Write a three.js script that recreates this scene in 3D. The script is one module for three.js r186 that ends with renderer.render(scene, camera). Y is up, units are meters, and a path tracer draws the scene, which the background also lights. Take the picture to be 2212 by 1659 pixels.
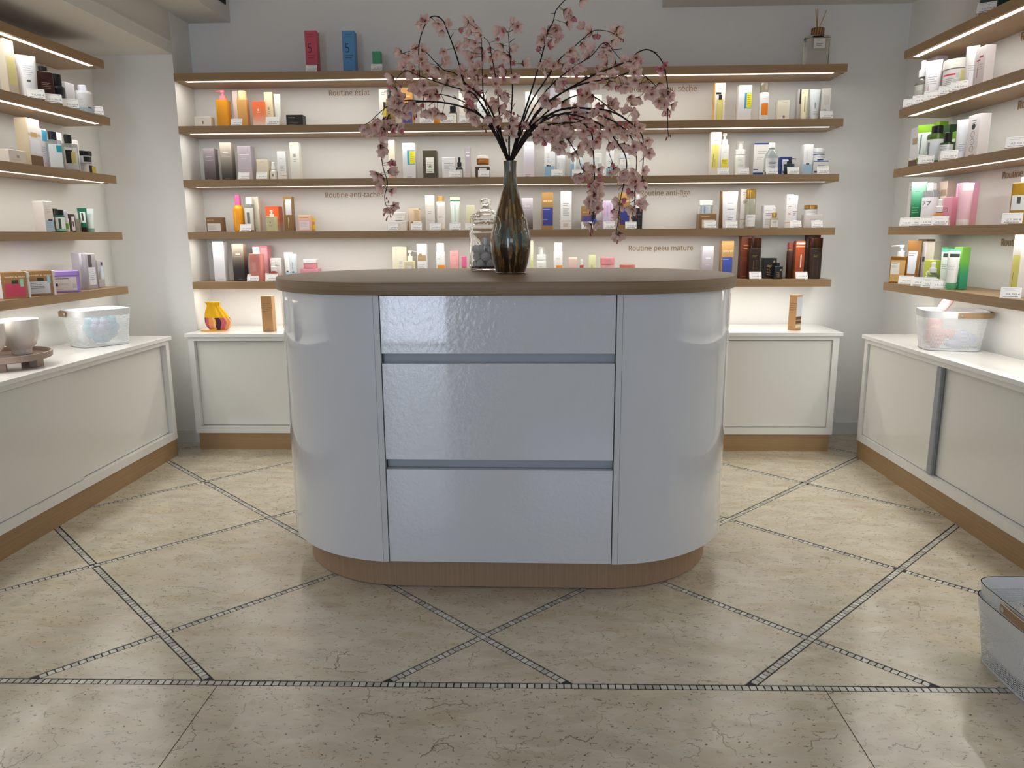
import * as THREE from 'three';
import { mergeGeometries, toCreasedNormals } from 'three/addons/utils/BufferGeometryUtils.js';
import { RoundedBoxGeometry } from 'three/addons/geometries/RoundedBoxGeometry.js';
import { FontLoader } from 'three/addons/loaders/FontLoader.js';
import { RectAreaLightUniformsLib } from 'three/addons/lights/RectAreaLightUniformsLib.js';

// ───────────────────────────── camera, light, exposure
RectAreaLightUniformsLib.init();
const scene = new THREE.Scene();
const camera = new THREE.PerspectiveCamera(54.611, 2212 / 1659, 0.05, 60);
camera.position.set(0, 1.1, 0);
camera.rotation.set(-0.1979, 0.0355, -0.0066, 'YXZ');
scene.add(camera);
const renderer = new THREE.WebGLRenderer();
renderer.toneMapping = THREE.LinearToneMapping;
renderer.toneMappingExposure = 1.05;
renderer.shadowMap.enabled = true;
scene.background = new THREE.Color().setRGB(0.55, 0.7, 0.95);   // plain daylight sky outside the shop windows
const DAY = new THREE.Color().setRGB(0.74, 0.825, 1.0), DAY_I = [5.7, 2.4];
const LED = new THREE.Color().setRGB(1.0, 0.974, 0.9), LED_I = 13.5;
// daylight entering through the glazing of the shop front behind the camera (openings are built below)
const OPENINGS = [[-1.72, -1.04, 0.02, 2.1], [-0.2, 1.3, 1.0, 1.95]];
for (const [k, [x0, x1, y0, y1]] of OPENINGS.entries()) {
  const l = new THREE.RectAreaLight(DAY, DAY_I[k], x1 - x0, y1 - y0);
  l.position.set((x0 + x1) / 2, (y0 + y1) / 2, 3.24);   // faces -z, into the shop
  l.name = 'window_daylight'; scene.add(l);
}

// ───────────────────────────── helpers
let seed = 12345;
const rnd = () => { seed = (seed * 1664525 + 1013904223) >>> 0; return seed / 4294967296; };
const rr = (a, b) => a + (b - a) * rnd();
const taken = {};
function numbered(n) { const k = taken[n] = (taken[n] ?? -1) + 1; return k ? `${n}_${String(k).padStart(3, '0')}` : n; }
function mesh(name, geo, mat, parent) {
  const m = new THREE.Mesh(geo, mat); m.name = parent === scene ? numbered(name) : name;
  m.castShadow = m.receiveShadow = true; parent.add(m); return m;
}
function tag(o, label, category, group) { o.userData.label = label; if (category) o.userData.category = category; if (group) o.userData.group = group; return o; }
function thing(name, label, category, pos = [0, 0, 0], turn = 0, group) {
  const g = new THREE.Group(); g.name = numbered(name); g.position.set(...pos); g.rotation.y = turn; scene.add(g);
  return tag(g, label, category, group);
}
function structure(name, geo, mat) { const m = new THREE.Mesh(geo, mat); m.name = name; m.castShadow = m.receiveShadow = true; m.userData.kind = 'structure'; scene.add(m); return m; }
const std = (c, rough = 0.5, o = {}) => new THREE.MeshStandardMaterial({ color: c, roughness: rough, ...o });
const phys = (c, rough = 0.5, o = {}) => new THREE.MeshPhysicalMaterial({ color: c, roughness: rough, ...o });
const cache = {};
const memo = (k, f) => cache[k] ?? (cache[k] = f());
function bx(x0, x1, y0, y1, z0, z1) { return new THREE.BoxGeometry(x1 - x0, y1 - y0, z1 - z0).translate((x0 + x1) / 2, (y0 + y1) / 2, (z0 + z1) / 2); }
// uv in metres from the position: u runs along the grain axis
function grainUV(geo, axis = 'x', off = 0) {
  const g = geo.index ? geo.toNonIndexed() : geo, p = g.attributes.position, n = g.attributes.normal, uv = new Float32Array(p.count * 2);
  for (let i = 0; i < p.count; i++) {
    const P = [p.getX(i), p.getY(i), p.getZ(i)], N = [Math.abs(n.getX(i)), Math.abs(n.getY(i)), Math.abs(n.getZ(i))];
    const k = N.indexOf(Math.max(...N)), a = 'xyz'.indexOf(axis);
    const rest = [0, 1, 2].filter((j) => j !== k), u = rest.includes(a) ? a : rest[0], v = rest.find((j) => j !== u);
    uv[2 * i] = P[u] + off; uv[2 * i + 1] = P[v] + off * 0.37 + k * 0.11;
  }
  g.setAttribute('uv', new THREE.BufferAttribute(uv, 2)); return g;
}
const merge = (list) => mergeGeometries(list.map((g) => { const q = g.index ? g.toNonIndexed() : g; for (const k of Object.keys(q.attributes)) if (!['position', 'normal', 'uv'].includes(k)) q.deleteAttribute(k); return q; }));
function canvas(w, h) { const c = document.createElement('canvas'); c.width = w; c.height = h; return [c, c.getContext('2d')]; }
function tex(c, rx = 1, ry = 1, srgb = true) {
  const t = new THREE.CanvasTexture(c); t.wrapS = t.wrapT = THREE.RepeatWrapping; t.repeat.set(rx, ry);
  if (srgb) t.colorSpace = THREE.SRGBColorSpace; t.magFilter = THREE.LinearFilter; return t;
}

// ───────────────────────────── surface textures (colour and grain only)
function woodTexture(dark, mid, light, seed0) {
  seed = seed0;
  const W = 1024, H = 512, [c, g] = canvas(W, H);
  g.fillStyle = mid; g.fillRect(0, 0, W, H);
  for (let i = 0; i < 2600; i++) {
    const y = rnd() * H, len = rr(80, 700), x = rr(-200, W), t = rnd();
    g.globalAlpha = rr(0.05, 0.22); g.strokeStyle = t < 0.55 ? dark : light; g.lineWidth = rr(0.5, 2.2);
    g.beginPath(); g.moveTo(x, y); const a = rr(-4, 4); g.bezierCurveTo(x + len * 0.3, y + a, x + len * 0.6, y - a, x + len, y + rr(-2, 2)); g.stroke();
  }
  g.globalAlpha = 1; return c;
}
const oakCanvas = woodTexture('#70583a', '#a68760', '#bc9e78', 11);
const greyOakCanvas = woodTexture('#5a4934', '#92785a', '#a68c6c', 23);
const oak = std(0xffffff, 0.42, { map: tex(oakCanvas, 1, 4) });
const counterOak = std(0xffffff, 0.42, { map: tex(greyOakCanvas, 1, 4) });
function stoneTexture(sd, pits) {
  seed = sd;
  const S = 2048, [c, g] = canvas(S, S);
  g.fillStyle = '#cdc4b1'; g.fillRect(0, 0, S, S);
  const cols = ['#dcd4c3', '#b3a58b', '#cdbb9a', '#c2bbad', '#a99e8a', '#e0d8c8', '#b8a583', '#a4957c', '#b9b3a0'];
  for (let i = 0; i < 3400; i++) { g.globalAlpha = rr(0.05, 0.22); g.fillStyle = cols[(rnd() * cols.length) | 0]; g.beginPath(); g.ellipse(rnd() * S, rnd() * S, rr(8, 120), rr(4, 40), rr(-0.4, 0.4), 0, 7); g.fill(); }
  for (let i = 0; i < 6500; i++) {                               // short fossil hairlines
    g.globalAlpha = rr(0.35, 0.85); g.strokeStyle = ['#81705a', '#6c5e4c', '#5c5042', '#94866c'][(rnd() * 4) | 0]; g.lineWidth = rr(0.8, 2.1);
    let x = rnd() * S, y = rnd() * S, a0 = rr(-0.6, 0.6) + (rnd() < 0.5 ? Math.PI : 0); g.beginPath(); g.moveTo(x, y);
    for (let k = 0; k < 2 + rnd() * rnd() * 12; k++) { const a = a0 + rr(-1.5, 1.5); x += Math.cos(a) * rr(1.5, 6); y += Math.sin(a) * rr(1.5, 5); g.lineTo(x, y); } g.stroke();
  }
  for (let i = 0; i < (pits ? 190 : 100); i++) {                    // long wandering veins
    g.globalAlpha = rr(0.3, 0.8); g.strokeStyle = ['#6a5a46', '#544637', '#7d6a50'][(rnd() * 3) | 0]; g.lineWidth = rr(0.9, pits ? 2.8 : 2.0);
    let x = rnd() * S, y = rnd() * S, a = rnd() * 7; g.beginPath(); g.moveTo(x, y);
    for (let k = 0; k < 20 + rnd() * 80; k++) { a += rr(-0.55, 0.55); const b = a + rr(-1.1, 1.1); x += Math.cos(b) * 5; y += Math.sin(b) * 5; g.lineTo(x, y); } g.stroke();
  }
  for (let i = 0; i < (pits ? 2600 : 260); i++) {                 // pits filled with dark cement
    g.globalAlpha = rr(0.35, 0.85); g.fillStyle = ['#4a4038', '#5c5042', '#3c342e', '#8a7a60'][(rnd() * 4) | 0];
    g.beginPath(); g.ellipse(rnd() * S, rnd() * S, rr(1, pits ? 4.5 : 5), rr(0.8, 2.6), rr(-0.8, 0.8), 0, 7); g.fill();
  }
  for (let i = 0; i < 9000; i++) { g.globalAlpha = rr(0.06, 0.25); g.fillStyle = rnd() < 0.5 ? '#8f8068' : '#e0d8c8'; g.fillRect(rnd() * S, rnd() * S, rr(1, 4), rr(1, 3)); }   // grain
  for (let i = 0; i < 24; i++) {                                  // fossil rings
    g.globalAlpha = 0.4; g.strokeStyle = '#74644c'; g.lineWidth = 2; const x = rnd() * S, y = rnd() * S, r = rr(6, 18);
    g.beginPath(); for (let k = 0; k < 14; k++) { const t = k / 2.3, q = r * (1 - k / 20); g.lineTo(x + Math.cos(t) * q * 1.4, y + Math.sin(t) * q * 0.7); } g.stroke();
  }
  g.globalAlpha = 1; return c;
}
const stoneA = std(0xffffff, 0.2, { map: tex(stoneTexture(5, false), 0.55, 0.55) });
const stoneB = std(0xffffff, 0.17, { map: tex(stoneTexture(77, true), 0.55, 0.55) });
const grout = std(0x2b292b, 0.7);
const tessMats = [0xcac6bc, 0xbcb8b0, 0xd3d0c8, 0xb0aca4].map((c) => std(c, 0.3));
const noiseCanvas = (() => {                                      // fine orange-peel relief of the lacquer
  seed = 31; const S = 512, [c, g] = canvas(S, S); g.fillStyle = '#808080'; g.fillRect(0, 0, S, S);
  for (let i = 0; i < 5200; i++) { g.globalAlpha = 0.16; g.fillStyle = rnd() < 0.5 ? '#fff' : '#000'; const x = rnd() * S, y = rnd() * S, r = rr(5, 13); for (const dx of [-S, 0, S]) for (const dy of [-S, 0, S]) if (x + dx > -20 && x + dx < S + 20 && y + dy > -20 && y + dy < S + 20) { g.beginPath(); g.ellipse(x + dx, y + dy, r, r * rr(0.6, 1), rnd() * 3, 0, 7); g.fill(); } }
  return c;
})();
const lacquer = phys(0xdcdfe4, 0.07, { bumpMap: tex(noiseCanvas, 3, 3, false), bumpScale: 0.0006, clearcoat: 1, clearcoatRoughness: 0.04 });
const lacquerCurve = phys(0xdcdfe4, 0.03, { clearcoat: 1, clearcoatRoughness: 0.03 });
const stileWhite = std(0xd8dbdc, 0.35);
const paint = std(0xf1f1ee, 0.85), ceilPaint = std(0xdcdad5, 0.9), trimPaint = std(0xe2e2de, 0.6);
const cabWhite = std(0xe9e8e4, 0.22), doorWhite = std(0xe4e4de, 0.13), topWhite = std(0xf0f0ee, 0.08);
const black = std(0x0b0b0c, 0.6), alu = std(0x9da0a8, 0.4, { metalness: 0.2 });
const chan = std(0xb4b4b2, 0.45), ledGlow = new THREE.MeshStandardMaterial({ color: 0xffffff, emissive: LED, emissiveIntensity: 3, roughness: 0.6 });
const glassPane = phys(0xffffff, 0.02, { transmission: 1, thickness: 0, ior: 1.5 });

// ───────────────────────────── room shell
const ZB = -4.08, ZF = -3.867, XN = -1.808, CEIL = 2.65, FRONT = 3.3;
structure('wall_back', bx(XN - 0.1, 2.05, -0.1, CEIL + 0.1, ZB - 0.1, ZB), paint);
structure('wall_niche', merge([bx(-2.4, XN, -0.1, CEIL + 0.1, ZB - 0.1, ZF)]), paint);      // pier that closes the shelf bay
{ // side walls, slightly out of square as in the photograph
  const L = structure('wall_left', bx(-0.12, 0, -0.1, CEIL + 0.1, -0.5, 7.3), paint); L.position.set(-2.222, 0, -3.867); L.rotation.y = -0.012;
  const R = structure('wall_right', bx(0, 0.12, -0.1, CEIL + 0.1, -0.2, 7.5), paint); R.position.set(1.866, 0, -4.08); R.rotation.y = 0.0165;
}
structure('ceiling', bx(-2.6, 2.2, CEIL, CEIL + 0.1, -4.2, FRONT + 0.2), ceilPaint);
{ // lowered ceilings along the sides
  const s = new THREE.Group(); s.name = 'ceiling_soffit'; s.userData.kind = 'structure'; scene.add(s);
  mesh('low_soffit', merge([bx(-2.45, XN, 1.985, 2.4, ZF, -0.6)]), ceilPaint, s);
  mesh('soffit_band', bx(XN, XN + 0.004, 1.985, 2.036, ZF, -0.6), trimPaint, s);
  mesh('soffit_lip', bx(XN, XN + 0.01, 2.036, 2.044, ZF + 0.002, -0.6), trimPaint, s);
  mesh('mid_soffit', bx(XN, -1.588, 2.183, CEIL, ZB, -0.6), ceilPaint, s);
  mesh('wide_soffit', bx(0.626, 2.05, 2.22, CEIL, ZB, -0.6), ceilPaint, s);
  const v = mesh('vent', bx(-1.589, -1.583, 2.256, 2.36, -4.03, -3.7), black, s);
  for (let i = 0; i < 6; i++) mesh('vent_slat', bx(-1.586, -1.579, 2.268 + i * 0.015, 2.271 + i * 0.015, -4.02, -3.71), std(0x2a2a2a), s);
}
{ // shop front behind the camera: solid wall round two glazed openings
  const F0 = FRONT, F1 = FRONT + 0.12, T = CEIL + 0.1;
  const w = [bx(-2.6, -1.72, -0.1, T, F0, F1), bx(-1.72, -1.04, 2.1, T, F0, F1), bx(-1.72, -1.04, -0.1, 0.02, F0, F1), bx(-1.04, -0.2, -0.1, T, F0, F1), bx(-0.2, 1.3, -0.1, 1.0, F0, F1), bx(-0.2, 1.3, 1.95, T, F0, F1), bx(1.3, 2.3, -0.1, T, F0, F1)];
  structure('wall_front', merge(w), paint);
  OPENINGS.forEach(([x0, x1, y0, y1], i) => {
    const g = new THREE.Group(); g.name = i ? `window_${i}` : 'door_1'; g.userData.kind = 'structure'; scene.add(g);
    const f = 0.05;
    mesh('frame', merge([bx(x0, x0 + f, y0, y1, 3.27, 3.36), bx(x1 - f, x1, y0, y1, 3.27, 3.36), bx(x0 + f, x1 - f, y1 - f, y1, 3.27, 3.36), bx(x0 + f, x1 - f, y0, y0 + f, 3.27, 3.36)]), std(0x2e3032, 0.4), g);
    mesh('pane', bx(x0 + f, x1 - f, y0 + f, y1 - f, 3.31, 3.316), glassPane, g);
  });
}
structure('baseboard_left', bx(-2.2, XN - 0.002, 0, 0.068, ZF, ZF + 0.012), trimPaint);
structure('baseboard_back', bx(1.5, 1.86, 0, 0.068, ZB, ZB + 0.012), trimPaint);

// ───────────────────────────── floor: lozenge slabs, mosaic bands, front slabs
{
  const floor = new THREE.Group(); floor.name = 'floor'; floor.userData.kind = 'structure'; scene.add(floor);
  mesh('grout_bed', bx(-2.7, 2.3, -0.1, -0.0025, -4.3, FRONT + 0.2), grout, floor);
  const AX = -1.0602, AD = 1.8876, DX = 0.9065, DZ = 0.8793, BD = 1.6592, FA = 0.0081, HB = 0.0125;
  const ca = Math.cos(FA), sa = Math.sin(FA);
  const toW = (u, v) => [AX + ca * u * DX - sa * v * DZ, -AD - sa * u * DX - ca * v * DZ];
  const frontV = (AD - BD) / DZ;                                   // lattice v of the border band is -frontV (u-independent)
  const clip = (poly, a, b, c) => {                                // keep a*x + b*z <= c
    const out = []; for (let i = 0; i < poly.length; i++) { const P = poly[i], Q = poly[(i + 1) % poly.length], p = a * P[0] + b * P[1] - c, q = a * Q[0] + b * Q[1] - c; if (p <= 0) out.push(P); if (p * q < 0) { const t = p / (p - q); out.push([P[0] + t * (Q[0] - P[0]), P[1] + t * (Q[1] - P[1])]); } } return out;
  };
  const slab = (poly, y0, y1, off, name, mat) => {
    if (poly.length < 3) return;
    const A = poly.reduce((s, P, i) => { const Q = poly[(i + 1) % poly.length]; return s + P[0] * Q[1] - Q[0] * P[1]; }, 0) / 2; if (Math.abs(A) < 2e-3) return;
    const P = A > 0 ? poly.slice().reverse() : poly, pos = [], nor = [], uv = [];
    const put = (x, y, z, n) => { pos.push(x, y, z); nor.push(...n); uv.push(x + off[0], z + off[1]); };
    for (let i = 1; i < P.length - 1; i++) for (const k of [0, i, i + 1]) put(P[k][0], y1, P[k][1], [0, 1, 0]);
    for (let i = 0; i < P.length; i++) { const a = P[i], b = P[(i + 1) % P.length], dx = b[0] - a[0], dz = b[1] - a[1], l = Math.hypot(dx, dz), n = [-dz / l, 0, dx / l]; for (const [q, y] of [[a, y0], [b, y0], [b, y1], [a, y0], [b, y1], [a, y1]]) put(q[0], y, q[1], n); }
    const g = new THREE.BufferGeometry(); g.setAttribute('position', new THREE.Float32BufferAttribute(pos, 3)); g.setAttribute('normal', new THREE.Float32BufferAttribute(nor, 3)); g.setAttribute('uv', new THREE.Float32BufferAttribute(uv, 2));
    mesh(name, g, mat, floor);
  };
  // unit normals of the two band families and of the border, in world x,z
  const dir = (u, v) => { const a = toW(0, 0), b = toW(u, v), l = Math.hypot(b[0] - a[0], b[1] - a[1]); return [(b[0] - a[0]) / l, (b[1] - a[1]) / l]; };
  const d1 = dir(1, 1), d2 = dir(-1, 1), d0 = dir(1, 0);
  seed = 404;
  for (let m = -4; m <= 5; m++) for (let n = -4; n <= 8; n++) {     // lozenge: u-v in [m,m+1], u+v in [n,n+1]
    const corner = (p, q) => toW((p + q) / 2, (q - p) / 2);
    let poly = [corner(m, n), corner(m + 1, n), corner(m + 1, n + 1), corner(m, n + 1)];
    const cx = poly.reduce((s, P) => s + P[0], 0) / 4, cz = poly.reduce((s, P) => s + P[1], 0) / 4;
    for (const [d, pts] of [[d1, [corner(m, n), corner(m + 1, n)]], [d2, [corner(m, n), corner(m, n + 1)]]]) for (const P of pts) {
      let nx = -d[1], nz = d[0]; const s = nx * (cx - P[0]) + nz * (cz - P[1]) > 0 ? -1 : 1; nx *= s; nz *= s;
      poly = clip(poly, nx, nz, nx * P[0] + nz * P[1] - HB);
    }
    let P = toW(0, -frontV), nx = -d0[1], nz = d0[0]; if (nz < 0) { nx = -nx; nz = -nz; }
    poly = clip(poly, nx, nz, nx * P[0] + nz * P[1] - HB);
    poly = clip(poly, -1, 0, 2.45); poly = clip(poly, 1, 0, 2.05); poly = clip(poly, 0, -1, 4.2);
    slab(poly, -0.02, 0, [rr(0, 3), rr(0, 3)], 'stone_tile', stoneA);
  }
  const P0 = toW(0, -frontV), slope = d0[1] / d0[0], zAt = (x) => P0[1] + (x - P0[0]) * slope;
  const xs = [-2.45, -2.308, -0.801, 0.7055, 2.1], G = 0.0012;
  for (let r = 0; r < 5; r++) for (let i = 0; i < 4; i++) {
    const za = (x) => zAt(x) + HB + r * 0.98 + (r ? G : 0), zb = (x) => zAt(x) + HB + (r + 1) * 0.98 - G, x0 = xs[i] + G, x1 = xs[i + 1] - G;
    slab([[x0, za(x0)], [x1, za(x1)], [x1, zb(x1)], [x0, zb(x0)]], -0.02, 0, [rr(0, 3), rr(0, 3)], 'stone_tile', stoneB);
  }
  // mosaic: small square stones along every band
  const list = [], pitch = 0.0183, inB = (x, z) => x > -2.2 && x < 1.85 && z > -4.06;
  const lines = [];
  { const n = Math.floor(4.2 / pitch); for (let i = 0; i < n; i++) { const x = -2.25 + i * pitch; list.push([x, zAt(x), Math.atan2(-d0[1], d0[0]), 1]); } }
  for (let k = -5; k <= 9; k++) for (const fam of [0, 1]) {
    const a = fam ? toW(k, 0) : toW(k, 0), d = fam ? d2 : d1;
    for (let i = -260; i < 260; i++) { const x = a[0] + d[0] * i * pitch, z = a[1] + d[1] * i * pitch; if (!inB(x, z) || z > zAt(x) - HB * 1.3) continue; if (fam && (() => { for (let j = -5; j <= 9; j++) { const q = toW(j, 0), e = Math.abs(-d1[1] * (x - q[0]) + d1[0] * (z - q[1])); if (e < pitch * 0.8) return true; } return false; })()) continue; list.push([x, z, Math.atan2(-d[1], d[0]), 0]); }
  }
  const box = (s) => new THREE.BoxGeometry(s, 0.01, 0.0158);
  const shared = [box(0.0148), box(0.0154), box(0.0142)];
  const vis = list.map((t) => { const v = new THREE.Vector3(t[0], 0, t[1]); camera.updateMatrixWorld(); const q = v.clone().project(camera); return [...t, Math.abs(q.x) < 1.02 && Math.abs(q.y) < 1.02 && !(Math.hypot(Math.max(Math.abs(t[0] + 0.113) - 0.32, 0), t[1] + 2.578) < 0.4), v.distanceTo(camera.position)]; });
  vis.sort((a, b) => (b[4] - a[4]) || (a[5] - b[5]));
  const rest = [[], [], [], []];
  vis.forEach((t, i) => {
    const k = (rnd() * 4) | 0, g = shared[(rnd() * 3) | 0], y = -0.0058 + rr(-0.0004, 0.0003), a = t[2] + rr(-0.03, 0.03);
    if (i < 300) { const m = mesh('tessera', g, tessMats[k], floor); m.position.set(t[0], y, t[1]); m.rotation.y = a; }
    else rest[k].push(g.clone().rotateY(a).translate(t[0], y, t[1]));
  });
  rest.forEach((r, k) => { const m = mesh('tesserae_field', merge(r), tessMats[k], floor); m.userData.kind = 'stuff'; });
}

// ───────────────────────────── shelves with a lit groove
const SH = [1.896, 1.646, 1.385, 1.125, 0.868], TH = 0.036;
function shelf(label, group, len, depth, pos, turn, mid) {
  const t = thing('wall_shelf', label, 'shelf', pos, turn, group);
  const g0 = 0.014, g1 = 0.042, gd = 0.002, lw = 0.026, o = pos[1] * 3.1 + pos[0], zc = -(g0 + g1) / 2;   // shallow groove for the light profile
  mesh('board', grainUV(merge([bx(0, len, -TH + gd, 0, -depth, 0), bx(0, len, -TH, -TH + gd, -g0, 0), bx(0, len, -TH, -TH + gd, -depth, -g1)]), 'x', o), oak, t);
  mesh('light_profile', merge([bx(0.02, len - 0.02, -TH + 0.0002, -TH + gd, -g1, -g1 + 0.001), bx(0.02, len - 0.02, -TH + 0.0002, -TH + gd, -g0 - 0.001, -g0)]), chan, t);
  mesh('led_strip', bx(0.045, len - 0.055, -TH + 0.0013, -TH + gd, zc - lw / 2, zc + lw / 2), ledGlow, t);
  const l = new THREE.RectAreaLight(LED, LED_I, len - 0.1, lw); l.position.set(len / 2, -TH + 0.0008, zc); l.rotation.x = -Math.PI / 2; l.name = 'led_light'; t.add(l);
  return t;
}
const ORD = ['topmost', 'second', 'third', 'fourth', 'lowest'];
SH.forEach((y, i) => {
  shelf(`${ORD[i]} long oak shelf of the back wall with a light groove`, 'oak shelves on the back wall', 3.295, 0.219, [-1.807, y, -3.86], 0);
  const la = -0.0253, LL = 2.0; shelf(`${ORD[i]} oak shelf of the left wall with a light groove`, 'oak shelves on the left wall', LL, 0.222, [-1.9903 + Math.sin(la) * LL, y, -3.5683 + Math.cos(la) * LL], Math.PI / 2 + la);
  const ra = 0.0196; shelf(`${ORD[i]} oak shelf of the right wall with a light groove`, 'oak shelves on the right wall', LL, 0.222, [1.641, y, -3.617], -Math.PI / 2 + ra);
});

// ───────────────────────────── base cabinets with sliding doors, and their worktops
function baseCabinet(label, wl, len, depth, pos, turn, doors, endInset, strip) {
  const t = thing('base_cabinet', label, 'cabinet', pos, turn, 'white base cabinets');
  const s = 0.03;
  mesh('side_panel', bx(0, s, 0.0907, 0.598, -depth, 0), cabWhite, t); mesh('side_panel', bx(len - s, len, 0.0907, 0.598, -depth, 0), cabWhite, t);
  mesh('top_rail', bx(s, len - s, 0.577, 0.598, -depth, 0), cabWhite, t);
  mesh('bottom_board', bx(s, len - s, 0.0907, 0.126, -depth, 0), cabWhite, t);
  mesh('back_panel', bx(s, len - s, 0.126, 0.577, -depth, -depth + 0.01), cabWhite, t);
  mesh('plinth', grainUV(bx(endInset[0], len - endInset[1], 0, 0.0907, -depth + 0.01, -0.006), 'x', len), oak, t);
  doors.forEach(([a, b, back]) => { const d = mesh('sliding_door', bx(a, b, 0.1285, 0.573, back ? -0.036 : -0.02, back ? -0.028 : -0.012), doorWhite, t); });
  mesh('door_gap_shade', merge([bx(s, len - s, 0.5728, 0.577, -0.034, -0.0165), bx(s, len - s, 0.126, 0.1288, -0.034, -0.03)]), std(0x33353a, 0.5), t);  // dark bars: shade of the gaps above and below the doors, put in as colour
  if (strip) mesh('door_edge', bx(strip - 0.03, strip, 0.1295, 0.5715, -0.021, -0.005), alu, t);
  const w = mesh('worktop', new RoundedBoxGeometry(len + 0.024, 0.018, depth + 0.012, 2, 0.0015).translate(len / 2, 0.607, -depth / 2 + 0.006), topWhite, scene);
  w.position.set(...pos); w.rotation.y = turn; tag(w, wl, 'worktop', 'white worktops');
}
baseCabinet('long white base cabinet against the back wall', 'glossy white worktop along the back wall', 3.29, 0.355, [-1.792, 0, -3.72], 0, [[0.031, 0.86, 1], [0.85, 1.66, 0], [1.65, 2.46, 1], [2.45, 3.259, 0]], [0.012, 0.012]);
{ const la = -0.012, LL = 2.0; baseCabinet('white base cabinet under the mugs along the left wall', 'glossy white worktop carrying the round tray', LL, 0.36, [-1.843 + Math.sin(la) * LL, 0, -3.62 + Math.cos(la) * LL], Math.PI / 2 + la, [[0.031, 1.24, 0], [1.22, 1.969, 1]], [0.0, 0.0]); }
{ const ra = 0.0147; baseCabinet('white base cabinet with grey door edge along the right wall', 'glossy white worktop carrying the plush filled basket', 2.0, 0.262, [1.584, 0, -3.63], -Math.PI / 2 + ra, [[0.031, 0.67, 0], [0.64, 1.31, 1], [1.3, 1.969, 0]], [0.0, 0.0], 0.67); }

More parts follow.
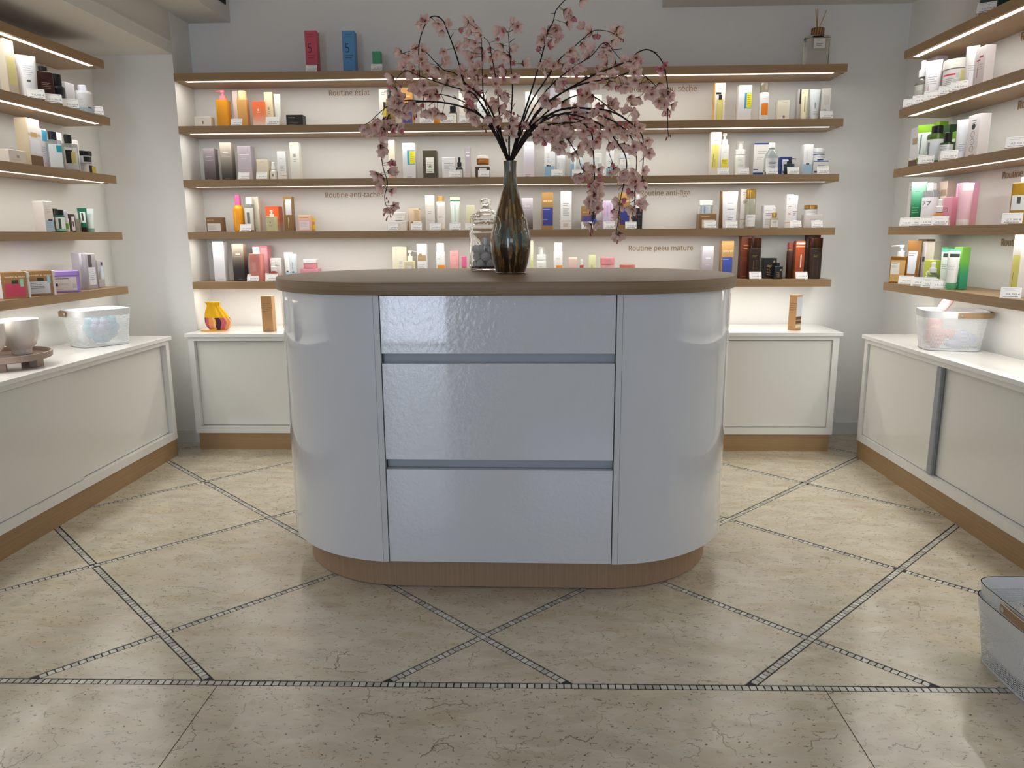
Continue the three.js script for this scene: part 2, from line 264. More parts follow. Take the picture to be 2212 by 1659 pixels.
// ───────────────────────────── island counter
const KX = -0.1133, KW = 0.3204, KZ = -2.5784, YT = 0.9686;
{
  const t = thing('display_counter', 'glossy white oval counter with three drawers and oak top', 'counter', [KX, 0, KZ], -0.0101);
  const stadium = (w, R) => { const s = new THREE.Shape(); s.moveTo(-w, -R); s.lineTo(w, -R); s.absarc(w, 0, R, -Math.PI / 2, Math.PI / 2, false); s.lineTo(-w, R); s.absarc(-w, 0, R, Math.PI / 2, 1.5 * Math.PI, false); return s; };
  const ext = (s, y0, y1, bev = 0) => { const g = new THREE.ExtrudeGeometry(s, { depth: y1 - y0 - 2 * bev, bevelEnabled: bev > 0, bevelSize: bev, bevelThickness: bev, bevelOffset: -bev, bevelSegments: 2, curveSegments: 72 }); g.translate(0, 0, bev); g.rotateX(-Math.PI / 2); g.translate(0, y0, 0); return toCreasedNormals(g, 0.5); };
  const ringUV = (g, w, R, vert) => { const p = g.attributes.position, n = g.attributes.normal, uv = g.attributes.uv; for (let i = 0; i < p.count; i++) { const x = p.getX(i), y = p.getY(i), z = p.getZ(i); if (Math.abs(n.getY(i)) > 0.7) uv.setXY(i, x, z); else { const s = Math.abs(x) <= w ? x : Math.sign(x) * (w + Math.atan2(Math.abs(x) - w, Math.abs(z)) * R) ; const a = z < 0 ? s + 3 : s; vert ? uv.setXY(i, y + 0.3, a) : uv.setXY(i, a, y); } } return g; };
  const RB = 0.4385, RP = 0.3883, RT = 0.4524, Y0 = 0.1059, Y1 = 0.9315;
  mesh('counter_top', ringUV(ext(stadium(KW, RT), Y1, YT, 0.0012), KW, RT), counterOak, t);
  // plinth in three pieces: straight front, two curved ends
  const pl = std(0xffffff, 0.5, { map: tex(woodTexture('#7f664c', '#ab8c70', '#bfa286', 47), 1, 4) });
  const arcSolid = (side, R, thick, y0, y1, cut = 0) => { const s = new THREE.Shape(), a = Math.PI / 2 - cut; s.moveTo(R * Math.cos(a), -R * Math.sin(a)); s.absarc(0, 0, R, -a, a, false); s.lineTo((R - thick) * Math.cos(a), (R - thick) * Math.sin(a)); s.absarc(0, 0, R - thick, a, -a, true); s.closePath(); const g = ext(s, y0, y1); if (side < 0) g.rotateY(Math.PI); return g.translate(side * KW, 0, 0); };
  for (const sd of [-1, 1]) mesh('plinth_curve', ringUV(arcSolid(sd, RP, 0.02, 0.003, Y0), KW, RP, true), pl, t);
  const flat = (z0, z1) => { const g = grainUV(bx(-KW - 0.0, KW, 0.003, Y0, z0, z1), 'y'); return g; };
  mesh('plinth_front', flat(RP - 0.02, RP + 0.001), pl, t); mesh('plinth_back', flat(-RP - 0.001, -RP + 0.02), pl, t);
  mesh('carcass', ext(stadium(KW - 0.01, RB - 0.05), Y0 + 0.001, Y1), std(0x4a4d52, 0.6), t);
  for (const sd of [-1, 1]) mesh('curved_panel', arcSolid(sd, RB, 0.018, Y0, Y1, 0.0948), lacquerCurve, t);
  const SX = KW + 0.0415;                                          // the straight front runs between the curved panels
  for (const sd of [-1, 1]) for (const f of [1, -1]) mesh('stile', bx(sd > 0 ? SX - 0.0175 : -SX + 0.0008, sd > 0 ? SX - 0.0008 : -SX + 0.0175, Y0, Y1, f > 0 ? RB - 0.022 : -RB + 0.002, f > 0 ? RB - 0.002 : -RB + 0.022), stileWhite, t);
  const dw = SX - 0.0205;
  for (const [a, b] of [[0.760, 0.9295], [0.437, 0.7305], [0.107, 0.406]]) mesh('drawer', grainUV(new RoundedBoxGeometry(2 * dw, b - a, 0.02, 2, 0.001).translate(0, (a + b) / 2, RB - 0.012), 'x'), lacquer, t);
  for (const [a, b] of [[0.7305, 0.76], [0.406, 0.437]]) mesh('handle_channel', merge([bx(-dw - 0.002, dw + 0.002, a - 0.012, b + 0.012, RB - 0.038, RB - 0.034), bx(-dw - 0.002, dw + 0.002, a - 0.004, a - 0.001, RB - 0.034, RB - 0.022)]), std(0xb9bfc4, 0.4), t);
  mesh('back_panel', bx(-dw, dw, Y0, Y1, -RB + 0.002, -RB + 0.02), lacquerCurve, t);
}

// ───────────────────────────── wall lettering
const font = await new FontLoader().loadAsync('fonts/droid/droid_sans_regular.typeface.json');
const letterMat = std(0xa8885e, 0.6);
function lettering(text, label, width, capY, pos, turn) {
  const t = thing('wall_lettering', label, 'lettering', pos, turn, 'routine lettering on the walls');
  const adv = (ch) => (font.data.glyphs[ch] ?? font.data.glyphs['?']).ha / font.data.resolution;
  const total = [...text].reduce((s, c) => s + adv(c), 0), size = width / total; let x = 0;
  for (const ch of text) {
    if (ch !== ' ') { const g = new THREE.ExtrudeGeometry(font.generateShapes(ch, size), { depth: 0.0016, bevelEnabled: false, curveSegments: 6 }); g.translate(x, 0, 0); mesh('letter', g, letterMat, t); }
    x += adv(ch) * size;
  }
}
const ZL = ZB + 0.0002;
lettering('Routine éclat', 'brown wall lettering reading Routine éclat', 0.217, 0, [-1.096, 1.8205, ZL], 0);
lettering('Routine anti-taches', 'brown wall lettering reading Routine anti-taches', 0.317, 0, [-1.144, 1.303, ZL], 0);
lettering('Routine peau sèche', 'brown wall lettering reading Routine peau sèche', 0.335, 0, [0.482, 1.819, ZL], 0);
lettering('Routine anti-âge', 'brown wall lettering reading Routine anti-âge', 0.265, 0, [0.54, 1.2995, ZL], 0);
lettering('Routine peau mature', 'brown wall lettering reading Routine peau mature', 0.347, 0, [0.484, 1.013, ZL], 0);
const wallXR = (z) => 1.866 + (z + 4.08) * 0.0165 - 0.0025;
for (const [txt, y, z, w, lab] of [['Routine', 1.826, -3.171, 0.155, 'cut off lettering Routine under the topmost right shelf'], ['Routine', 1.569, -3.14, 0.155, 'cut off lettering Routine under the second right shelf'], ['Routine peau', 1.3095, -3.185, 0.225, 'lettering Routine peau on the right wall'], ['Routine p', 1.0445, -3.14, 0.163, 'lettering Routine p beside the yellow and white carton']])
  lettering(txt, lab, w, 0, [wallXR(z), y, z], -Math.PI / 2 + 0.0165);

// ───────────────────────────── printed packaging: one atlas of flat prints
const CW = 88, CH = 186, PER = 23, [atlas, ag] = canvas(2048, 2048);
let cellN = 0;
const atlasTex = () => memo('atlasTex', () => { const t = new THREE.CanvasTexture(atlas); t.colorSpace = THREE.SRGBColorSpace; t.magFilter = THREE.LinearFilter; return t; });
function cell(p) {
  const i = cellN++, X = (i % PER) * CW, Y = ((i / PER) | 0) * CH, w = CW - 4, h = CH - 4, g = ag, fx = 12;   // columns 0..11: side colour; the rest: front
  g.save(); g.beginPath(); g.rect(X, Y, CW, CH); g.clip(); g.fillStyle = p.c; g.fillRect(X, Y, CW, CH);
  const fr = w - fx;
  for (const o of p.o ?? []) if (o[0] === 'g') { const gr = g.createLinearGradient(0, Y + 2, 0, Y + h); o.slice(1).forEach((c, k, a) => gr.addColorStop(k / (a.length - 1), c)); g.fillStyle = gr; g.fillRect(X, Y, CW, CH); }   // ombré print of the carton itself
  if (p.side) { g.fillStyle = p.side; g.fillRect(X, Y, fx, CH); }
  for (const o of p.o ?? []) {
    if (o[0] === 's') { g.fillStyle = o[3]; g.fillRect(X, Y + 2 + o[1] * h, fx, o[2] * h); }
    const px = (x) => X + 2 + fx + x * fr, py = (y) => Y + 2 + y * h;
    if (o[0] === 'r') { g.fillStyle = o[5]; g.fillRect(px(o[1]), py(o[2]), o[3] * fr, o[4] * h); }
    if (o[0] === 'l') { g.fillStyle = o[5]; for (let k = 0; k < o[4]; k++) { const ww = o[3] * fr * (k % 3 === 1 ? 0.8 : 1); for (let q = 0; q < ww; q += 5) g.fillRect(px(o[1]) + q, py(o[2] + k * o[6] * 1.9), Math.min(4, ww - q), Math.max(1, o[6] * h * 0.55)); } }
    if (o[0] === 'c') { g.beginPath(); g.arc(px(o[1]), py(o[2]), o[3] * fr, 0, 7); if (o[5]) { g.fillStyle = o[4]; g.fill(); } else { g.strokeStyle = o[4]; g.lineWidth = 2; g.stroke(); } }
    if (o[0] === 't' && o[1]) { g.fillStyle = o[5]; g.font = `${Math.round(o[4] * h)}px sans-serif`; g.save(); g.translate(px(o[2]), py(o[3])); if (o[6]) { g.rotate(-Math.PI / 2); g.fillText(o[1], 0, o[4] * h * 0.9); } else { const m = g.measureText(o[1]).width, room = fr * (1 - o[2]) * 0.96; if (m > room) g.scale(room / m, 1); g.fillText(o[1], 0, 0); } g.restore(); }
  }
  g.restore();
  const u = (x) => (X + x) / 2048, v = (y) => 1 - (Y + y) / 2048;
  return { u0: u(2 + fx), u1: u(2 + w), v0: v(h + 1), v1: v(2), s0: u(2), s1: u(fx - 3) };
}
const cartonMat = () => memo('carton', () => std(0xffffff, 0.42, { map: atlasTex() }));
const labelMat = () => memo('label', () => std(0xffffff, 0.35, { map: atlasTex() }));
function carton(w, h, d, c) {                                      // chamfered carton, base at y = 0, front towards +z
  const r = Math.min(0.0012, w * 0.08, d * 0.08), pos = [], uv = [], idx = [];
  const quad = (P, U) => { const n = pos.length / 3; P.forEach((q) => pos.push(...q)); U.forEach((q) => uv.push(...q)); idx.push(n, n + 1, n + 2, n, n + 2, n + 3); };
  const W = w / 2, D = d / 2, a = W - r, b = D - r, F = [[c.u0, c.v0], [c.u1, c.v0], [c.u1, c.v1], [c.u0, c.v1]], S = [[c.s0, c.v0], [c.s1, c.v0], [c.s1, c.v1], [c.s0, c.v1]], T = [[c.s0, c.v1], [c.s1, c.v1], [c.s1, c.v1], [c.s0, c.v1]];
  const lo = r, hi = h - r;
  quad([[-a, lo, D], [a, lo, D], [a, hi, D], [-a, hi, D]], F); quad([[a, lo, -D], [-a, lo, -D], [-a, hi, -D], [a, hi, -D]], S);
  quad([[W, lo, b], [W, lo, -b], [W, hi, -b], [W, hi, b]], S); quad([[-W, lo, -b], [-W, lo, b], [-W, hi, b], [-W, hi, -b]], S);
  quad([[-a, h, b], [a, h, b], [a, h, -b], [-a, h, -b]], T); quad([[-a, 0, -b], [a, 0, -b], [a, 0, b], [-a, 0, b]], [S[0], S[0], S[0], S[0]]);
  quad([[a, lo, D], [W, lo, b], [W, hi, b], [a, hi, D]], S); quad([[W, lo, -b], [a, lo, -D], [a, hi, -D], [W, hi, -b]], S); quad([[-a, lo, -D], [-W, lo, -b], [-W, hi, -b], [-a, hi, -D]], S); quad([[-W, lo, b], [-a, lo, D], [-a, hi, D], [-W, hi, b]], S);
  quad([[-a, hi, D], [a, hi, D], [a, h, b], [-a, h, b]], T); quad([[a, hi, -D], [-a, hi, -D], [-a, h, -b], [a, h, -b]], T); quad([[W, hi, b], [W, hi, -b], [a, h, -b], [a, h, b]], T); quad([[-W, hi, -b], [-W, hi, b], [-a, h, b], [-a, h, -b]], T);
  const g = new THREE.BufferGeometry(); g.setAttribute('position', new THREE.Float32BufferAttribute(pos, 3)); g.setAttribute('uv', new THREE.Float32BufferAttribute(uv, 2)); g.setIndex(idx); const q = g.toNonIndexed(); q.computeVertexNormals(); return q;
}
const lathe = (pts, seg = 24) => toCreasedNormals(new THREE.LatheGeometry(pts.map(([r, y]) => new THREE.Vector2(Math.max(r, 0), y)), seg), 0.7);
// rounded-square prism, smoothed at the corners
function sqPrism(w, d, y0, y1, rad, top = 0) {
  const s = new THREE.Shape(), a = w / 2, b = d / 2, r = Math.min(rad, a * 0.95, b * 0.95);
  s.moveTo(-a + r, -b); s.lineTo(a - r, -b); s.absarc(a - r, -b + r, r, -Math.PI / 2, 0); s.lineTo(a, b - r); s.absarc(a - r, b - r, r, 0, Math.PI / 2); s.lineTo(-a + r, b); s.absarc(-a + r, b - r, r, Math.PI / 2, Math.PI); s.lineTo(-a, -b + r); s.absarc(-a + r, -b + r, r, Math.PI, 1.5 * Math.PI);
  const bev = Math.min(0.0015, (y1 - y0) * 0.2), g = new THREE.ExtrudeGeometry(s, { depth: y1 - y0 - 2 * bev, bevelEnabled: true, bevelSize: bev, bevelThickness: bev, bevelOffset: -bev, bevelSegments: 1, curveSegments: 5 });
  return toCreasedNormals(g.translate(0, 0, bev).rotateX(-Math.PI / 2).translate(0, y0, 0), 0.6);
}
// a wrap-round label on a cylinder, or a flat one on a square bottle
function wrapLabel(r, y0, y1, c, span = 2.2) {
  const g = new THREE.CylinderGeometry(r, r, y1 - y0, 16, 1, true, -span / 2, span).translate(0, (y0 + y1) / 2, 0), uv = g.attributes.uv;
  for (let i = 0; i < uv.count; i++) uv.setXY(i, c.u0 + (c.u1 - c.u0) * uv.getX(i), c.v0 + (c.v1 - c.v0) * uv.getY(i)); return g;
}
function flatLabel(w, y0, y1, z, c) { const g = new THREE.BoxGeometry(w, y1 - y0, 0.0006).translate(0, (y0 + y1) / 2, z), uv = g.attributes.uv; for (let i = 0; i < uv.count; i++) uv.setXY(i, c.u0 + (c.u1 - c.u0) * uv.getX(i), c.v0 + (c.v1 - c.v0) * uv.getY(i)); return g; }
const plain = (hex, rough = 0.35) => memo('p' + hex + rough, () => std(hex, rough));
const clearM = (hex) => memo('c' + hex, () => phys(hex, 0.05, { transmission: 0.8, thickness: 0, ior: 1.4 }));
const shellM = (hex) => memo('s' + hex, () => phys(hex, 0.06, { transmission: 0.85, thickness: 0, ior: 1.45 }));
const goldM = (hex) => memo('g' + hex, () => std(hex, 0.22, { metalness: 0.9 }));
const NAMES = { box: ['cosmetic_box', 'box'], cyl: ['cosmetic_bottle', 'bottle'], round: ['cosmetic_bottle', 'bottle'], pump: ['pump_bottle', 'bottle'], drop: ['dropper_bottle', 'bottle'], foam: ['foamer_bottle', 'bottle'], jar: ['cosmetic_jar', 'jar'], tube: ['cosmetic_tube', 'tube'], tub: ['cosmetic_tub', 'tub'] };
function product([kind, label, x, y, z, rot, w, h, d, o]) {
  const [name, cat] = NAMES[kind], group = 'cosmetics ' + label.slice(label.lastIndexOf('on the'));
  y += 0.0003;
  if (kind === 'box') {
    const c = cell(o), m = mesh(name, carton(w, h, d, c), cartonMat(), scene); m.position.set(x, y, z); m.rotation.y = rot; tag(m, label, cat, group);
    const fl = mesh('tuck_flap', new THREE.BoxGeometry(w * 0.9, 0.0006, d * 0.86).translate(0, h + 0.0002, 0), plain(o.top ?? o.side ?? (o.o?.[0]?.[0] === 'g' ? o.o[0][1] : o.c), 0.5), m);
    return m;
  }
  const t = thing(name, label, cat, [x, y, z], rot, group), R = w / 2, c = o.lab ? cell(o.lab) : null;
  const bm = o.clear ? clearM(o.b) : plain(o.b), cm = o.metal ? goldM(o.cap) : o.capclear ? shellM(o.cap) : plain(o.cap ?? o.b, 0.3);
  const ch = (o.ch ?? 0.2) * h, bh = h - ch, cw = (o.cw ?? 0.8) * R;
  const bodyRound = (top, neck) => lathe([[0, 0], [R * 0.94, 0], [R, R * 0.08], [R, top - R * 0.22], [R * 0.93, top - R * 0.08], [neck, top], [0, top]]);
  const label_ = (y0, y1) => { if (!c) return; o.sq ? mesh('label', flatLabel(w * 0.84, y0, y1, d / 2 + 0.0004, c), labelMat(), t) : mesh('label', wrapLabel(R + 0.0004, y0, y1, c), labelMat(), t); };
  const body = (top) => mesh('body', o.sq ? sqPrism(w, d, 0, top, R * 0.3) : o.round ? lathe([[0, 0], [R * 0.8, 0], [R * 0.95, R * 0.3], [R, top * 0.4], [R * 0.98, top * 0.75], [R * 0.8, top * 0.93], [cw * 0.9, top], [0, top]]) : bodyRound(top, cw * 0.8), bm, t);
  if (kind === 'cyl') {
    body(bh); if (o.mid) mesh('ring', lathe([[0, bh], [cw * 1.02, bh], [cw * 1.02, bh + ch * 0.12], [0, bh + ch * 0.12]]), goldM(o.mid), t);
    const cap = o.sq && o.cw > 0.95 ? sqPrism(w * 0.99, d * 0.99, bh + 0.0005, h, R * 0.25) : lathe([[0, bh], [cw, bh], [cw, h - cw * 0.12], [cw * 0.88, h], [0, h]]); mesh('cap', cap, cm, t);
    const lh = o.lh ?? 0.86; label_(bh * 0.06, bh * lh);
  } else if (kind === 'round') {
    const nr = cw; mesh('body', lathe([[0, 0], [R * 0.9, 0], [R, R * 0.15], [R, bh * 0.62], [R * 0.86, bh * 0.78], [R * 0.5, bh * 0.92], [nr * 0.85, bh * 0.95], [nr * 0.85, bh], [0, bh]]), bm, t);
    mesh('cap', lathe([[0, bh], [nr, bh], [nr, h - 0.002], [nr * 0.9, h], [0, h]]), cm, t); label_(bh * 0.03, bh * 0.62);
  } else if (kind === 'pump') {
    body(bh); label_(bh * 0.05, bh * 0.86);
    mesh('collar', lathe([[0, bh], [cw, bh], [cw, bh + ch * 0.42], [cw * 0.8, bh + ch * 0.46], [0, bh + ch * 0.46]]), cm, t);
    const hd = [lathe([[0, bh + ch * 0.46], [cw * 0.38, bh + ch * 0.46], [cw * 0.38, bh + ch * 0.72], [cw * 0.62, bh + ch * 0.76], [cw * 0.62, h - 0.001], [cw * 0.5, h], [0, h]])];
    if (o.noz) hd.push(new THREE.CylinderGeometry(cw * 0.16, cw * 0.22, R * 1.1, 10).rotateZ(-o.noz * Math.PI / 2 * 1.05).translate(o.noz * R * 0.75, h - ch * 0.1, 0));
    else hd.push(new THREE.CylinderGeometry(cw * 0.2, cw * 0.24, R * 0.9, 10).rotateX(Math.PI / 2 * 1.05).translate(0, h - ch * 0.1, R * 0.5));
    mesh('pump', merge(hd), cm, t);
  } else if (kind === 'drop') {
    mesh('body', lathe([[0, 0], [R * 0.92, 0], [R, R * 0.12], [R, bh * 0.72], [R * 0.85, bh * 0.88], [R * 0.45, bh * 0.97], [R * 0.45, bh], [0, bh]]), bm, t); label_(bh * 0.08, bh * 0.72);
    mesh('collar', lathe([[0, bh], [R * 0.62, bh], [R * 0.62, bh + ch * 0.4], [R * 0.5, bh + ch * 0.44], [0, bh + ch * 0.44]]), o.gold ? goldM('#c8a04a') : o.mid ? plain(o.mid) : cm, t);
    mesh('bulb', lathe([[0, bh + ch * 0.44], [R * 0.36, bh + ch * 0.44], [R * 0.33, bh + ch * 0.75], [R * 0.4, bh + ch * 0.86], [R * 0.3, bh + ch * 0.97], [0, h]]), plain(o.cap, 0.5), t);
  } else if (kind === 'foam') {
    body(bh); label_(bh * 0.04, bh * 0.88);
    mesh('collar', lathe([[0, bh], [R * 0.98, bh], [R * 0.98, bh + ch * 0.36], [R * 0.7, bh + ch * 0.42], [0, bh + ch * 0.42]]), cm, t);
    mesh('nozzle', lathe([[0, bh + ch * 0.42], [R * 0.4, bh + ch * 0.42], [R * 0.3, bh + ch * 0.86], [R * 0.45, bh + ch * 0.9], [0, bh + ch * 0.94]], 14), cm, t);
    mesh('overcap', lathe([[R * 0.84, bh + ch * 0.38], [R * 0.74, h - 0.002], [R * 0.66, h], [0, h]]), shellM('#f4f4f2'), t);
  } else if (kind === 'jar') {
    mesh('body', o.bowl ? lathe([[0, 0], [R * 0.45, 0], [R * 0.8, bh * 0.3], [R * 0.97, bh * 0.7], [R, bh], [0, bh]]) : lathe([[0, 0], [R * 0.88, 0], [R * 0.97, R * 0.1], [R * 0.97, bh - R * 0.06], [R * 0.9, bh], [0, bh]]), bm, t);
    if (c) mesh('label', wrapLabel(R * 0.975 + 0.0004, bh * 0.12, bh * 0.9, c), labelMat(), t);
    mesh('lid', lathe([[0, bh + 0.0004], [cw * (o.cw ? 1 : 1), bh + 0.0004], [cw, h - R * 0.06], [cw * 0.94, h], [0, h]], 28), cm, t);
  } else if (kind === 'tube') {
    // round foot, flat crimped top
    const N = 24, M = 10, pos = [], uv = [], uvl = [], idx = [], y0 = ch, wt = R * 1.02;
    for (let j = 0; j <= M; j++) for (let i = 0; i <= N; i++) { const s = j / M, a = i / N * Math.PI * 2, e = Math.min(1, s * 1.04), rx = R * 0.82 + (wt - R * 0.82) * e, rz = Math.max(0.0008, R * 0.8 * Math.pow(1 - e, 0.75)); pos.push(Math.sin(a) * rx, y0 + s * (h - y0), Math.cos(a) * rz); const f = a < Math.PI ? a : a - 2 * Math.PI, fr = Math.abs(f) < 1.57; uv.push(c ? (fr ? c.u0 + (c.u1 - c.u0) * (0.5 + Math.sin(f) / 2) : c.s1) : 0, c ? c.v0 + (c.v1 - c.v0) * s : 0); }
    for (let j = 0; j < M; j++) for (let i = 0; i < N; i++) { const a = j * (N + 1) + i, b = a + 1, e = a + N + 1, f = e + 1; idx.push(a, b, f, a, f, e); }
    const g = new THREE.BufferGeometry(); g.setAttribute('position', new THREE.Float32BufferAttribute(pos, 3)); g.setAttribute('uv', new THREE.Float32BufferAttribute(uv, 2)); g.setIndex(idx); g.computeVertexNormals();
    mesh('body', g, c ? labelMat() : bm, t); mesh('cap', lathe([[0, 0], [R * 0.76, 0], [R * 0.82, ch * 0.3], [R * 0.8, ch], [0, ch]]), cm, t);
  } else if (kind === 'tub') {
    mesh('body', sqPrism(w, w * 0.8, 0, h * 0.78, w * 0.12), plain(o.b), t); mesh('lid', sqPrism(w * 1.03, w * 0.83, h * 0.785, h, w * 0.13), plain(o.b, 0.3), t);
    if (o.slv) { mesh('sleeve', bx(-w * 0.4, w * 0.4, 0.0005, h + 0.001, -w * 0.42, w * 0.42), plain(o.slv, 0.7), t); mesh('label', flatLabel(w * 0.8, 0.0008, h, w * 0.42 + 0.0004, c), labelMat(), t); }
    else mesh('label', flatLabel(w * 0.84, h * 0.05, h * 0.75, w * 0.4 + 0.0004, c), labelMat(), t);
  }
  return t;
}
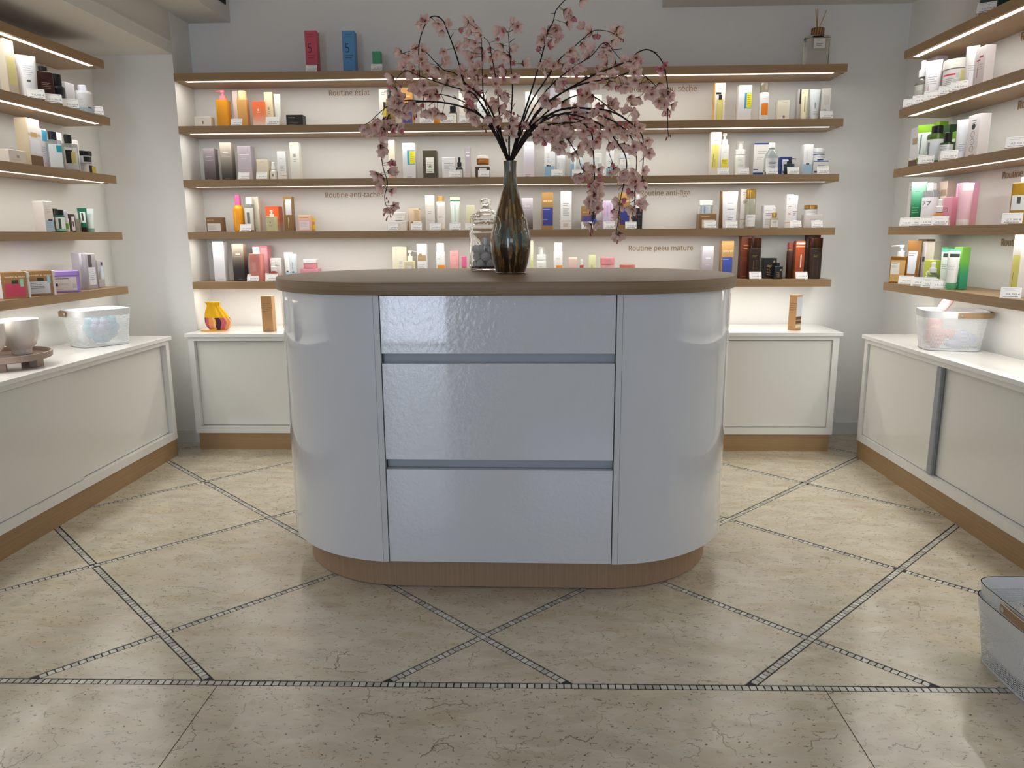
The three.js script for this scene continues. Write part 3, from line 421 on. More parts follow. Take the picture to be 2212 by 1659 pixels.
const DATA = {
 rows: [
["box","tall coral red carton with a large 5 on the top back shelf",-1.1315,1.896,-3.9553,0.0,0.0594,0.2051,0.0505,{"c":"#d5566a","o":[["t","5",0.18,0.5,0.3,"#3a2a30"],["l",0.2,0.07,0.6,2,"#8a3a48",0.028],["l",0.2,0.56,0.65,2,"#7a2a38",0.028]]}],
["box","tall sky blue carton with a large 5 on the top back shelf",-0.943,1.896,-3.9566,0.0,0.0625,0.2012,0.0531,{"c":"#5a97cf","o":[["t","5",0.18,0.5,0.3,"#20303c"],["l",0.2,0.07,0.6,2,"#33587a",0.028],["l",0.2,0.56,0.7,2,"#1d3044",0.028],["l",0.3,0.92,0.45,1,"#1d3044",0.03]]}],
["box","short green carton with a 5 on the top back shelf",-0.8049,1.896,-3.9478,0.0,0.0418,0.1036,0.0355,{"c":"#4aa877","o":[["t","5",0.16,0.86,0.42,"#1f5a3c"],["l",0.25,0.12,0.5,1,"#2c7a53",0.028]]}],
["box","low white carton with a grey emblem on the second back shelf",-1.7132,1.646,-3.96,0.0,0.084,0.0557,0.05,{"c":"#e9e4da","o":[["r",0.46,0.35,0.1,0.3,"#8d8a86"],["l",0.35,0.15,0.3,1,"#aaa",0.028]]}],
["pump","orange bottle with a rosy pump top on the second back shelf",-1.6109,1.646,-3.9647,0.0,0.0595,0.1862,0.0595,{"b":"#e39a12","cap":"#e58392","ch":0.27,"cw":0.62,"sq":1,"lab":null,"noz":-1}],
["box","narrow cream carton behind the peach bottle on the second back shelf",-1.558,1.646,-4.01,0.0,0.0289,0.1887,0.04,{"c":"#efe4d6","o":[]}],
["cyl","peach bottle with a pale cream cap on the second back shelf",-1.5067,1.646,-3.9599,0.0,0.0499,0.1804,0.0499,{"b":"#d9a45f","cap":"#e8cf98","ch":0.24,"cw":0.86,"sq":1}],
["box","orange carton printed fading to white on the second back shelf",-1.4205,1.646,-3.9623,0.0,0.0642,0.1261,0.0546,{"c":"#f0794a","o":[["g","#ee6a34","#f28a5c","#f3e8e0"],["r",0.42,0.28,0.12,0.09,"#ffe3d6"],["l",0.36,0.42,0.28,2,"#ffe3d6",0.028]]}],
["box","tall cream carton beside the orange carton on the second back shelf",-1.3714,1.646,-3.9682,0.0,0.0428,0.1725,0.0364,{"c":"#ead9b4","o":[["r",0.38,0.42,0.2,0.07,"#a8957a"],["l",0.3,0.53,0.4,2,"#b3a083",0.028]]}],
["tube","slim pale grey tube on the second back shelf",-1.3264,1.646,-3.9516,0.0,0.0332,0.1627,0.0332,{"b":"#e2e6de","cap":"#d5dad2","ch":0.1,"lab":{"c":"#e2e6de","o":[["l",0.4,0.3,0.3,2,"#c2c8c0",0.028]]}}],
["box","low black carton on the second back shelf",-1.2383,1.646,-3.9625,0.0,0.0856,0.0592,0.055,{"c":"#1d1a1c","o":[["t","",0,0,0.1,"#fff"],["l",0.12,0.2,0.4,1,"#d0ccc8",0.08],["l",0.12,0.6,0.6,2,"#6b6660",0.09]]}],
["box","tall white carton with a yellow oil picture on the second back shelf",-0.7876,1.646,-3.9881,0.0,0.0426,0.1843,0.0362,{"c":"#f1efe8","o":[["r",0.45,0.5,0.4,0.5,"#e3cf55"],["r",0.5,0.34,0.3,0.16,"#2b2b2b"],["l",0.3,0.08,0.5,2,"#8a8a8a",0.028]]}],
["pump","pale yellow oil bottle with a dark green pump on the second back shelf",-0.7491,1.646,-3.9573,0.0,0.0445,0.1753,0.0445,{"b":"#d9c98a","cap":"#1d332c","ch":0.25,"cw":0.55,"clear":1,"noz":-1}],
["box","brown carton with a violet blue panel on the second back shelf",-0.6624,1.646,-3.9749,0.0,0.0587,0.1835,0.0499,{"c":"#b58445","o":[["r",0.08,0.62,0.84,0.3,"#4a4f9e"],["l",0.2,0.2,0.6,1,"#e8d5b5",0.05]]}],
["cyl","small amber yellow bottle on the second back shelf",-0.5121,1.646,-3.9514,0.0,0.0329,0.0686,0.0329,{"b":"#e7a11c","cap":"#f0c25a","ch":0.2,"cw":0.7}],
["cyl","white labelled bottle with a black cap on the second back shelf",-0.4306,1.646,-3.9549,0.0,0.0398,0.0942,0.0398,{"b":"#20201e","cap":"#15191b","ch":0.3,"cw":0.8,"lab":{"c":"#eef0ea","o":[["l",0.2,0.2,0.6,3,"#8a8a8a",0.028]]}}],
["box","tall pearl white carton behind the blossoms on the second back shelf",-0.3778,1.646,-3.9789,0.0,0.0445,0.1685,0.0379,{"c":"#ece7e0","o":[["l",0.3,0.3,0.4,2,"#8a8a8a",0.028],["r",0.1,0.8,0.8,0.15,"#d9a88f"]]}],
["box","tall icy white carton behind the stems on the second back shelf",-0.2866,1.646,-3.9789,0.0,0.0445,0.1607,0.0378,{"c":"#e3ebee","o":[["l",0.25,0.4,0.5,2,"#8a8a8a",0.028]]}],
["box","narrow white carton beside the stems on the second back shelf",-0.0472,1.646,-3.9859,0.0,0.0374,0.1617,0.0318,{"c":"#eef1f1","o":[["l",0.3,0.3,0.4,2,"#8a8a8a",0.028]]}],
["cyl","beige bottle with a white cap on the second back shelf",-0.0179,1.646,-3.957,0.0,0.044,0.1398,0.044,{"b":"#d6cabb","cap":"#eceeec","ch":0.3,"cw":0.75,"lab":{"c":"#e4dbcf","o":[["l",0.2,0.3,0.6,3,"#b09f8c",0.028]]}}],
["box","tall silver lilac carton with a dark edge on the second back shelf",0.0876,1.646,-3.9736,0.0,0.0556,0.174,0.0473,{"c":"#b9b3bf","o":[["g","#8f8a94","#c9c3cf","#e6e0ea"],["l",0.3,0.25,0.4,2,"#f5f2f7",0.028]]}],
["box","slim white carton behind the blossoms on the second back shelf",0.1785,1.646,-3.9758,0.0,0.0371,0.1637,0.0316,{"c":"#eef0f4","o":[["l",0.25,0.35,0.5,2,"#8a8a8a",0.028]]}],
["box","charcoal and silver carton behind the blossoms on the second back shelf",0.2245,1.646,-3.9716,0.0,0.0509,0.1504,0.0433,{"c":"#9a97a0","o":[["g","#d9d7de","#8f8c96","#45434a"]]}],
["box","white carton behind the thick blossoms on the second back shelf",0.2948,1.646,-3.9817,0.0,0.051,0.1403,0.0434,{"c":"#eceae6","o":[["l",0.25,0.3,0.5,3,"#8a8a8a",0.028]]}],
["jar","white jar behind the thick blossoms on the second back shelf",0.3628,1.646,-3.9719,0.0,0.0738,0.0979,0.0738,{"b":"#eef0f0","cap":"#f6f7f7","ch":0.35,"cw":1}],
["box","tall white carton with a yellow bottle picture on the second back shelf",0.9023,1.646,-3.9522,0.0,0.0522,0.1838,0.0444,{"c":"#f0ede8","o":[["r",0.2,0.42,0.62,0.54,"#e6dc79"],["r",0.3,0.44,0.42,0.5,"#efe68c"],["r",0.38,0.3,0.3,0.13,"#1b1b1b"],["r",0.1,0.24,0.5,0.05,"#1b1b1b"],["l",0.3,0.08,0.45,2,"#8a8a8a",0.028]],"side":"#eeb23a"}],
["box","tall white carton with a blue and yellow sticker on the second back shelf",1.0265,1.646,-3.957,0.0,0.0635,0.1714,0.054,{"c":"#eef0f2","o":[["r",0.46,0.2,0.54,0.44,"#3e9bcf"],["r",0.62,0.22,0.38,0.4,"#f2e51b"],["l",0.68,0.27,0.25,5,"#7a7420",0.028]]}],
["cyl","bottle with a clear cap and orange label on the second back shelf",1.1256,1.646,-3.9588,0.0,0.0475,0.1862,0.0475,{"b":"#e8eaea","cap":"#d9d3c4","ch":0.25,"cw":0.85,"capclear":1,"lab":{"c":"#eef1f2","o":[["r",0.2,0.3,0.7,0.5,"#f08a24"],["l",0.3,0.1,0.3,1,"#8a8a8a",0.028],["l",0.2,0.87,0.6,2,"#8a8a8a",0.028]]}}],
["box","short cream carton with a grey emblem on the second back shelf",1.2194,1.646,-3.9591,0.0,0.0568,0.0984,0.0483,{"c":"#ece8d6","o":[["r",0.45,0.72,0.2,0.14,"#8f8c82"],["l",0.4,0.08,0.4,1,"#8a8a8a",0.028]]}],
["box","narrow grey carton with a dark stripe on the second back shelf",1.3079,1.646,-3.975,0.0,0.0296,0.156,0.03,{"c":"#b9b4b4","o":[["r",0.3,0,0.7,0.45,"#4a3f3e"],["l",0.3,0.9,0.5,1,"#8a8a8a",0.028]]}],
["tube","slim cream tube with black lettering on the second back shelf",1.3245,1.646,-3.952,0.0,0.0339,0.1513,0.0339,{"b":"#efe9c4","cap":"#e9e6da","ch":0.12,"lab":{"c":"#efe9c4","o":[["r",0.44,0.25,0.1,0.55,"#55523c"]]}}],
["tube","silvery white tube on the second back shelf",1.3774,1.646,-3.9621,0.0,0.0542,0.1527,0.0542,{"b":"#d3dade","cap":"#eef0f0","ch":0.08,"lab":{"c":"#d3dade","o":[["r",0.45,0.45,0.1,0.2,"#7d8790"],["l",0.3,0.75,0.45,3,"#97a0a6",0.028]]}}],
["box","pearly grey carton at the shelf end on the second back shelf",1.4364,1.646,-3.9903,0.0,0.0478,0.1584,0.0406,{"c":"#dcdad6","o":[["r",0.3,0.2,0.55,0.3,"#cfccc8"],["r",0.44,0.62,0.12,0.25,"#77736e"],["l",0.2,0.62,0.2,5,"#999",0.028]]}],
["box","silver carton printed fading to dark brown on the third back shelf",-1.697,1.385,-3.9597,0.0,0.058,0.1602,0.0493,{"c":"#453c3c","o":[["g","#9c9199","#7b7076","#453c3c"],["l",0.25,0.24,0.5,1,"#efeaf0",0.04],["l",0.15,0.35,0.75,1,"#d8d2da",0.014],["l",0.3,0.95,0.4,1,"#b9b2ba",0.014]]}],
["box","tall champagne carton printed fading to black on the third back shelf",-1.6075,1.385,-3.9596,0.0,0.0579,0.1889,0.0492,{"c":"#2b2724","o":[["g","#cbbfae","#8a8078","#2b2724"],["l",0.25,0.24,0.5,1,"#efeaf0",0.04],["l",0.15,0.35,0.75,1,"#d8d2da",0.014],["l",0.3,0.95,0.4,1,"#b9b2ba",0.014]]}],
["box","wide mauve silver carton on the third back shelf",-1.5114,1.385,-3.9647,0.0,0.0699,0.1697,0.0594,{"c":"#b3a8b2","o":[["g","#a096a0","#b8aeb8","#cbc1c6"],["l",0.12,0.23,0.75,1,"#efe9ef",0.04],["l",0.25,0.3,0.5,2,"#ded6de",0.028]]}],
["box","short cream carton beside a dropper bottle on the third back shelf",-1.4212,1.385,-3.9596,0.0,0.0579,0.1025,0.0492,{"c":"#ddd3bd","o":[["l",0.3,0.1,0.4,1,"#b5a98f",0.028]]}],
["drop","small white dropper bottle with a cream label on the third back shelf",-1.37,1.385,-3.9555,0.0,0.041,0.0929,0.041,{"b":"#d3d0ca","cap":"#f1f1ee","ch":0.42,"lab":{"c":"#eceae2","o":[["r",0.4,0.2,0.22,0.4,"#8b8983"]]}}],
["box","slim white carton with a gold line on the third back shelf",-1.3195,1.385,-3.9534,0.0,0.0433,0.1427,0.0368,{"c":"#e6e7e8","o":[["l",0.3,0.24,0.3,1,"#8a8a8a",0.028],["l",0.3,0.5,0.5,4,"#8a8a8a",0.028],["r",0.3,0.83,0.7,0.02,"#dfae3c"]]}],
["box","tall white carton with a cream top on the third back shelf",-1.2494,1.385,-3.9554,0.0,0.0479,0.1852,0.0407,{"c":"#e6e5dc","o":[["r",0,0,1,0.12,"#ded7b0"],["r",0.36,0.3,0.26,0.09,"#9a9a92"],["l",0.36,0.44,0.3,2,"#8a8a8a",0.028]]}],
["box","cream carton behind the hanging blossoms on the third back shelf",-0.7508,1.385,-3.965,0.0,0.0334,0.1953,0.03,{"c":"#efe6d0","o":[["r",0,0.9,1,0.1,"#e3b48c"]]}],
["box","white carton with blue and yellow sticker on the third back shelf",-0.6587,1.385,-3.9572,0.0,0.064,0.1762,0.0544,{"c":"#e8ebee","o":[["r",0.36,0.2,0.64,0.4,"#4aa6cf"],["r",0.55,0.22,0.45,0.36,"#f4e91c"],["l",0.6,0.27,0.3,5,"#7a7420",0.028],["l",0.3,0.94,0.4,1,"#8a8a8a",0.028]]}],
["box","dark olive carton with a white label on the third back shelf",-0.5528,1.385,-3.9652,0.0,0.0712,0.1395,0.0605,{"c":"#47422c","o":[["r",0.2,0.24,0.6,0.56,"#eff0ea"],["l",0.3,0.42,0.4,3,"#8a917e",0.03],["r",0.45,0.53,0.12,0.05,"#6f6a58"],["r",0.4,0.6,0.26,0.03,"#5fa05a"],["l",0.28,0.68,0.5,2,"#50524a",0.028]]}],
["box","white carton with a grey outlined box on the third back shelf",-0.4552,1.385,-3.9642,0.0,0.0688,0.1045,0.0585,{"c":"#e8e8ea","o":[["l",0.15,0.28,0.7,1,"#777",0.04],["r",0.12,0.38,0.75,0.01,"#888"],["r",0.12,0.6,0.75,0.01,"#888"],["r",0.8,0.38,0.03,0.22,"#888"],["l",0.15,0.42,0.45,3,"#8a8a8a",0.028]]}],
["drop","small black dropper bottle with a white label on the third back shelf",-0.403,1.385,-3.9528,0.0,0.0355,0.1063,0.0355,{"b":"#22262a","cap":"#1c2024","ch":0.42,"lab":{"c":"#e9efef","o":[["l",0.2,0.2,0.6,4,"#55606a",0.028]]}}],
["box","very slim lilac silver carton on the third back shelf",-0.3583,1.385,-3.95,0.0,0.0283,0.1511,0.03,{"c":"#c5bdc4","o":[["g","#a39aa4","#cbc3ca","#ddd8d6"],["r",0.15,0.14,0.7,0.03,"#efeaf0"],["r",0.2,0.23,0.6,0.05,"#efeaf0"]]}],
["box","dark brown carton under the amber jar on the third back shelf",-0.2838,1.385,-3.96,0.0,0.071,0.057,0.06,{"c":"#4d3d2c","o":[["r",0.25,0.1,0.55,0.5,"#eeece6"]]}],
["jar","amber jar with a white lid on the third back shelf",-0.2834,1.455,-3.9681,0.0,0.0662,0.0419,0.0662,{"b":"#9c5f16","cap":"#efece4","ch":0.32,"cw":0.92,"lab":{"c":"#9c5f16","o":[["l",0.3,0.3,0.4,2,"#e3c08a",0.06]]}}],
["box","tall pale lilac carton beside the vase neck on the third back shelf",-0.0462,1.385,-3.963,0.0,0.054,0.1777,0.0459,{"c":"#dcdbe6","o":[["g","#dfe3ea","#d9d3e0","#e6dde2"],["l",0.15,0.9,0.5,2,"#8a8a8a",0.028]]}],
["box","white carton with a light blue base on the third back shelf",0.0594,1.385,-3.9579,0.0,0.0539,0.167,0.0458,{"c":"#eceff0","o":[["r",0,0.66,1,0.34,"#9cc3e0"],["r",0.2,0.63,0.2,0.04,"#2d3540"],["r",0.45,0.64,0.15,0.03,"#2d3540"],["l",0.25,0.3,0.2,5,"#b9bdc0",0.028],["l",0.25,0.5,0.5,2,"#8a8a8a",0.028]]}],
["cyl","tall white bottle with a light blue base on the third back shelf",0.1157,1.385,-3.9596,0.0,0.0492,0.1395,0.0492,{"b":"#eef1f2","cap":"#f3f5f6","ch":0.2,"cw":0.95,"lab":{"c":"#eef1f2","o":[["l",0.25,0.3,0.15,5,"#aab0b4",0.028]]}}],
["box","blue based carton behind the hanging blossoms on the third back shelf",0.1979,1.385,-3.9689,0.0,0.0679,0.1482,0.0577,{"c":"#e4edf2","o":[["r",0,0.55,1,0.45,"#9cc3e0"],["r",0.3,0.5,0.3,0.05,"#30404c"]]}],
["cyl","slim white bottle before a blue carton on the third back shelf",0.2009,1.385,-3.9224,0.0,0.0348,0.1287,0.0348,{"b":"#e6ecef","cap":"#eceff0","ch":0.35,"cw":0.9}],
["box","short white carton with a round window on the third back shelf",0.3033,1.385,-3.968,0.0,0.0423,0.1167,0.0359,{"c":"#e4e3e2","o":[["r",0.2,0.15,0.5,0.5,"#cfd0d2"]]}],
["jar","small clear jar with a white top on the third back shelf",0.3106,1.385,-3.9197,0.0,0.0395,0.0667,0.0395,{"b":"#dfe3e4","cap":"#eef0f0","ch":0.4,"cw":1}],
["box","slim white carton with a blue lower third on the third back shelf",0.3659,1.385,-3.9519,0.0,0.0397,0.1415,0.0337,{"c":"#edf0f0","o":[["r",0,0.68,1,0.32,"#9fc6e2"],["r",0.2,0.65,0.25,0.04,"#2d3540"],["l",0.25,0.45,0.4,2,"#8a8a8a",0.028]]}],
["box","white carton under the white jar on the third back shelf",0.4435,1.385,-3.9675,0.0,0.0702,0.0619,0.065,{"c":"#eaeceb","o":[["l",0.2,0.15,0.5,2,"#8a8a8a",0.028],["r",0.15,0.35,0.7,0.02,"#999"],["l",0.2,0.5,0.5,3,"#8a8a8a",0.028]]}],
["jar","white jar with a pale band on the third back shelf",0.4411,1.4415,-3.9642,0.0,0.0583,0.0595,0.0583,{"b":"#e6e8e2","cap":"#dfe7f0","ch":0.4,"cw":1,"lab":{"c":"#efeee6","o":[["l",0.3,0.3,0.4,2,"#8a8a8a",0.028]]}}],
["box","tall white carton with a yellow panel on the third back shelf",0.8957,1.385,-3.962,0.0,0.0519,0.2145,0.0441,{"c":"#e7e3dc","o":[["r",0.1,0.28,0.7,0.55,"#ece27c"],["l",0.3,0.18,0.35,1,"#8a8a8a",0.028],["r",0.25,0.5,0.05,0.3,"#8a8238"],["r",0.45,0.6,0.03,0.2,"#8a8238"]]}],
["pump","pump bottle with a yellow label panel on the third back shelf",0.9414,1.385,-3.958,0.0,0.046,0.209,0.046,{"b":"#e9e6d8","cap":"#f0f0ec","ch":0.26,"cw":0.72,"lab":{"c":"#eef0ec","o":[["r",0.2,0.4,0.7,0.6,"#f0df3a"],["l",0.35,0.12,0.3,1,"#8a8a8a",0.028],["l",0.25,0.45,0.5,3,"#8c7f16",0.028]]},"noz":0}],
["foam","white foamer bottle under a clear cap on the third back shelf",1.0228,1.385,-3.9615,0.0,0.053,0.1682,0.053,{"b":"#eef0ea","cap":"#f2f2f0","ch":0.38,"lab":{"c":"#eff1ec","o":[["l",0.25,0.15,0.3,1,"#8a8a8a",0.028],["l",0.25,0.42,0.6,3,"#9fb29a",0.028]]}}],
["box","white carton with a navy blue top on the third back shelf",1.1407,1.385,-4.0328,0.0,0.0771,0.1678,0.0656,{"c":"#e9e8e4","o":[["r",0,0,1,0.05,"#2b4796"],["l",0.25,0.25,0.6,2,"#777",0.03],["l",0.22,0.42,0.4,2,"#8a8a8a",0.028],["r",0.02,0.78,0.3,0.03,"#24418f"],["r",0.0,0.88,0.7,0.06,"#24418f"]],"top":"#2b4796"}],
["round","round shouldered clear bottle with a white label on the third back shelf",1.1679,1.385,-3.919,0.0,0.068,0.1564,0.068,{"b":"#dfe5e6","cap":"#eef1f4","ch":0.16,"cw":0.45,"clear":1,"lab":{"c":"#eceff2","o":[["l",0.25,0.25,0.5,2,"#556",0.05],["l",0.25,0.5,0.4,3,"#889",0.028],["r",0,0.85,1,0.15,"#27407e"]]}}],
["box","navy carton with a white front panel on the third back shelf",1.259,1.385,-3.9887,0.0,0.0557,0.0929,0.0473,{"c":"#1f3a86","o":[["r",0.12,0.12,0.75,0.78,"#e4e8ee"],["l",0.2,0.22,0.5,4,"#4c5a80",0.04],["r",0.2,0.75,0.4,0.1,"#20305e"]]}],
["pump","small dark navy bottle with a black pump on the third back shelf",1.2615,1.385,-3.9251,0.0,0.0502,0.0821,0.0502,{"b":"#1c3340","cap":"#17191c","ch":0.32,"cw":0.5,"noz":1}],
["box","slim white carton with a pale blue base on the third back shelf",1.3568,1.385,-3.9554,0.0,0.0481,0.1491,0.0409,{"c":"#ecefef","o":[["r",0,0.64,1,0.36,"#a8c9e3"],["r",0.3,0.61,0.35,0.04,"#2d3540"],["l",0.3,0.2,0.12,6,"#aeb3b6",0.028]]}],
["box","white carton with a blue lid edge on the third back shelf",1.422,1.385,-3.9725,0.0,0.0758,0.0716,0.075,{"c":"#e6e6e2","o":[["r",0,0,1,0.08,"#2b4796"],["l",0.3,0.3,0.5,1,"#666",0.08],["r",0.05,0.72,0.4,0.12,"#1f3a86"]],"top":"#2b4796"}],
["jar","white jar with a navy blue swoosh on the third back shelf",1.4129,1.4425,-3.9682,0.0,0.0664,0.0755,0.0664,{"b":"#e7eaec","cap":"#e6eaec","ch":0.3,"cw":1,"lab":{"c":"#e7ebee","o":[["r",0,0.05,1,0.08,"#27478c"],["l",0.3,0.35,0.4,1,"#667",0.06],["r",0.35,0.66,0.5,0.2,"#1f3670"]]}}],
["box","low brown carton with a white panel on the fourth back shelf",-1.698,1.125,-3.96,0.0,0.0837,0.0738,0.05,{"c":"#7c5a3a","o":[["r",0.06,0.4,0.86,0.55,"#d9d6d6"],["l",0.12,0.52,0.5,4,"#8a8684",0.05],["l",0.08,0.15,0.4,1,"#c8b49c",0.07]]}],
["cyl","orange bottle with a bright pink cap on the fourth back shelf",-1.5743,1.125,-3.9631,0.0,0.0562,0.188,0.0562,{"b":"#f0a313","cap":"#e9679f","ch":0.27,"cw":0.55,"lab":{"c":"#f0a313","o":[["r",0.3,0.15,0.1,0.7,"#f5c04a"],["r",0.55,0.1,0.12,0.4,"#e58a30"]]},"round":1}],
["box","tall cream carton behind a clear bottle on the fourth back shelf",-1.4919,1.125,-3.9978,0.0,0.0419,0.1802,0.0356,{"c":"#e7e0cf","o":[["l",0.4,0.9,0.3,1,"#8a8a8a",0.028]]}],
["cyl","clear bottle with a white cap and label on the fourth back shelf",-1.513,1.125,-3.9594,0.0,0.0488,0.1758,0.0488,{"b":"#d5d8d4","cap":"#eceeec","ch":0.2,"cw":0.72,"clear":1,"lab":{"c":"#dfe0da","o":[["r",0.35,0.2,0.3,0.5,"#75756e"]]}}],
["box","orange carton fading to white at its base on the fourth back shelf",-1.3947,1.125,-3.9903,0.0,0.0712,0.129,0.0606,{"c":"#ee6a30","o":[["g","#ec5f25","#ef7743","#efe4dc"]]}],
["pump","squat pale green serum bottle with white pump on the fourth back shelf",-1.3858,1.125,-3.9242,0.0,0.0484,0.1081,0.0484,{"b":"#d4d19e","cap":"#eef0ee","ch":0.3,"cw":0.42,"sq":1,"noz":0,"lab":{"c":"#d8d6ac","o":[["r",0.42,0.25,0.1,0.14,"#d2473a"],["l",0.25,0.55,0.5,2,"#6d8a4a",0.028]]}}],
["box","slim brown carton with a white panel on the fourth back shelf",-1.3021,1.125,-3.9546,0.0,0.0462,0.1765,0.0393,{"c":"#8a6a3e","o":[["r",0.22,0.07,0.7,0.45,"#dcdde2"],["r",0.45,0.6,0.08,0.3,"#d9c8a4"]]}],
["box","peach carton with a pink lower label on the fourth back shelf",-1.2181,1.125,-3.963,0.0,0.0659,0.0821,0.056,{"c":"#eac4a4","o":[["l",0.1,0.12,0.75,1,"#c2654e",0.07],["r",0.02,0.28,0.96,0.7,"#eab3bb"],["r",0.08,0.36,0.8,0.55,"#e6e0e4"],["l",0.14,0.42,0.6,6,"#a99aa2",0.028]]}],
["tube","tiny yellow and pink tube on the fourth back shelf",-1.1784,1.125,-3.9598,0.0,0.0196,0.0656,0.0196,{"b":"#e9c02e","cap":"#d9a03a","ch":0.15,"lab":{"c":"#e9c02e","o":[["r",0.2,0.3,0.6,0.25,"#d9708c"]]}}],
["box","white carton under a white jar on the fourth back shelf",-0.7285,1.125,-3.97,0.0,0.0896,0.048,0.07,{"c":"#efeeea","o":[["l",0.2,0.3,0.5,2,"#8a8a8a",0.028]]}],
["jar","wide white jar with a rounded base on the fourth back shelf",-0.728,1.1745,-3.9737,0.0,0.0773,0.0454,0.0773,{"b":"#f0efea","cap":"#f3f3ef","ch":0.3,"cw":1,"lab":{"c":"#f0efea","o":[["l",0.5,0.5,0.3,1,"#888",0.06]]},"bowl":1}],
["box","beige carton behind a beige jar on the fourth back shelf",-0.6514,1.125,-4.0038,0.0,0.0561,0.1145,0.0477,{"c":"#e3cdb2","o":[["r",0.2,0.6,0.2,0.06,"#8c7050"]]}],
["cyl","stacked beige jar with a nozzle top on the fourth back shelf",-0.6258,1.125,-3.9328,0.0,0.0455,0.105,0.0455,{"b":"#eadfce","cap":"#ddbf9c","ch":0.55,"cw":0.8,"lab":{"c":"#f0eee8","o":[["l",0.3,0.3,0.4,1,"#666",0.06]]}}],
["box","tall white carton with an embossed square on the fourth back shelf",-0.5591,1.125,-3.9554,0.0,0.048,0.1774,0.0408,{"c":"#e9e5de","o":[["r",0.12,0.3,0.78,0.01,"#c9c2b8"],["r",0.12,0.7,0.78,0.01,"#c9c2b8"],["l",0.3,0.45,0.4,2,"#a88",0.028]]}],
["cyl","tall white bottle with a gold cap on the fourth back shelf",-0.5052,1.125,-3.9578,0.0,0.0456,0.1746,0.0456,{"b":"#ebe6e0","cap":"#c79b55","ch":0.16,"cw":0.72,"lab":{"c":"#ece8e4","o":[["l",0.3,0.45,0.4,2,"#b06a5a",0.028]]}}],
["tube","white tube with a green cap and ring on the fourth back shelf",-0.431,1.125,-3.9601,0.0,0.0503,0.1694,0.0503,{"b":"#e6efea","cap":"#1f7a4b","ch":0.08,"lab":{"c":"#e6efea","o":[["r",0,0,1,0.1,"#eeeac0"],["r",0,0.11,1,0.03,"#1f7a4b"],["r",0.45,0.25,0.1,0.55,"#7aa890"]]}}],
["box","pale yellow carton behind the glass jar on the fourth back shelf",-0.3492,1.125,-3.9533,0.0,0.0431,0.1247,0.0367,{"c":"#e6e3bd","o":[["r",0.45,0.5,0.1,0.3,"#b5b08a"]]}],
["box","silver carton beside the vase body on the fourth back shelf",-0.055,1.125,-3.9593,0.0,0.0571,0.1594,0.0486,{"c":"#4a4340","o":[["g","#d3ccd3","#a69ea5","#4a4340"],["l",0.25,0.24,0.5,1,"#efeaf0",0.04],["l",0.15,0.35,0.75,1,"#d8d2da",0.014],["l",0.3,0.95,0.4,1,"#b9b2ba",0.014]]}],
["box","brown carton with a deep blue panel on the fourth back shelf",0.0484,1.125,-3.9602,0.0,0.0593,0.1863,0.0504,{"c":"#a8814a","o":[["t","MARY & MAY",0.14,0.25,0.055,"#efe5cf"],["r",0.08,0.4,0.9,0.49,"#3a4597"],["l",0.12,0.44,0.6,1,"#c7cbe6",0.03],["l",0.12,0.72,0.4,1,"#aab0dc",0.028]]}],
["box","tall white carton with a tan line on the fourth back shelf",0.1443,1.125,-3.9592,0.0,0.0568,0.1924,0.0483,{"c":"#eaeaec","o":[["l",0.2,0.31,0.55,2,"#777",0.025],["l",0.2,0.45,0.6,4,"#8a8a8a",0.028],["r",0,0.77,1,0.012,"#b58a60"],["r",0.25,0.84,0.45,0.09,"#cfc8c2"]]}],
["box","short brown carton with a violet panel on the fourth back shelf",0.251,1.125,-3.9823,0.0,0.0525,0.1186,0.0446,{"c":"#9c7644","o":[["r",0.08,0.42,0.9,0.4,"#5a549c"],["t","MARY & MAY",0.12,0.28,0.06,"#e8dcc4"]]}],
["drop","navy dropper bottle beside a brown carton on the fourth back shelf",0.2846,1.125,-3.93,0.0,0.0401,0.1004,0.0401,{"b":"#2c3f8a","cap":"#23262c","ch":0.45,"lab":{"c":"#3a4aa0","o":[["l",0.2,0.3,0.6,2,"#cdd3ee",0.028]]}}],
["box","lilac carton with pink scribbled print on the fourth back shelf",0.3591,1.125,-3.9581,0.0,0.0544,0.1423,0.0462,{"c":"#d6cbe6","o":[["r",0.1,0.05,0.18,0.5,"#e3b3cf"],["r",0.35,0.15,0.2,0.4,"#c9aee0"],["t","oro",0.62,0.72,0.18,"#e0566a",1],["r",0.66,0.1,0.16,0.35,"#dcb0d6"]]}],
["box","brown carton with blue panel behind blossoms on the fourth back shelf",0.4432,1.125,-3.958,0.0,0.0542,0.183,0.0461,{"c":"#9c7440","o":[["r",0.08,0.4,0.9,0.48,"#35408e"],["t","MARY & MAY",0.14,0.25,0.055,"#efe5cf"]]}],
["cyl","slim white bottle behind a black carton on the fourth back shelf",0.5176,1.125,-3.9931,0.0,0.0262,0.1755,0.0262,{"b":"#e8e9ea","cap":"#f2f4f6","ch":0.3,"cw":0.8}],
["box","black carton with red marks on the fourth back shelf",0.5118,1.125,-3.9501,0.0,0.0472,0.104,0.0401,{"c":"#17181b","o":[["r",0.7,0.05,0.2,0.1,"#b13a44"],["l",0.3,0.3,0.6,1,"#c9ccd0",0.03],["l",0.5,0.5,0.3,6,"#5c6066",0.028]]}],
["box","brown carton under a silver jar on the fourth back shelf",0.8694,1.125,-3.9725,0.0,0.0847,0.0738,0.075,{"c":"#8c6a3e","o":[["l",0.1,0.15,0.5,1,"#e0cfae",0.06],["r",0.15,0.4,0.8,0.55,"#d9d2ca"]]}],
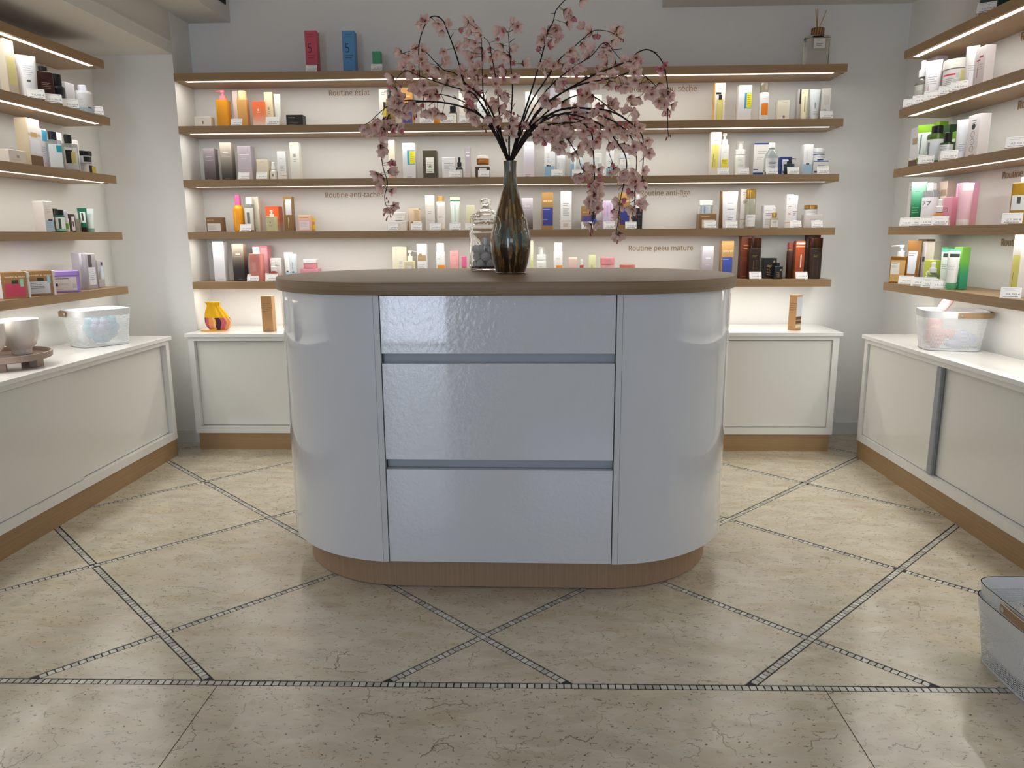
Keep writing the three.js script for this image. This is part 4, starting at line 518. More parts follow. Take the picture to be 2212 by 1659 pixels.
["jar","silver banded jar with a white lid on the fourth back shelf",0.864,1.1945,-3.9725,0.0,0.075,0.0711,0.075,{"b":"#e3e6e8","cap":"#eceeee","ch":0.33,"cw":1,"lab":{"c":"#b7bfc7","o":[["r",0.1,0.05,0.06,0.9,"#8a949e"],["r",0.3,0.05,0.1,0.9,"#7d93ad"],["r",0.6,0.05,0.08,0.9,"#cfd6da"],["r",0.8,0.05,0.08,0.9,"#8a949e"]]}}],
["box","brown carton behind the large white tube on the fourth back shelf",0.9568,1.125,-3.985,0.0,0.033,0.1898,0.03,{"c":"#93693a","o":[["r",0.35,0.45,0.65,0.45,"#2d3570"]]}],
["tube","large white tube standing on its cap on the fourth back shelf",0.9768,1.125,-3.9292,0.0,0.0784,0.1829,0.0784,{"b":"#e9ebf0","cap":"#e0e2e8","ch":0.06,"lab":{"c":"#e9ebf0","o":[["l",0.3,0.33,0.4,1,"#c9a5a5",0.03],["l",0.3,0.5,0.45,1,"#667",0.03],["l",0.3,0.75,0.4,3,"#8a8a8a",0.028]]}}],
["box","tall white carton beside a gold capped bottle on the fourth back shelf",1.0633,1.125,-3.989,0.0,0.0446,0.1981,0.0379,{"c":"#e6e2de","o":[["l",0.2,0.08,0.3,2,"#8a8a8a",0.028],["l",0.25,0.3,0.6,2,"#666",0.025],["r",0,0.77,1,0.012,"#b58a60"],["r",0.3,0.84,0.4,0.08,"#c9c4c0"]]}],
["cyl","tall clear bottle with a shiny gold cap on the fourth back shelf",1.089,1.125,-3.9618,0.0,0.0535,0.1936,0.0535,{"b":"#dcdccf","cap":"#c8a04a","ch":0.22,"cw":0.92,"clear":1,"metal":1,"lab":{"c":"#e6e8ea","o":[["l",0.2,0.15,0.5,2,"#556",0.04],["l",0.2,0.5,0.4,2,"#8a8a8a",0.028]]},"lh":0.45}],
["box","short white carton behind a gold dropper on the fourth back shelf",1.1863,1.125,-3.984,0.0,0.0564,0.1137,0.0479,{"c":"#e4e4e8","o":[["r",0.15,0.2,0.7,0.01,"#999"],["l",0.2,0.33,0.6,2,"#556",0.04],["l",0.15,0.62,0.5,5,"#8a8a8a",0.028]]}],
["drop","clear dropper bottle with a gold collar on the fourth back shelf",1.2013,1.125,-3.9208,0.0,0.0416,0.1023,0.0416,{"b":"#e3dfc4","cap":"#efefec","ch":0.45,"gold":1,"clear":1,"lab":{"c":"#e9eae6","o":[["l",0.2,0.25,0.5,2,"#556",0.06]]}}],
["box","slim white carton beside a white tube on the fourth back shelf",1.2861,1.125,-3.965,0.0,0.035,0.1677,0.03,{"c":"#ebe9e9","o":[["l",0.2,0.1,0.3,2,"#8a8a8a",0.028],["l",0.25,0.35,0.5,2,"#666",0.025],["r",0.3,0.55,0.4,0.05,"#cf9fa5"],["r",0,0.83,1,0.012,"#b58a60"]]}],
["tube","slim white tube with a tan ring on the fourth back shelf",1.3111,1.125,-3.9574,0.0,0.0349,0.1624,0.0349,{"b":"#e2e2ea","cap":"#dadbe2","ch":0.08,"lab":{"c":"#e2e2ea","o":[["r",0,0.52,1,0.03,"#b08a66"],["r",0.5,0.3,0.15,0.12,"#c5c5d2"],["l",0.3,0.58,0.4,2,"#556",0.03]]}}],
["box","white carton under a gold lidded jar on the fourth back shelf",1.4069,1.125,-3.97,0.0,0.0816,0.0652,0.07,{"c":"#e3e0de","o":[["r",0.1,0.15,0.8,0.01,"#aaa"],["l",0.3,0.3,0.5,2,"#8a8a8a",0.028]]}],
["jar","jar with a shiny gold lid on the fourth back shelf",1.3976,1.1835,-3.9675,0.0,0.0651,0.055,0.0651,{"b":"#dfe1e6","cap":"#c29a48","ch":0.34,"cw":1,"metal":1,"lab":{"c":"#dfe1e6","o":[["l",0.1,0.25,0.8,4,"#9aa0a8",0.05]]}}],
["box","tall plain white carton on the lowest back shelf",-1.6889,0.868,-3.9603,0.0,0.0594,0.2069,0.0505,{"c":"#e8e8f0","o":[["l",0.1,0.06,0.6,2,"#b9b9c2",0.028],["l",0.25,0.94,0.6,2,"#b9b9c2",0.028]]}],
["box","tall cream carton printed fading to black on the lowest back shelf",-1.5847,0.868,-3.9613,0.0,0.0618,0.1943,0.0526,{"c":"#3a322c","o":[["g","#d6c9b2","#8f8272","#2c2724","#1b1918"],["r",0.3,0.25,0.4,0.04,"#efe8dc"],["l",0.2,0.33,0.6,1,"#d8cfc0",0.014],["l",0.45,0.94,0.3,1,"#888",0.028]]}],
["box","tall pink carton behind a pink bottle on the lowest back shelf",-1.4823,0.868,-4.014,0.0,0.0799,0.1834,0.0679,{"c":"#e79aa4","o":[["g","#e28f9b","#e9a7ad","#e8c3bb"],["r",0.55,0.05,0.4,0.9,"#eab1b8"]]}],
["cyl","pink bottle with a white cap on the lowest back shelf",-1.478,0.868,-3.9155,0.0,0.061,0.1776,0.061,{"b":"#e58e82","cap":"#eceef0","ch":0.19,"cw":0.56,"sq":1,"lab":{"c":"#e08d84","o":[["r",0.2,0.2,0.4,0.4,"#e6a196"]]}}],
["box","short white carton behind a red serum on the lowest back shelf",-1.3973,0.868,-3.9944,0.0,0.0574,0.1176,0.0488,{"c":"#ebeaea","o":[["l",0.2,0.18,0.3,1,"#8a8a8a",0.028],["l",0.2,0.3,0.6,1,"#777",0.04]]}],
["drop","dropper bottle of dark red serum on the lowest back shelf",-1.3945,0.868,-3.9221,0.0,0.0442,0.1054,0.0442,{"b":"#a8391c","cap":"#eeeeee","ch":0.5,"lab":null}],
["tube","white tube with pale blue foot on the lowest back shelf",-1.3286,0.868,-3.9735,0.0,0.0471,0.1492,0.0471,{"b":"#e9eceb","cap":"#b5d2e6","ch":0.14,"lab":{"c":"#e9eceb","o":[["r",0,0.8,1,0.2,"#b5d2e6"],["r",0.3,0.76,0.25,0.05,"#2d3540"]]}}],
["tube","smaller pale blue tube on the lowest back shelf",-1.2879,0.868,-3.9208,0.0,0.0416,0.1406,0.0416,{"b":"#dbe6ea","cap":"#a9cbe4","ch":0.14,"lab":{"c":"#dbe6ea","o":[["r",0,0.78,1,0.22,"#a9cbe4"],["r",0.4,0.74,0.3,0.05,"#2d3540"],["r",0.4,0.35,0.12,0.3,"#a9b5ba"]]}}],
["box","flat pink carton under a pink jar on the lowest back shelf",-1.2105,0.868,-3.9725,0.0,0.0915,0.0621,0.075,{"c":"#ea9fb0","o":[]}],
["jar","pink jar with a white lid on the lowest back shelf",-1.2113,0.929,-3.972,0.0,0.074,0.0494,0.074,{"b":"#df8f9c","cap":"#eeeef0","ch":0.38,"cw":1.02,"lab":{"c":"#df8f9c","o":[["l",0.2,0.4,0.6,1,"#efc3ca",0.1]]}}],
["box","wide ivory carton behind a pump bottle on the lowest back shelf",-0.7343,0.868,-4.0125,0.0,0.0765,0.1741,0.065,{"c":"#e9e5cf","o":[["r",0.4,0.34,0.36,0.6,"#efece0"],["r",0.45,0.42,0.26,0.12,"#d5d2c8"],["r",0.52,0.74,0.1,0.05,"#c98d6a"],["l",0.42,0.58,0.3,3,"#8a8a8a",0.028]]}],
["pump","ivory pump bottle with a small label on the lowest back shelf",-0.6729,0.868,-3.9479,0.0,0.0559,0.1557,0.0559,{"b":"#e0d9b0","cap":"#f0eee4","ch":0.36,"cw":0.5,"sq":1,"noz":1,"lab":{"c":"#dcd5ad","o":[["r",0.2,0.1,0.55,0.9,"#f1f0ea"],["r",0.36,0.3,0.25,0.4,"#b5b2a8"]]}}],
["box","white carton with a landscape strip on the lowest back shelf",-0.6086,0.868,-3.9567,0.0,0.0511,0.1884,0.0434,{"c":"#e9eaee","o":[["r",0.05,0.3,0.9,0.17,"#b99a72"],["r",0.2,0.26,0.3,0.08,"#a98a62"],["r",0.1,0.47,0.85,0.5,"#eef0f6"],["l",0.2,0.55,0.6,3,"#8a8a8a",0.028]]}],
["cyl","bottle with a white cap and orange square on the lowest back shelf",-0.5125,0.868,-3.9593,0.0,0.0485,0.1925,0.0485,{"b":"#e6e6e4","cap":"#f0f0ee","ch":0.22,"cw":0.85,"lab":{"c":"#eef0f0","o":[["r",0.2,0.42,0.8,0.58,"#f09a2c"],["l",0.2,0.14,0.3,1,"#8a8a8a",0.028]]}}],
["box","pink carton with a small yellow mark on the lowest back shelf",-0.4399,0.868,-3.9687,0.0,0.0439,0.1514,0.0373,{"c":"#eda9ab","o":[["l",0.2,0.1,0.6,2,"#d27a80",0.028],["l",0.3,0.4,0.5,1,"#f6d5d6",0.028],["r",0.38,0.62,0.3,0.06,"#2b2b2b"],["r",0.42,0.68,0.25,0.1,"#e6c83a"]]}],
["cyl","small clear bottle with a tall pink cap on the lowest back shelf",-0.3873,0.868,-3.9494,0.0,0.0388,0.1229,0.0388,{"b":"#d7b777","cap":"#e8699f","ch":0.45,"cw":0.7,"clear":1,"round":1}],
["box","sliver of a green carton beside the vase on the lowest back shelf",-0.0316,0.868,-3.975,0.0,0.0145,0.2013,0.05,{"c":"#dfe3b8","o":[["r",0,0.5,1,0.5,"#cfdc7a"]]}],
["foam","small white foamer bottle with a clear cap on the lowest back shelf",0.0179,0.868,-3.9603,0.0,0.0506,0.1704,0.0506,{"b":"#e6e9e8","cap":"#eceeed","ch":0.4,"lab":{"c":"#eceeec","o":[["l",0.3,0.25,0.3,1,"#8a8a8a",0.028],["l",0.3,0.8,0.4,1,"#8fbf8a",0.05]]}}],
["cyl","white capped bottle with an orange corner on the lowest back shelf",0.1055,0.868,-3.959,0.0,0.048,0.1911,0.048,{"b":"#e8e8e6","cap":"#f1f1ef","ch":0.22,"cw":0.9,"lab":{"c":"#eef0f0","o":[["r",0.3,0.45,0.7,0.55,"#f29a2a"],["l",0.3,0.16,0.35,1,"#8a8a8a",0.028]]}}],
["box","short rosy white carton on the lowest back shelf",0.1826,0.868,-3.9695,0.0,0.0459,0.1144,0.039,{"c":"#e3c5bd","o":[["r",0,0,1,0.08,"#f0e9e4"]]}],
["drop","small coral dropper bottle on the lowest back shelf",0.228,0.868,-3.9368,0.0,0.0336,0.1056,0.0336,{"b":"#d97b6e","cap":"#eeeeec","ch":0.5,"mid":"#b5564c","lab":null}],
["box","short pale green carton on the lowest back shelf",0.2838,0.868,-3.9654,0.0,0.0362,0.1258,0.0307,{"c":"#dfe3b0","o":[["r",0.3,0.4,0.3,0.35,"#bcc98a"],["r",0.6,0.55,0.15,0.3,"#e09a7a"]]}],
["jar","pink glass jar in two tiers on the lowest back shelf",0.3641,0.868,-3.9675,0.0,0.0743,0.1117,0.075,{"b":"#e0a3a5","cap":"#d98f95","ch":0.3,"cw":1,"lab":{"c":"#e0a3a5","o":[["r",0.05,0.15,0.9,0.25,"#efcfcf"]]}}],
["jar","flat coral jar seen behind the worktop on the lowest back shelf",0.4691,0.868,-3.97,0.0,0.0815,0.0755,0.08,{"b":"#d98a7c","cap":"#cf7c70","ch":0.4,"cw":1,"lab":{"c":"#d98a7c","o":[["r",0.4,0.2,0.25,0.3,"#7c4a42"]]}}],
["box","silver lilac carton above the worktop edge on the lowest back shelf",0.8791,0.868,-3.9592,0.0,0.0569,0.1676,0.0484,{"c":"#cfc8d2","o":[["g","#d9d4de","#c5bdc8","#8f868f"],["r",0.3,0.34,0.45,0.05,"#efeaf2"],["l",0.3,0.55,0.4,1,"#e6e0e8",0.028]]}],
["box","kraft carton with a royal blue panel on the lowest back shelf",0.9797,0.868,-3.9611,0.0,0.0615,0.1928,0.0522,{"c":"#b9905a","o":[["t","MARY & MAY",0.1,0.28,0.06,"#f3ead6"],["r",0.06,0.42,0.88,0.56,"#4258b0"],["l",0.12,0.47,0.5,1,"#c7cbe6",0.03],["l",0.12,0.82,0.5,1,"#aab0dc",0.028]]}],
["box","tall rust brown carton on the lowest back shelf",1.0804,0.868,-3.9751,0.0,0.0591,0.2179,0.0503,{"c":"#6e3014","o":[["l",0.2,0.2,0.6,2,"#c98a5e",0.04],["l",0.3,0.29,0.3,1,"#c98a5e",0.028],["l",0.2,0.5,0.6,2,"#8f4f2c",0.028],["l",0.15,0.94,0.6,1,"#b57a55",0.028]]}],
["cyl","dark amber bottle before the rust carton on the lowest back shelf",1.113,0.868,-3.9342,0.0,0.0585,0.2085,0.0585,{"b":"#2a1508","cap":"#5c2a10","ch":0.25,"cw":1,"sq":1,"capclear":1,"lab":{"c":"#2a1508","o":[["l",0.2,0.1,0.5,2,"#c9a86a",0.03],["r",0.3,0.3,0.06,0.65,"#6b3c18"],["r",0.6,0.3,0.06,0.65,"#6b3c18"]]}}],
["box","black carton with gold lettering on the lowest back shelf",1.2043,0.868,-3.9783,0.0,0.0665,0.1042,0.0565,{"c":"#15161a","o":[["t","AGE-R",0.18,0.86,0.2,"#c9a860",1],["r",0.75,0.1,0.14,0.1,"#a8926a"],["r",0.58,0.5,0.3,0.3,"#3a3d44"],["r",0,0.93,1,0.07,"#3f302c"]]}],
["cyl","small black bottle with gold lettering on the lowest back shelf",1.2339,0.868,-3.9223,0.0,0.0446,0.0822,0.0446,{"b":"#14161a","cap":"#15181c","ch":0.22,"cw":0.45,"sq":1,"lab":{"c":"#14161a","o":[["t","AGE-R",0.2,0.9,0.2,"#c9a860",1],["r",0.7,0.12,0.2,0.12,"#e8e4da"]]}}],
["cyl","slim amber ampoule with a gold ring on the lowest back shelf",1.3014,0.868,-3.9464,0.0,0.0329,0.1839,0.0329,{"b":"#3a1a10","cap":"#7c3f34","ch":0.22,"cw":0.9,"mid":"#c9a24a","lab":null}],
["box","slim burnt orange carton with white lettering on the lowest back shelf",1.3479,0.868,-3.9499,0.0,0.0469,0.1906,0.0399,{"c":"#a84a1f","o":[["r",0,0.03,1,0.05,"#efe0d2"],["r",0,0.12,1,0.03,"#d9a888"],["r",0.55,0.35,0.14,0.35,"#efe0d2"]]}],
["box","tall dark brown carton at the shelf end on the lowest back shelf",1.4256,0.868,-3.987,0.0,0.0636,0.2203,0.0541,{"c":"#4a1e0e","o":[["l",0.2,0.3,0.5,1,"#a8704a",0.028]]}],
["cyl","dark amber bottle at the shelf end on the lowest back shelf",1.419,0.868,-3.9314,0.0,0.0627,0.2066,0.0627,{"b":"#2a1508","cap":"#6b3414","ch":0.25,"cw":1,"sq":1,"capclear":1,"lab":{"c":"#2a1508","o":[["l",0.25,0.1,0.4,2,"#c9a86a",0.03],["r",0.25,0.3,0.05,0.65,"#5c3214"],["r",0.65,0.3,0.05,0.65,"#5c3214"]]}}],
["box","kraft carton standing beside the counter on the back worktop",-1.4016,0.616,-3.825,0.0,0.0556,0.1819,0.05,{"c":"#bd8f5c","o":[["l",0.12,0.2,0.75,4,"#7a5a38",0.03],["l",0.15,0.42,0.5,1,"#7a5a38",0.028],["l",0.4,0.93,0.3,1,"#7a5a38",0.028]]}],
["box","kraft carton with a barcode side on the back worktop",1.3068,0.616,-3.825,-0.85,0.0437,0.1766,0.05,{"c":"#b98a58","o":[["l",0.1,0.22,0.8,4,"#7a5a38",0.03],["l",0.15,0.42,0.5,2,"#7a5a38",0.028],["l",0.2,0.9,0.4,1,"#7a5a38",0.028],["s",0.04,0.56,"#dfe3ea"],["s",0.62,0.08,"#5c4630"],["s",0.73,0.08,"#5c4630"],["s",0.85,0.08,"#dcd6b8"]],"side":"#c09464"}],
["box","yellow panelled white carton at the frame edge on the second shelf of the left wall",-2.07,1.646,-3.0207,1.5708,0.0562,0.2089,0.0315,{"c":"#e6dccb","o":[["r",0.1,0.3,0.8,0.5,"#ece19a"]]}],
["box","tan carton behind a white tube on the second shelf of the left wall",-2.12,1.646,-3.1417,1.5708,0.0338,0.1809,0.0228,{"c":"#d9bd93","o":[["r",0.1,0.15,0.8,0.06,"#c9a23a"],["l",0.2,0.5,0.6,1,"#7a6040",0.028]]}],
["tube","white tube with a black cap on the second shelf of the left wall",-2.05,1.646,-3.1035,0.75,0.0717,0.1697,0.0717,{"b":"#e9ebf0","cap":"#1b1b1d","ch":0.07,"lab":{"c":"#e9ebf0","o":[["l",0.3,0.25,0.5,5,"#aab",0.028],["r",0.4,0.6,0.2,0.05,"#555"]]}}],
["cyl","dark brown bottle with a black cap on the second shelf of the left wall",-2.06,1.646,-3.2229,0.75,0.0615,0.153,0.0615,{"b":"#33160f","cap":"#151313","ch":0.16,"cw":0.55,"sq":1,"lab":{"c":"#3a1a12","o":[["l",0.2,0.25,0.6,4,"#c5a9a0",0.035]]}}],
["cyl","very dark green bottle with a black cap on the second shelf of the left wall",-2.06,1.646,-3.3081,0.75,0.0544,0.1391,0.0544,{"b":"#131c1a","cap":"#111415","ch":0.35,"cw":0.7,"lab":{"c":"#121b1b","o":[["l",0.3,0.4,0.5,4,"#b9c3c0",0.035]]}}],
["box","pale silver carton beside a dark bottle on the second shelf of the left wall",-2.07,1.646,-3.3933,1.5708,0.0679,0.1197,0.0276,{"c":"#dfe0e6","o":[["l",0.4,0.7,0.3,2,"#8a8a8a",0.028],["r",0,0.85,1,0.15,"#b5cfe3"]]}],
["cyl","white bottle with a pale blue base on the second shelf of the left wall",-2.05,1.646,-3.4752,0.75,0.0728,0.1251,0.0728,{"b":"#e6e8ec","cap":"#dfe2f0","ch":0.19,"cw":0.5,"lab":{"c":"#e6e8ec","o":[["r",0,0.75,1,0.25,"#b9d4e8"],["r",0.6,0.71,0.2,0.06,"#27303a"],["l",0.2,0.3,0.2,5,"#aab",0.028]]}}],
["box","low white carton with a small emblem on the third shelf of the left wall",-2.07,1.385,-2.9775,1.5708,0.1,0.0533,0.0481,{"c":"#e9e4dc","o":[["r",0.45,0.35,0.15,0.2,"#999"],["l",0.2,0.7,0.5,1,"#8a8a8a",0.028]]}],
["box","beige carton with a straw flower print on the third shelf of the left wall",-2.08,1.385,-3.1071,1.5708,0.0782,0.1901,0.0523,{"c":"#cdbfa2","o":[["r",0,0,1,0.3,"#e9e6e2"],["r",0,0.36,1,0.4,"#e6e3ea"],["r",0.1,0.42,0.8,0.3,"#eef0f6"],["r",0,0.76,1,0.24,"#7a5a34"],["r",0.2,0.28,0.5,0.1,"#c9a45c"]]}],
["box","white carton with a sky blue patch on the third shelf of the left wall",-2.07,1.385,-3.1706,1.5708,0.0499,0.1589,0.0217,{"c":"#e6e8f0","o":[["r",0.35,0.02,0.65,0.28,"#4aa8d6"],["l",0.1,0.45,0.5,5,"#aab",0.028],["r",0.3,0.85,0.6,0.1,"#e3c9cf"]]}],
["cyl","clear spray bottle with a teal label on the third shelf of the left wall",-2.05,1.385,-3.2161,0.75,0.0572,0.1554,0.0572,{"b":"#d9dee2","cap":"#1a1c1e","ch":0.24,"cw":0.55,"clear":1,"sq":1,"lab":{"c":"#dfe4e8","o":[["r",0.6,0.05,0.4,0.3,"#2a9fb0"]]}}],
["box","white carton with a yellow and black strip on the third shelf of the left wall",-2.11,1.385,-3.3465,1.5708,0.0376,0.1672,0.0158,{"c":"#e8e8ea","o":[["r",0.3,0.35,0.6,0.65,"#e3cf3a"],["r",0.2,0.33,0.1,0.67,"#222"]]}],
["cyl","clear bottle with black and gold label on the third shelf of the left wall",-2.05,1.385,-3.3216,0.75,0.0611,0.1556,0.0611,{"b":"#d3d4d2","cap":"#151515","ch":0.26,"cw":0.5,"clear":1,"sq":1,"lab":{"c":"#d6d6d2","o":[["r",0.1,0.12,0.5,0.6,"#1a1712"],["r",0.5,0.2,0.35,0.5,"#d1bf72"]]}}],
["box","slim white carton with an orange foot line on the third shelf of the left wall",-2.07,1.385,-3.3936,1.5708,0.0511,0.1412,0.0134,{"c":"#e9e8ec","o":[["l",0.4,0.3,0.3,1,"#8a8a8a",0.028],["l",0.3,0.6,0.4,5,"#8a8a8a",0.028],["r",0.2,0.92,0.7,0.04,"#e0a83a"]]}],
["box","white carton with a black and yellow label on the third shelf of the left wall",-2.07,1.385,-3.4771,1.5708,0.0765,0.0555,0.0455,{"c":"#e9e9ee","o":[["r",0.2,0.3,0.4,0.6,"#1c1a16"],["r",0.5,0.35,0.4,0.55,"#e3d24a"]]}],
["jar","jar with a glossy black lid on the third shelf of the left wall",-2.07,1.43,-3.4577,0.75,0.068,0.0554,0.068,{"b":"#cfd2da","cap":"#0f0f10","ch":0.36,"cw":1.02,"lab":{"c":"#cfd2da","o":[["r",0.4,0.05,0.5,0.85,"#16140f"]]}}],
["box","white carton with a pale blue lower half on the fourth shelf of the left wall",-2.07,1.125,-3.1251,1.5708,0.0575,0.1248,0.0465,{"c":"#e6e0dc","o":[["r",0,0.62,1,0.38,"#b0cde4"],["r",0.35,0.59,0.5,0.05,"#27303a"],["l",0.15,0.15,0.6,5,"#b5aeb0",0.028],["l",0.15,0.68,0.6,4,"#8fb0cc",0.028]]}],
["cyl","navy bottle with a black cap on the fourth shelf of the left wall",-2.09,1.125,-3.2261,0.75,0.0319,0.0982,0.0319,{"b":"#16265c","cap":"#111214","ch":0.27,"cw":0.9,"lab":{"c":"#eef0f2","o":[["r",0.3,0.1,0.2,0.8,"#3a3f4a"]]}}],
["cyl","green bottle with a black cap on the fourth shelf of the left wall",-2.06,1.125,-3.214,0.75,0.0402,0.0956,0.0402,{"b":"#0f5a44","cap":"#121314","ch":0.25,"cw":0.9,"lab":{"c":"#eef2f0","o":[["r",0.3,0.1,0.2,0.8,"#2f4a40"],["r",0,0.85,1,0.15,"#7fd0bd"]]}}],
["cyl","slim white bottle with a green patch on the fourth shelf of the left wall",-2.07,1.125,-3.2655,0.75,0.0301,0.0915,0.0301,{"b":"#e9e9ea","cap":"#dcd9ea","ch":0.36,"cw":0.85,"lab":{"c":"#eef0ea","o":[["r",0.2,0.3,0.6,0.5,"#74c03a"]]}}],
["box","dark brown carton with a white label on the fourth shelf of the left wall",-2.07,1.125,-3.3069,1.5708,0.0429,0.0767,0.0145,{"c":"#33211b","o":[["r",0.35,0.12,0.55,0.8,"#e6e2ea"],["r",0.5,0.4,0.2,0.3,"#3a3033"]]}],
["cyl","small clear bottle beside a brown carton on the fourth shelf of the left wall",-2.07,1.125,-3.3479,0.75,0.033,0.0798,0.033,{"b":"#c9c5bc","cap":"#dedcd6","ch":0.3,"cw":0.6,"clear":1,"lab":null}],
["tube","dark green tube with a black cap on the fourth shelf of the left wall",-2.07,1.125,-3.398,0.75,0.0379,0.1058,0.0379,{"b":"#0e6a50","cap":"#101111","ch":0.2,"lab":{"c":"#0e6a50","o":[["r",0.2,0.2,0.6,0.55,"#eef2f0"],["r",0.35,0.25,0.2,0.4,"#2c4038"]]}}],
["tube","white tube with a mint cap on the fourth shelf of the left wall",-2.07,1.125,-3.4476,0.75,0.0429,0.1054,0.0429,{"b":"#e3ecec","cap":"#8cc7bd","ch":0.16,"lab":{"c":"#e3ecec","o":[["r",0.3,0.25,0.4,0.15,"#c3dfe0"]]}}],
["tub","kraft sleeved tub with a pink panel on the lowest shelf of the left wall",-2.07,0.868,-2.8848,0.75,0.1054,0.1005,0.1054,{"b":"#ece9f0","slv":"#9c774c","lab":{"c":"#9c774c","o":[["t","MARY & MAY",0.14,0.2,0.075,"#f0e4cc"],["r",0.1,0.42,0.82,0.52,"#c24a62"],["r",0.4,0.3,0.25,0.13,"#33402c"],["r",0.72,0.25,0.14,0.3,"#8fcfb0"]]}}],
["tub","kraft sleeved tub with a white panel on the lowest shelf of the left wall",-2.07,0.868,-3.0305,0.75,0.1183,0.0991,0.1183,{"b":"#efdfe4","slv":"#9c774c","lab":{"c":"#9c774c","o":[["t","MARY & MAY",0.14,0.2,0.075,"#f0e4cc"],["r",0.12,0.42,0.76,0.5,"#d3d4dc"],["l",0.18,0.48,0.5,4,"#5c5c66",0.035],["r",0.42,0.28,0.25,0.13,"#33402c"],["r",0.8,0.2,0.12,0.3,"#8fc6d6"]]}}],
["tub","purple tub with a hinged lid on the lowest shelf of the left wall",-2.07,0.868,-3.1948,0.75,0.1221,0.0913,0.1221,{"b":"#a68ad6","slv":null,"lab":{"c":"#a68ad6","o":[["r",0.06,0.05,0.88,0.88,"#dcd3cf"],["l",0.12,0.12,0.55,1,"#2a2630",0.08],["l",0.12,0.3,0.3,1,"#8a8a8a",0.028],["r",0.14,0.45,0.1,0.18,"#1c1c22"],["l",0.3,0.45,0.4,3,"#8a8a8a",0.028],["r",0.78,0.5,0.14,0.3,"#c5bcbc"],["l",0.12,0.82,0.3,1,"#333",0.028]]}}],
["box","silver grey carton behind a mirrored one on the lowest shelf of the left wall",-2.11,0.868,-3.4004,1.5708,0.0611,0.164,0.0379,{"c":"#c9c4cc","o":[["r",0.5,0.25,0.4,0.6,"#cfdcec"],["l",0.55,0.3,0.3,6,"#8fa3bd",0.028]]}],
["box","mirror silver carton with a white label on the lowest shelf of the left wall",-2.05,0.868,-3.3706,1.5708,0.0738,0.1602,0.0192,{"c":"#a8a6ac","o":[["r",0.2,0.03,0.4,0.35,"#4c4a52"],["r",0.15,0.38,0.75,0.5,"#e3e6f0"],["l",0.25,0.45,0.5,6,"#888ca0",0.028]]}],
["box","short silver carton with a triangle mark on the lowest shelf of the left wall",-2.07,0.868,-3.4766,1.5708,0.0505,0.1298,0.02,{"c":"#b5b3b6","o":[["r",0.55,0.08,0.3,0.12,"#2c3440"],["r",0.5,0.25,0.45,0.45,"#cfe0ee"],["r",0.1,0.4,0.2,0.3,"#8a8a8e"]]}],
["box","dark green carton at the very top on the top shelf of the right wall",1.725,1.896,-3.0979,-1.5708,0.12,0.1024,0.05,{"c":"#0f3a33","o":[["l",0.1,0.5,0.8,2,"#1f5a50",0.03]]}],
["drop","tall clear dropper bottle with white top on the second shelf of the right wall",1.705,1.646,-3.5588,-0.75,0.0628,0.1968,0.0628,{"b":"#cfd0cc","cap":"#eef0f2","ch":0.36,"clear":1,"lab":{"c":"#d3d2ca","o":[["l",0.3,0.3,0.4,5,"#77756e",0.03]]}}],
["box","mauve carton behind a white tube on the second shelf of the right wall",1.775,1.646,-3.5944,-1.5708,0.0975,0.2208,0.0482,{"c":"#cbbfc4","o":[["l",0.2,0.2,0.6,5,"#8c7c84",0.028]]}],
["tube","white tube with a red cap on the second shelf of the right wall",1.715,1.646,-3.4892,-0.75,0.0663,0.1816,0.0663,{"b":"#eeeef2","cap":"#c9323a","ch":0.06,"lab":{"c":"#eeeef2","o":[["l",0.2,0.4,0.6,4,"#99a",0.028],["r",0.3,0.6,0.05,0.2,"#d9a0a8"]]}}],
["jar","large white tub with a red stripe on the second shelf of the right wall",1.755,1.646,-3.3678,-0.75,0.1105,0.1549,0.1105,{"b":"#eceaee","cap":"#f0eeea","ch":0.24,"cw":1.03,"lab":{"c":"#eceaee","o":[["r",0.05,0.1,0.6,0.07,"#e0483f"],["l",0.05,0.3,0.5,4,"#888",0.04]]}}],
["drop","small glass dropper bottle with orange ring on the second shelf of the right wall",1.695,1.646,-3.2558,-0.75,0.0364,0.0877,0.0364,{"b":"#e3dcd2","cap":"#eef0f0","ch":0.5,"clear":1,"lab":null}],
["box","pale yellow carton between tub and tube on the second shelf of the right wall",1.715,1.646,-3.2371,-1.5708,0.0342,0.0959,0.0181,{"c":"#ebe6a0","o":[["l",0.3,0.1,0.4,1,"#b5ae60",0.028]]}],
["tube","tall white tube leaning beside a ribbon carton on the second shelf of the right wall",1.705,1.646,-3.177,-0.75,0.0461,0.1673,0.0461,{"b":"#f0eef2","cap":"#d33f3f","ch":0.04,"lab":{"c":"#f0eef2","o":[["l",0.3,0.45,0.5,3,"#aaa",0.028],["r",0.4,0.6,0.03,0.2,"#e0a8a8"]]}}],
["box","white carton with a red ribbon print on the second shelf of the right wall",1.725,1.646,-3.1226,-1.5708,0.0672,0.1527,0.0371,{"c":"#ded6d8","o":[["r",0.15,0.3,0.35,0.03,"#a82a34"],["r",0.4,0.22,0.4,0.04,"#a82a34"],["r",0.3,0.33,0.05,0.4,"#c9485a"],["l",0.35,0.42,0.5,3,"#999",0.028],["l",0.4,0.92,0.5,2,"#777",0.028]]}],
["box","white and brown carton with a shell print on the third shelf of the right wall",1.745,1.385,-3.6386,-1.5708,0.107,0.1872,0.0128,{"c":"#e9e9ee","o":[["r",0.2,0.25,0.7,0.15,"#bfa888"],["r",0.1,0.4,0.85,0.37,"#eeeef4"],["r",0,0.77,1,0.23,"#6b4a2c"]]}],
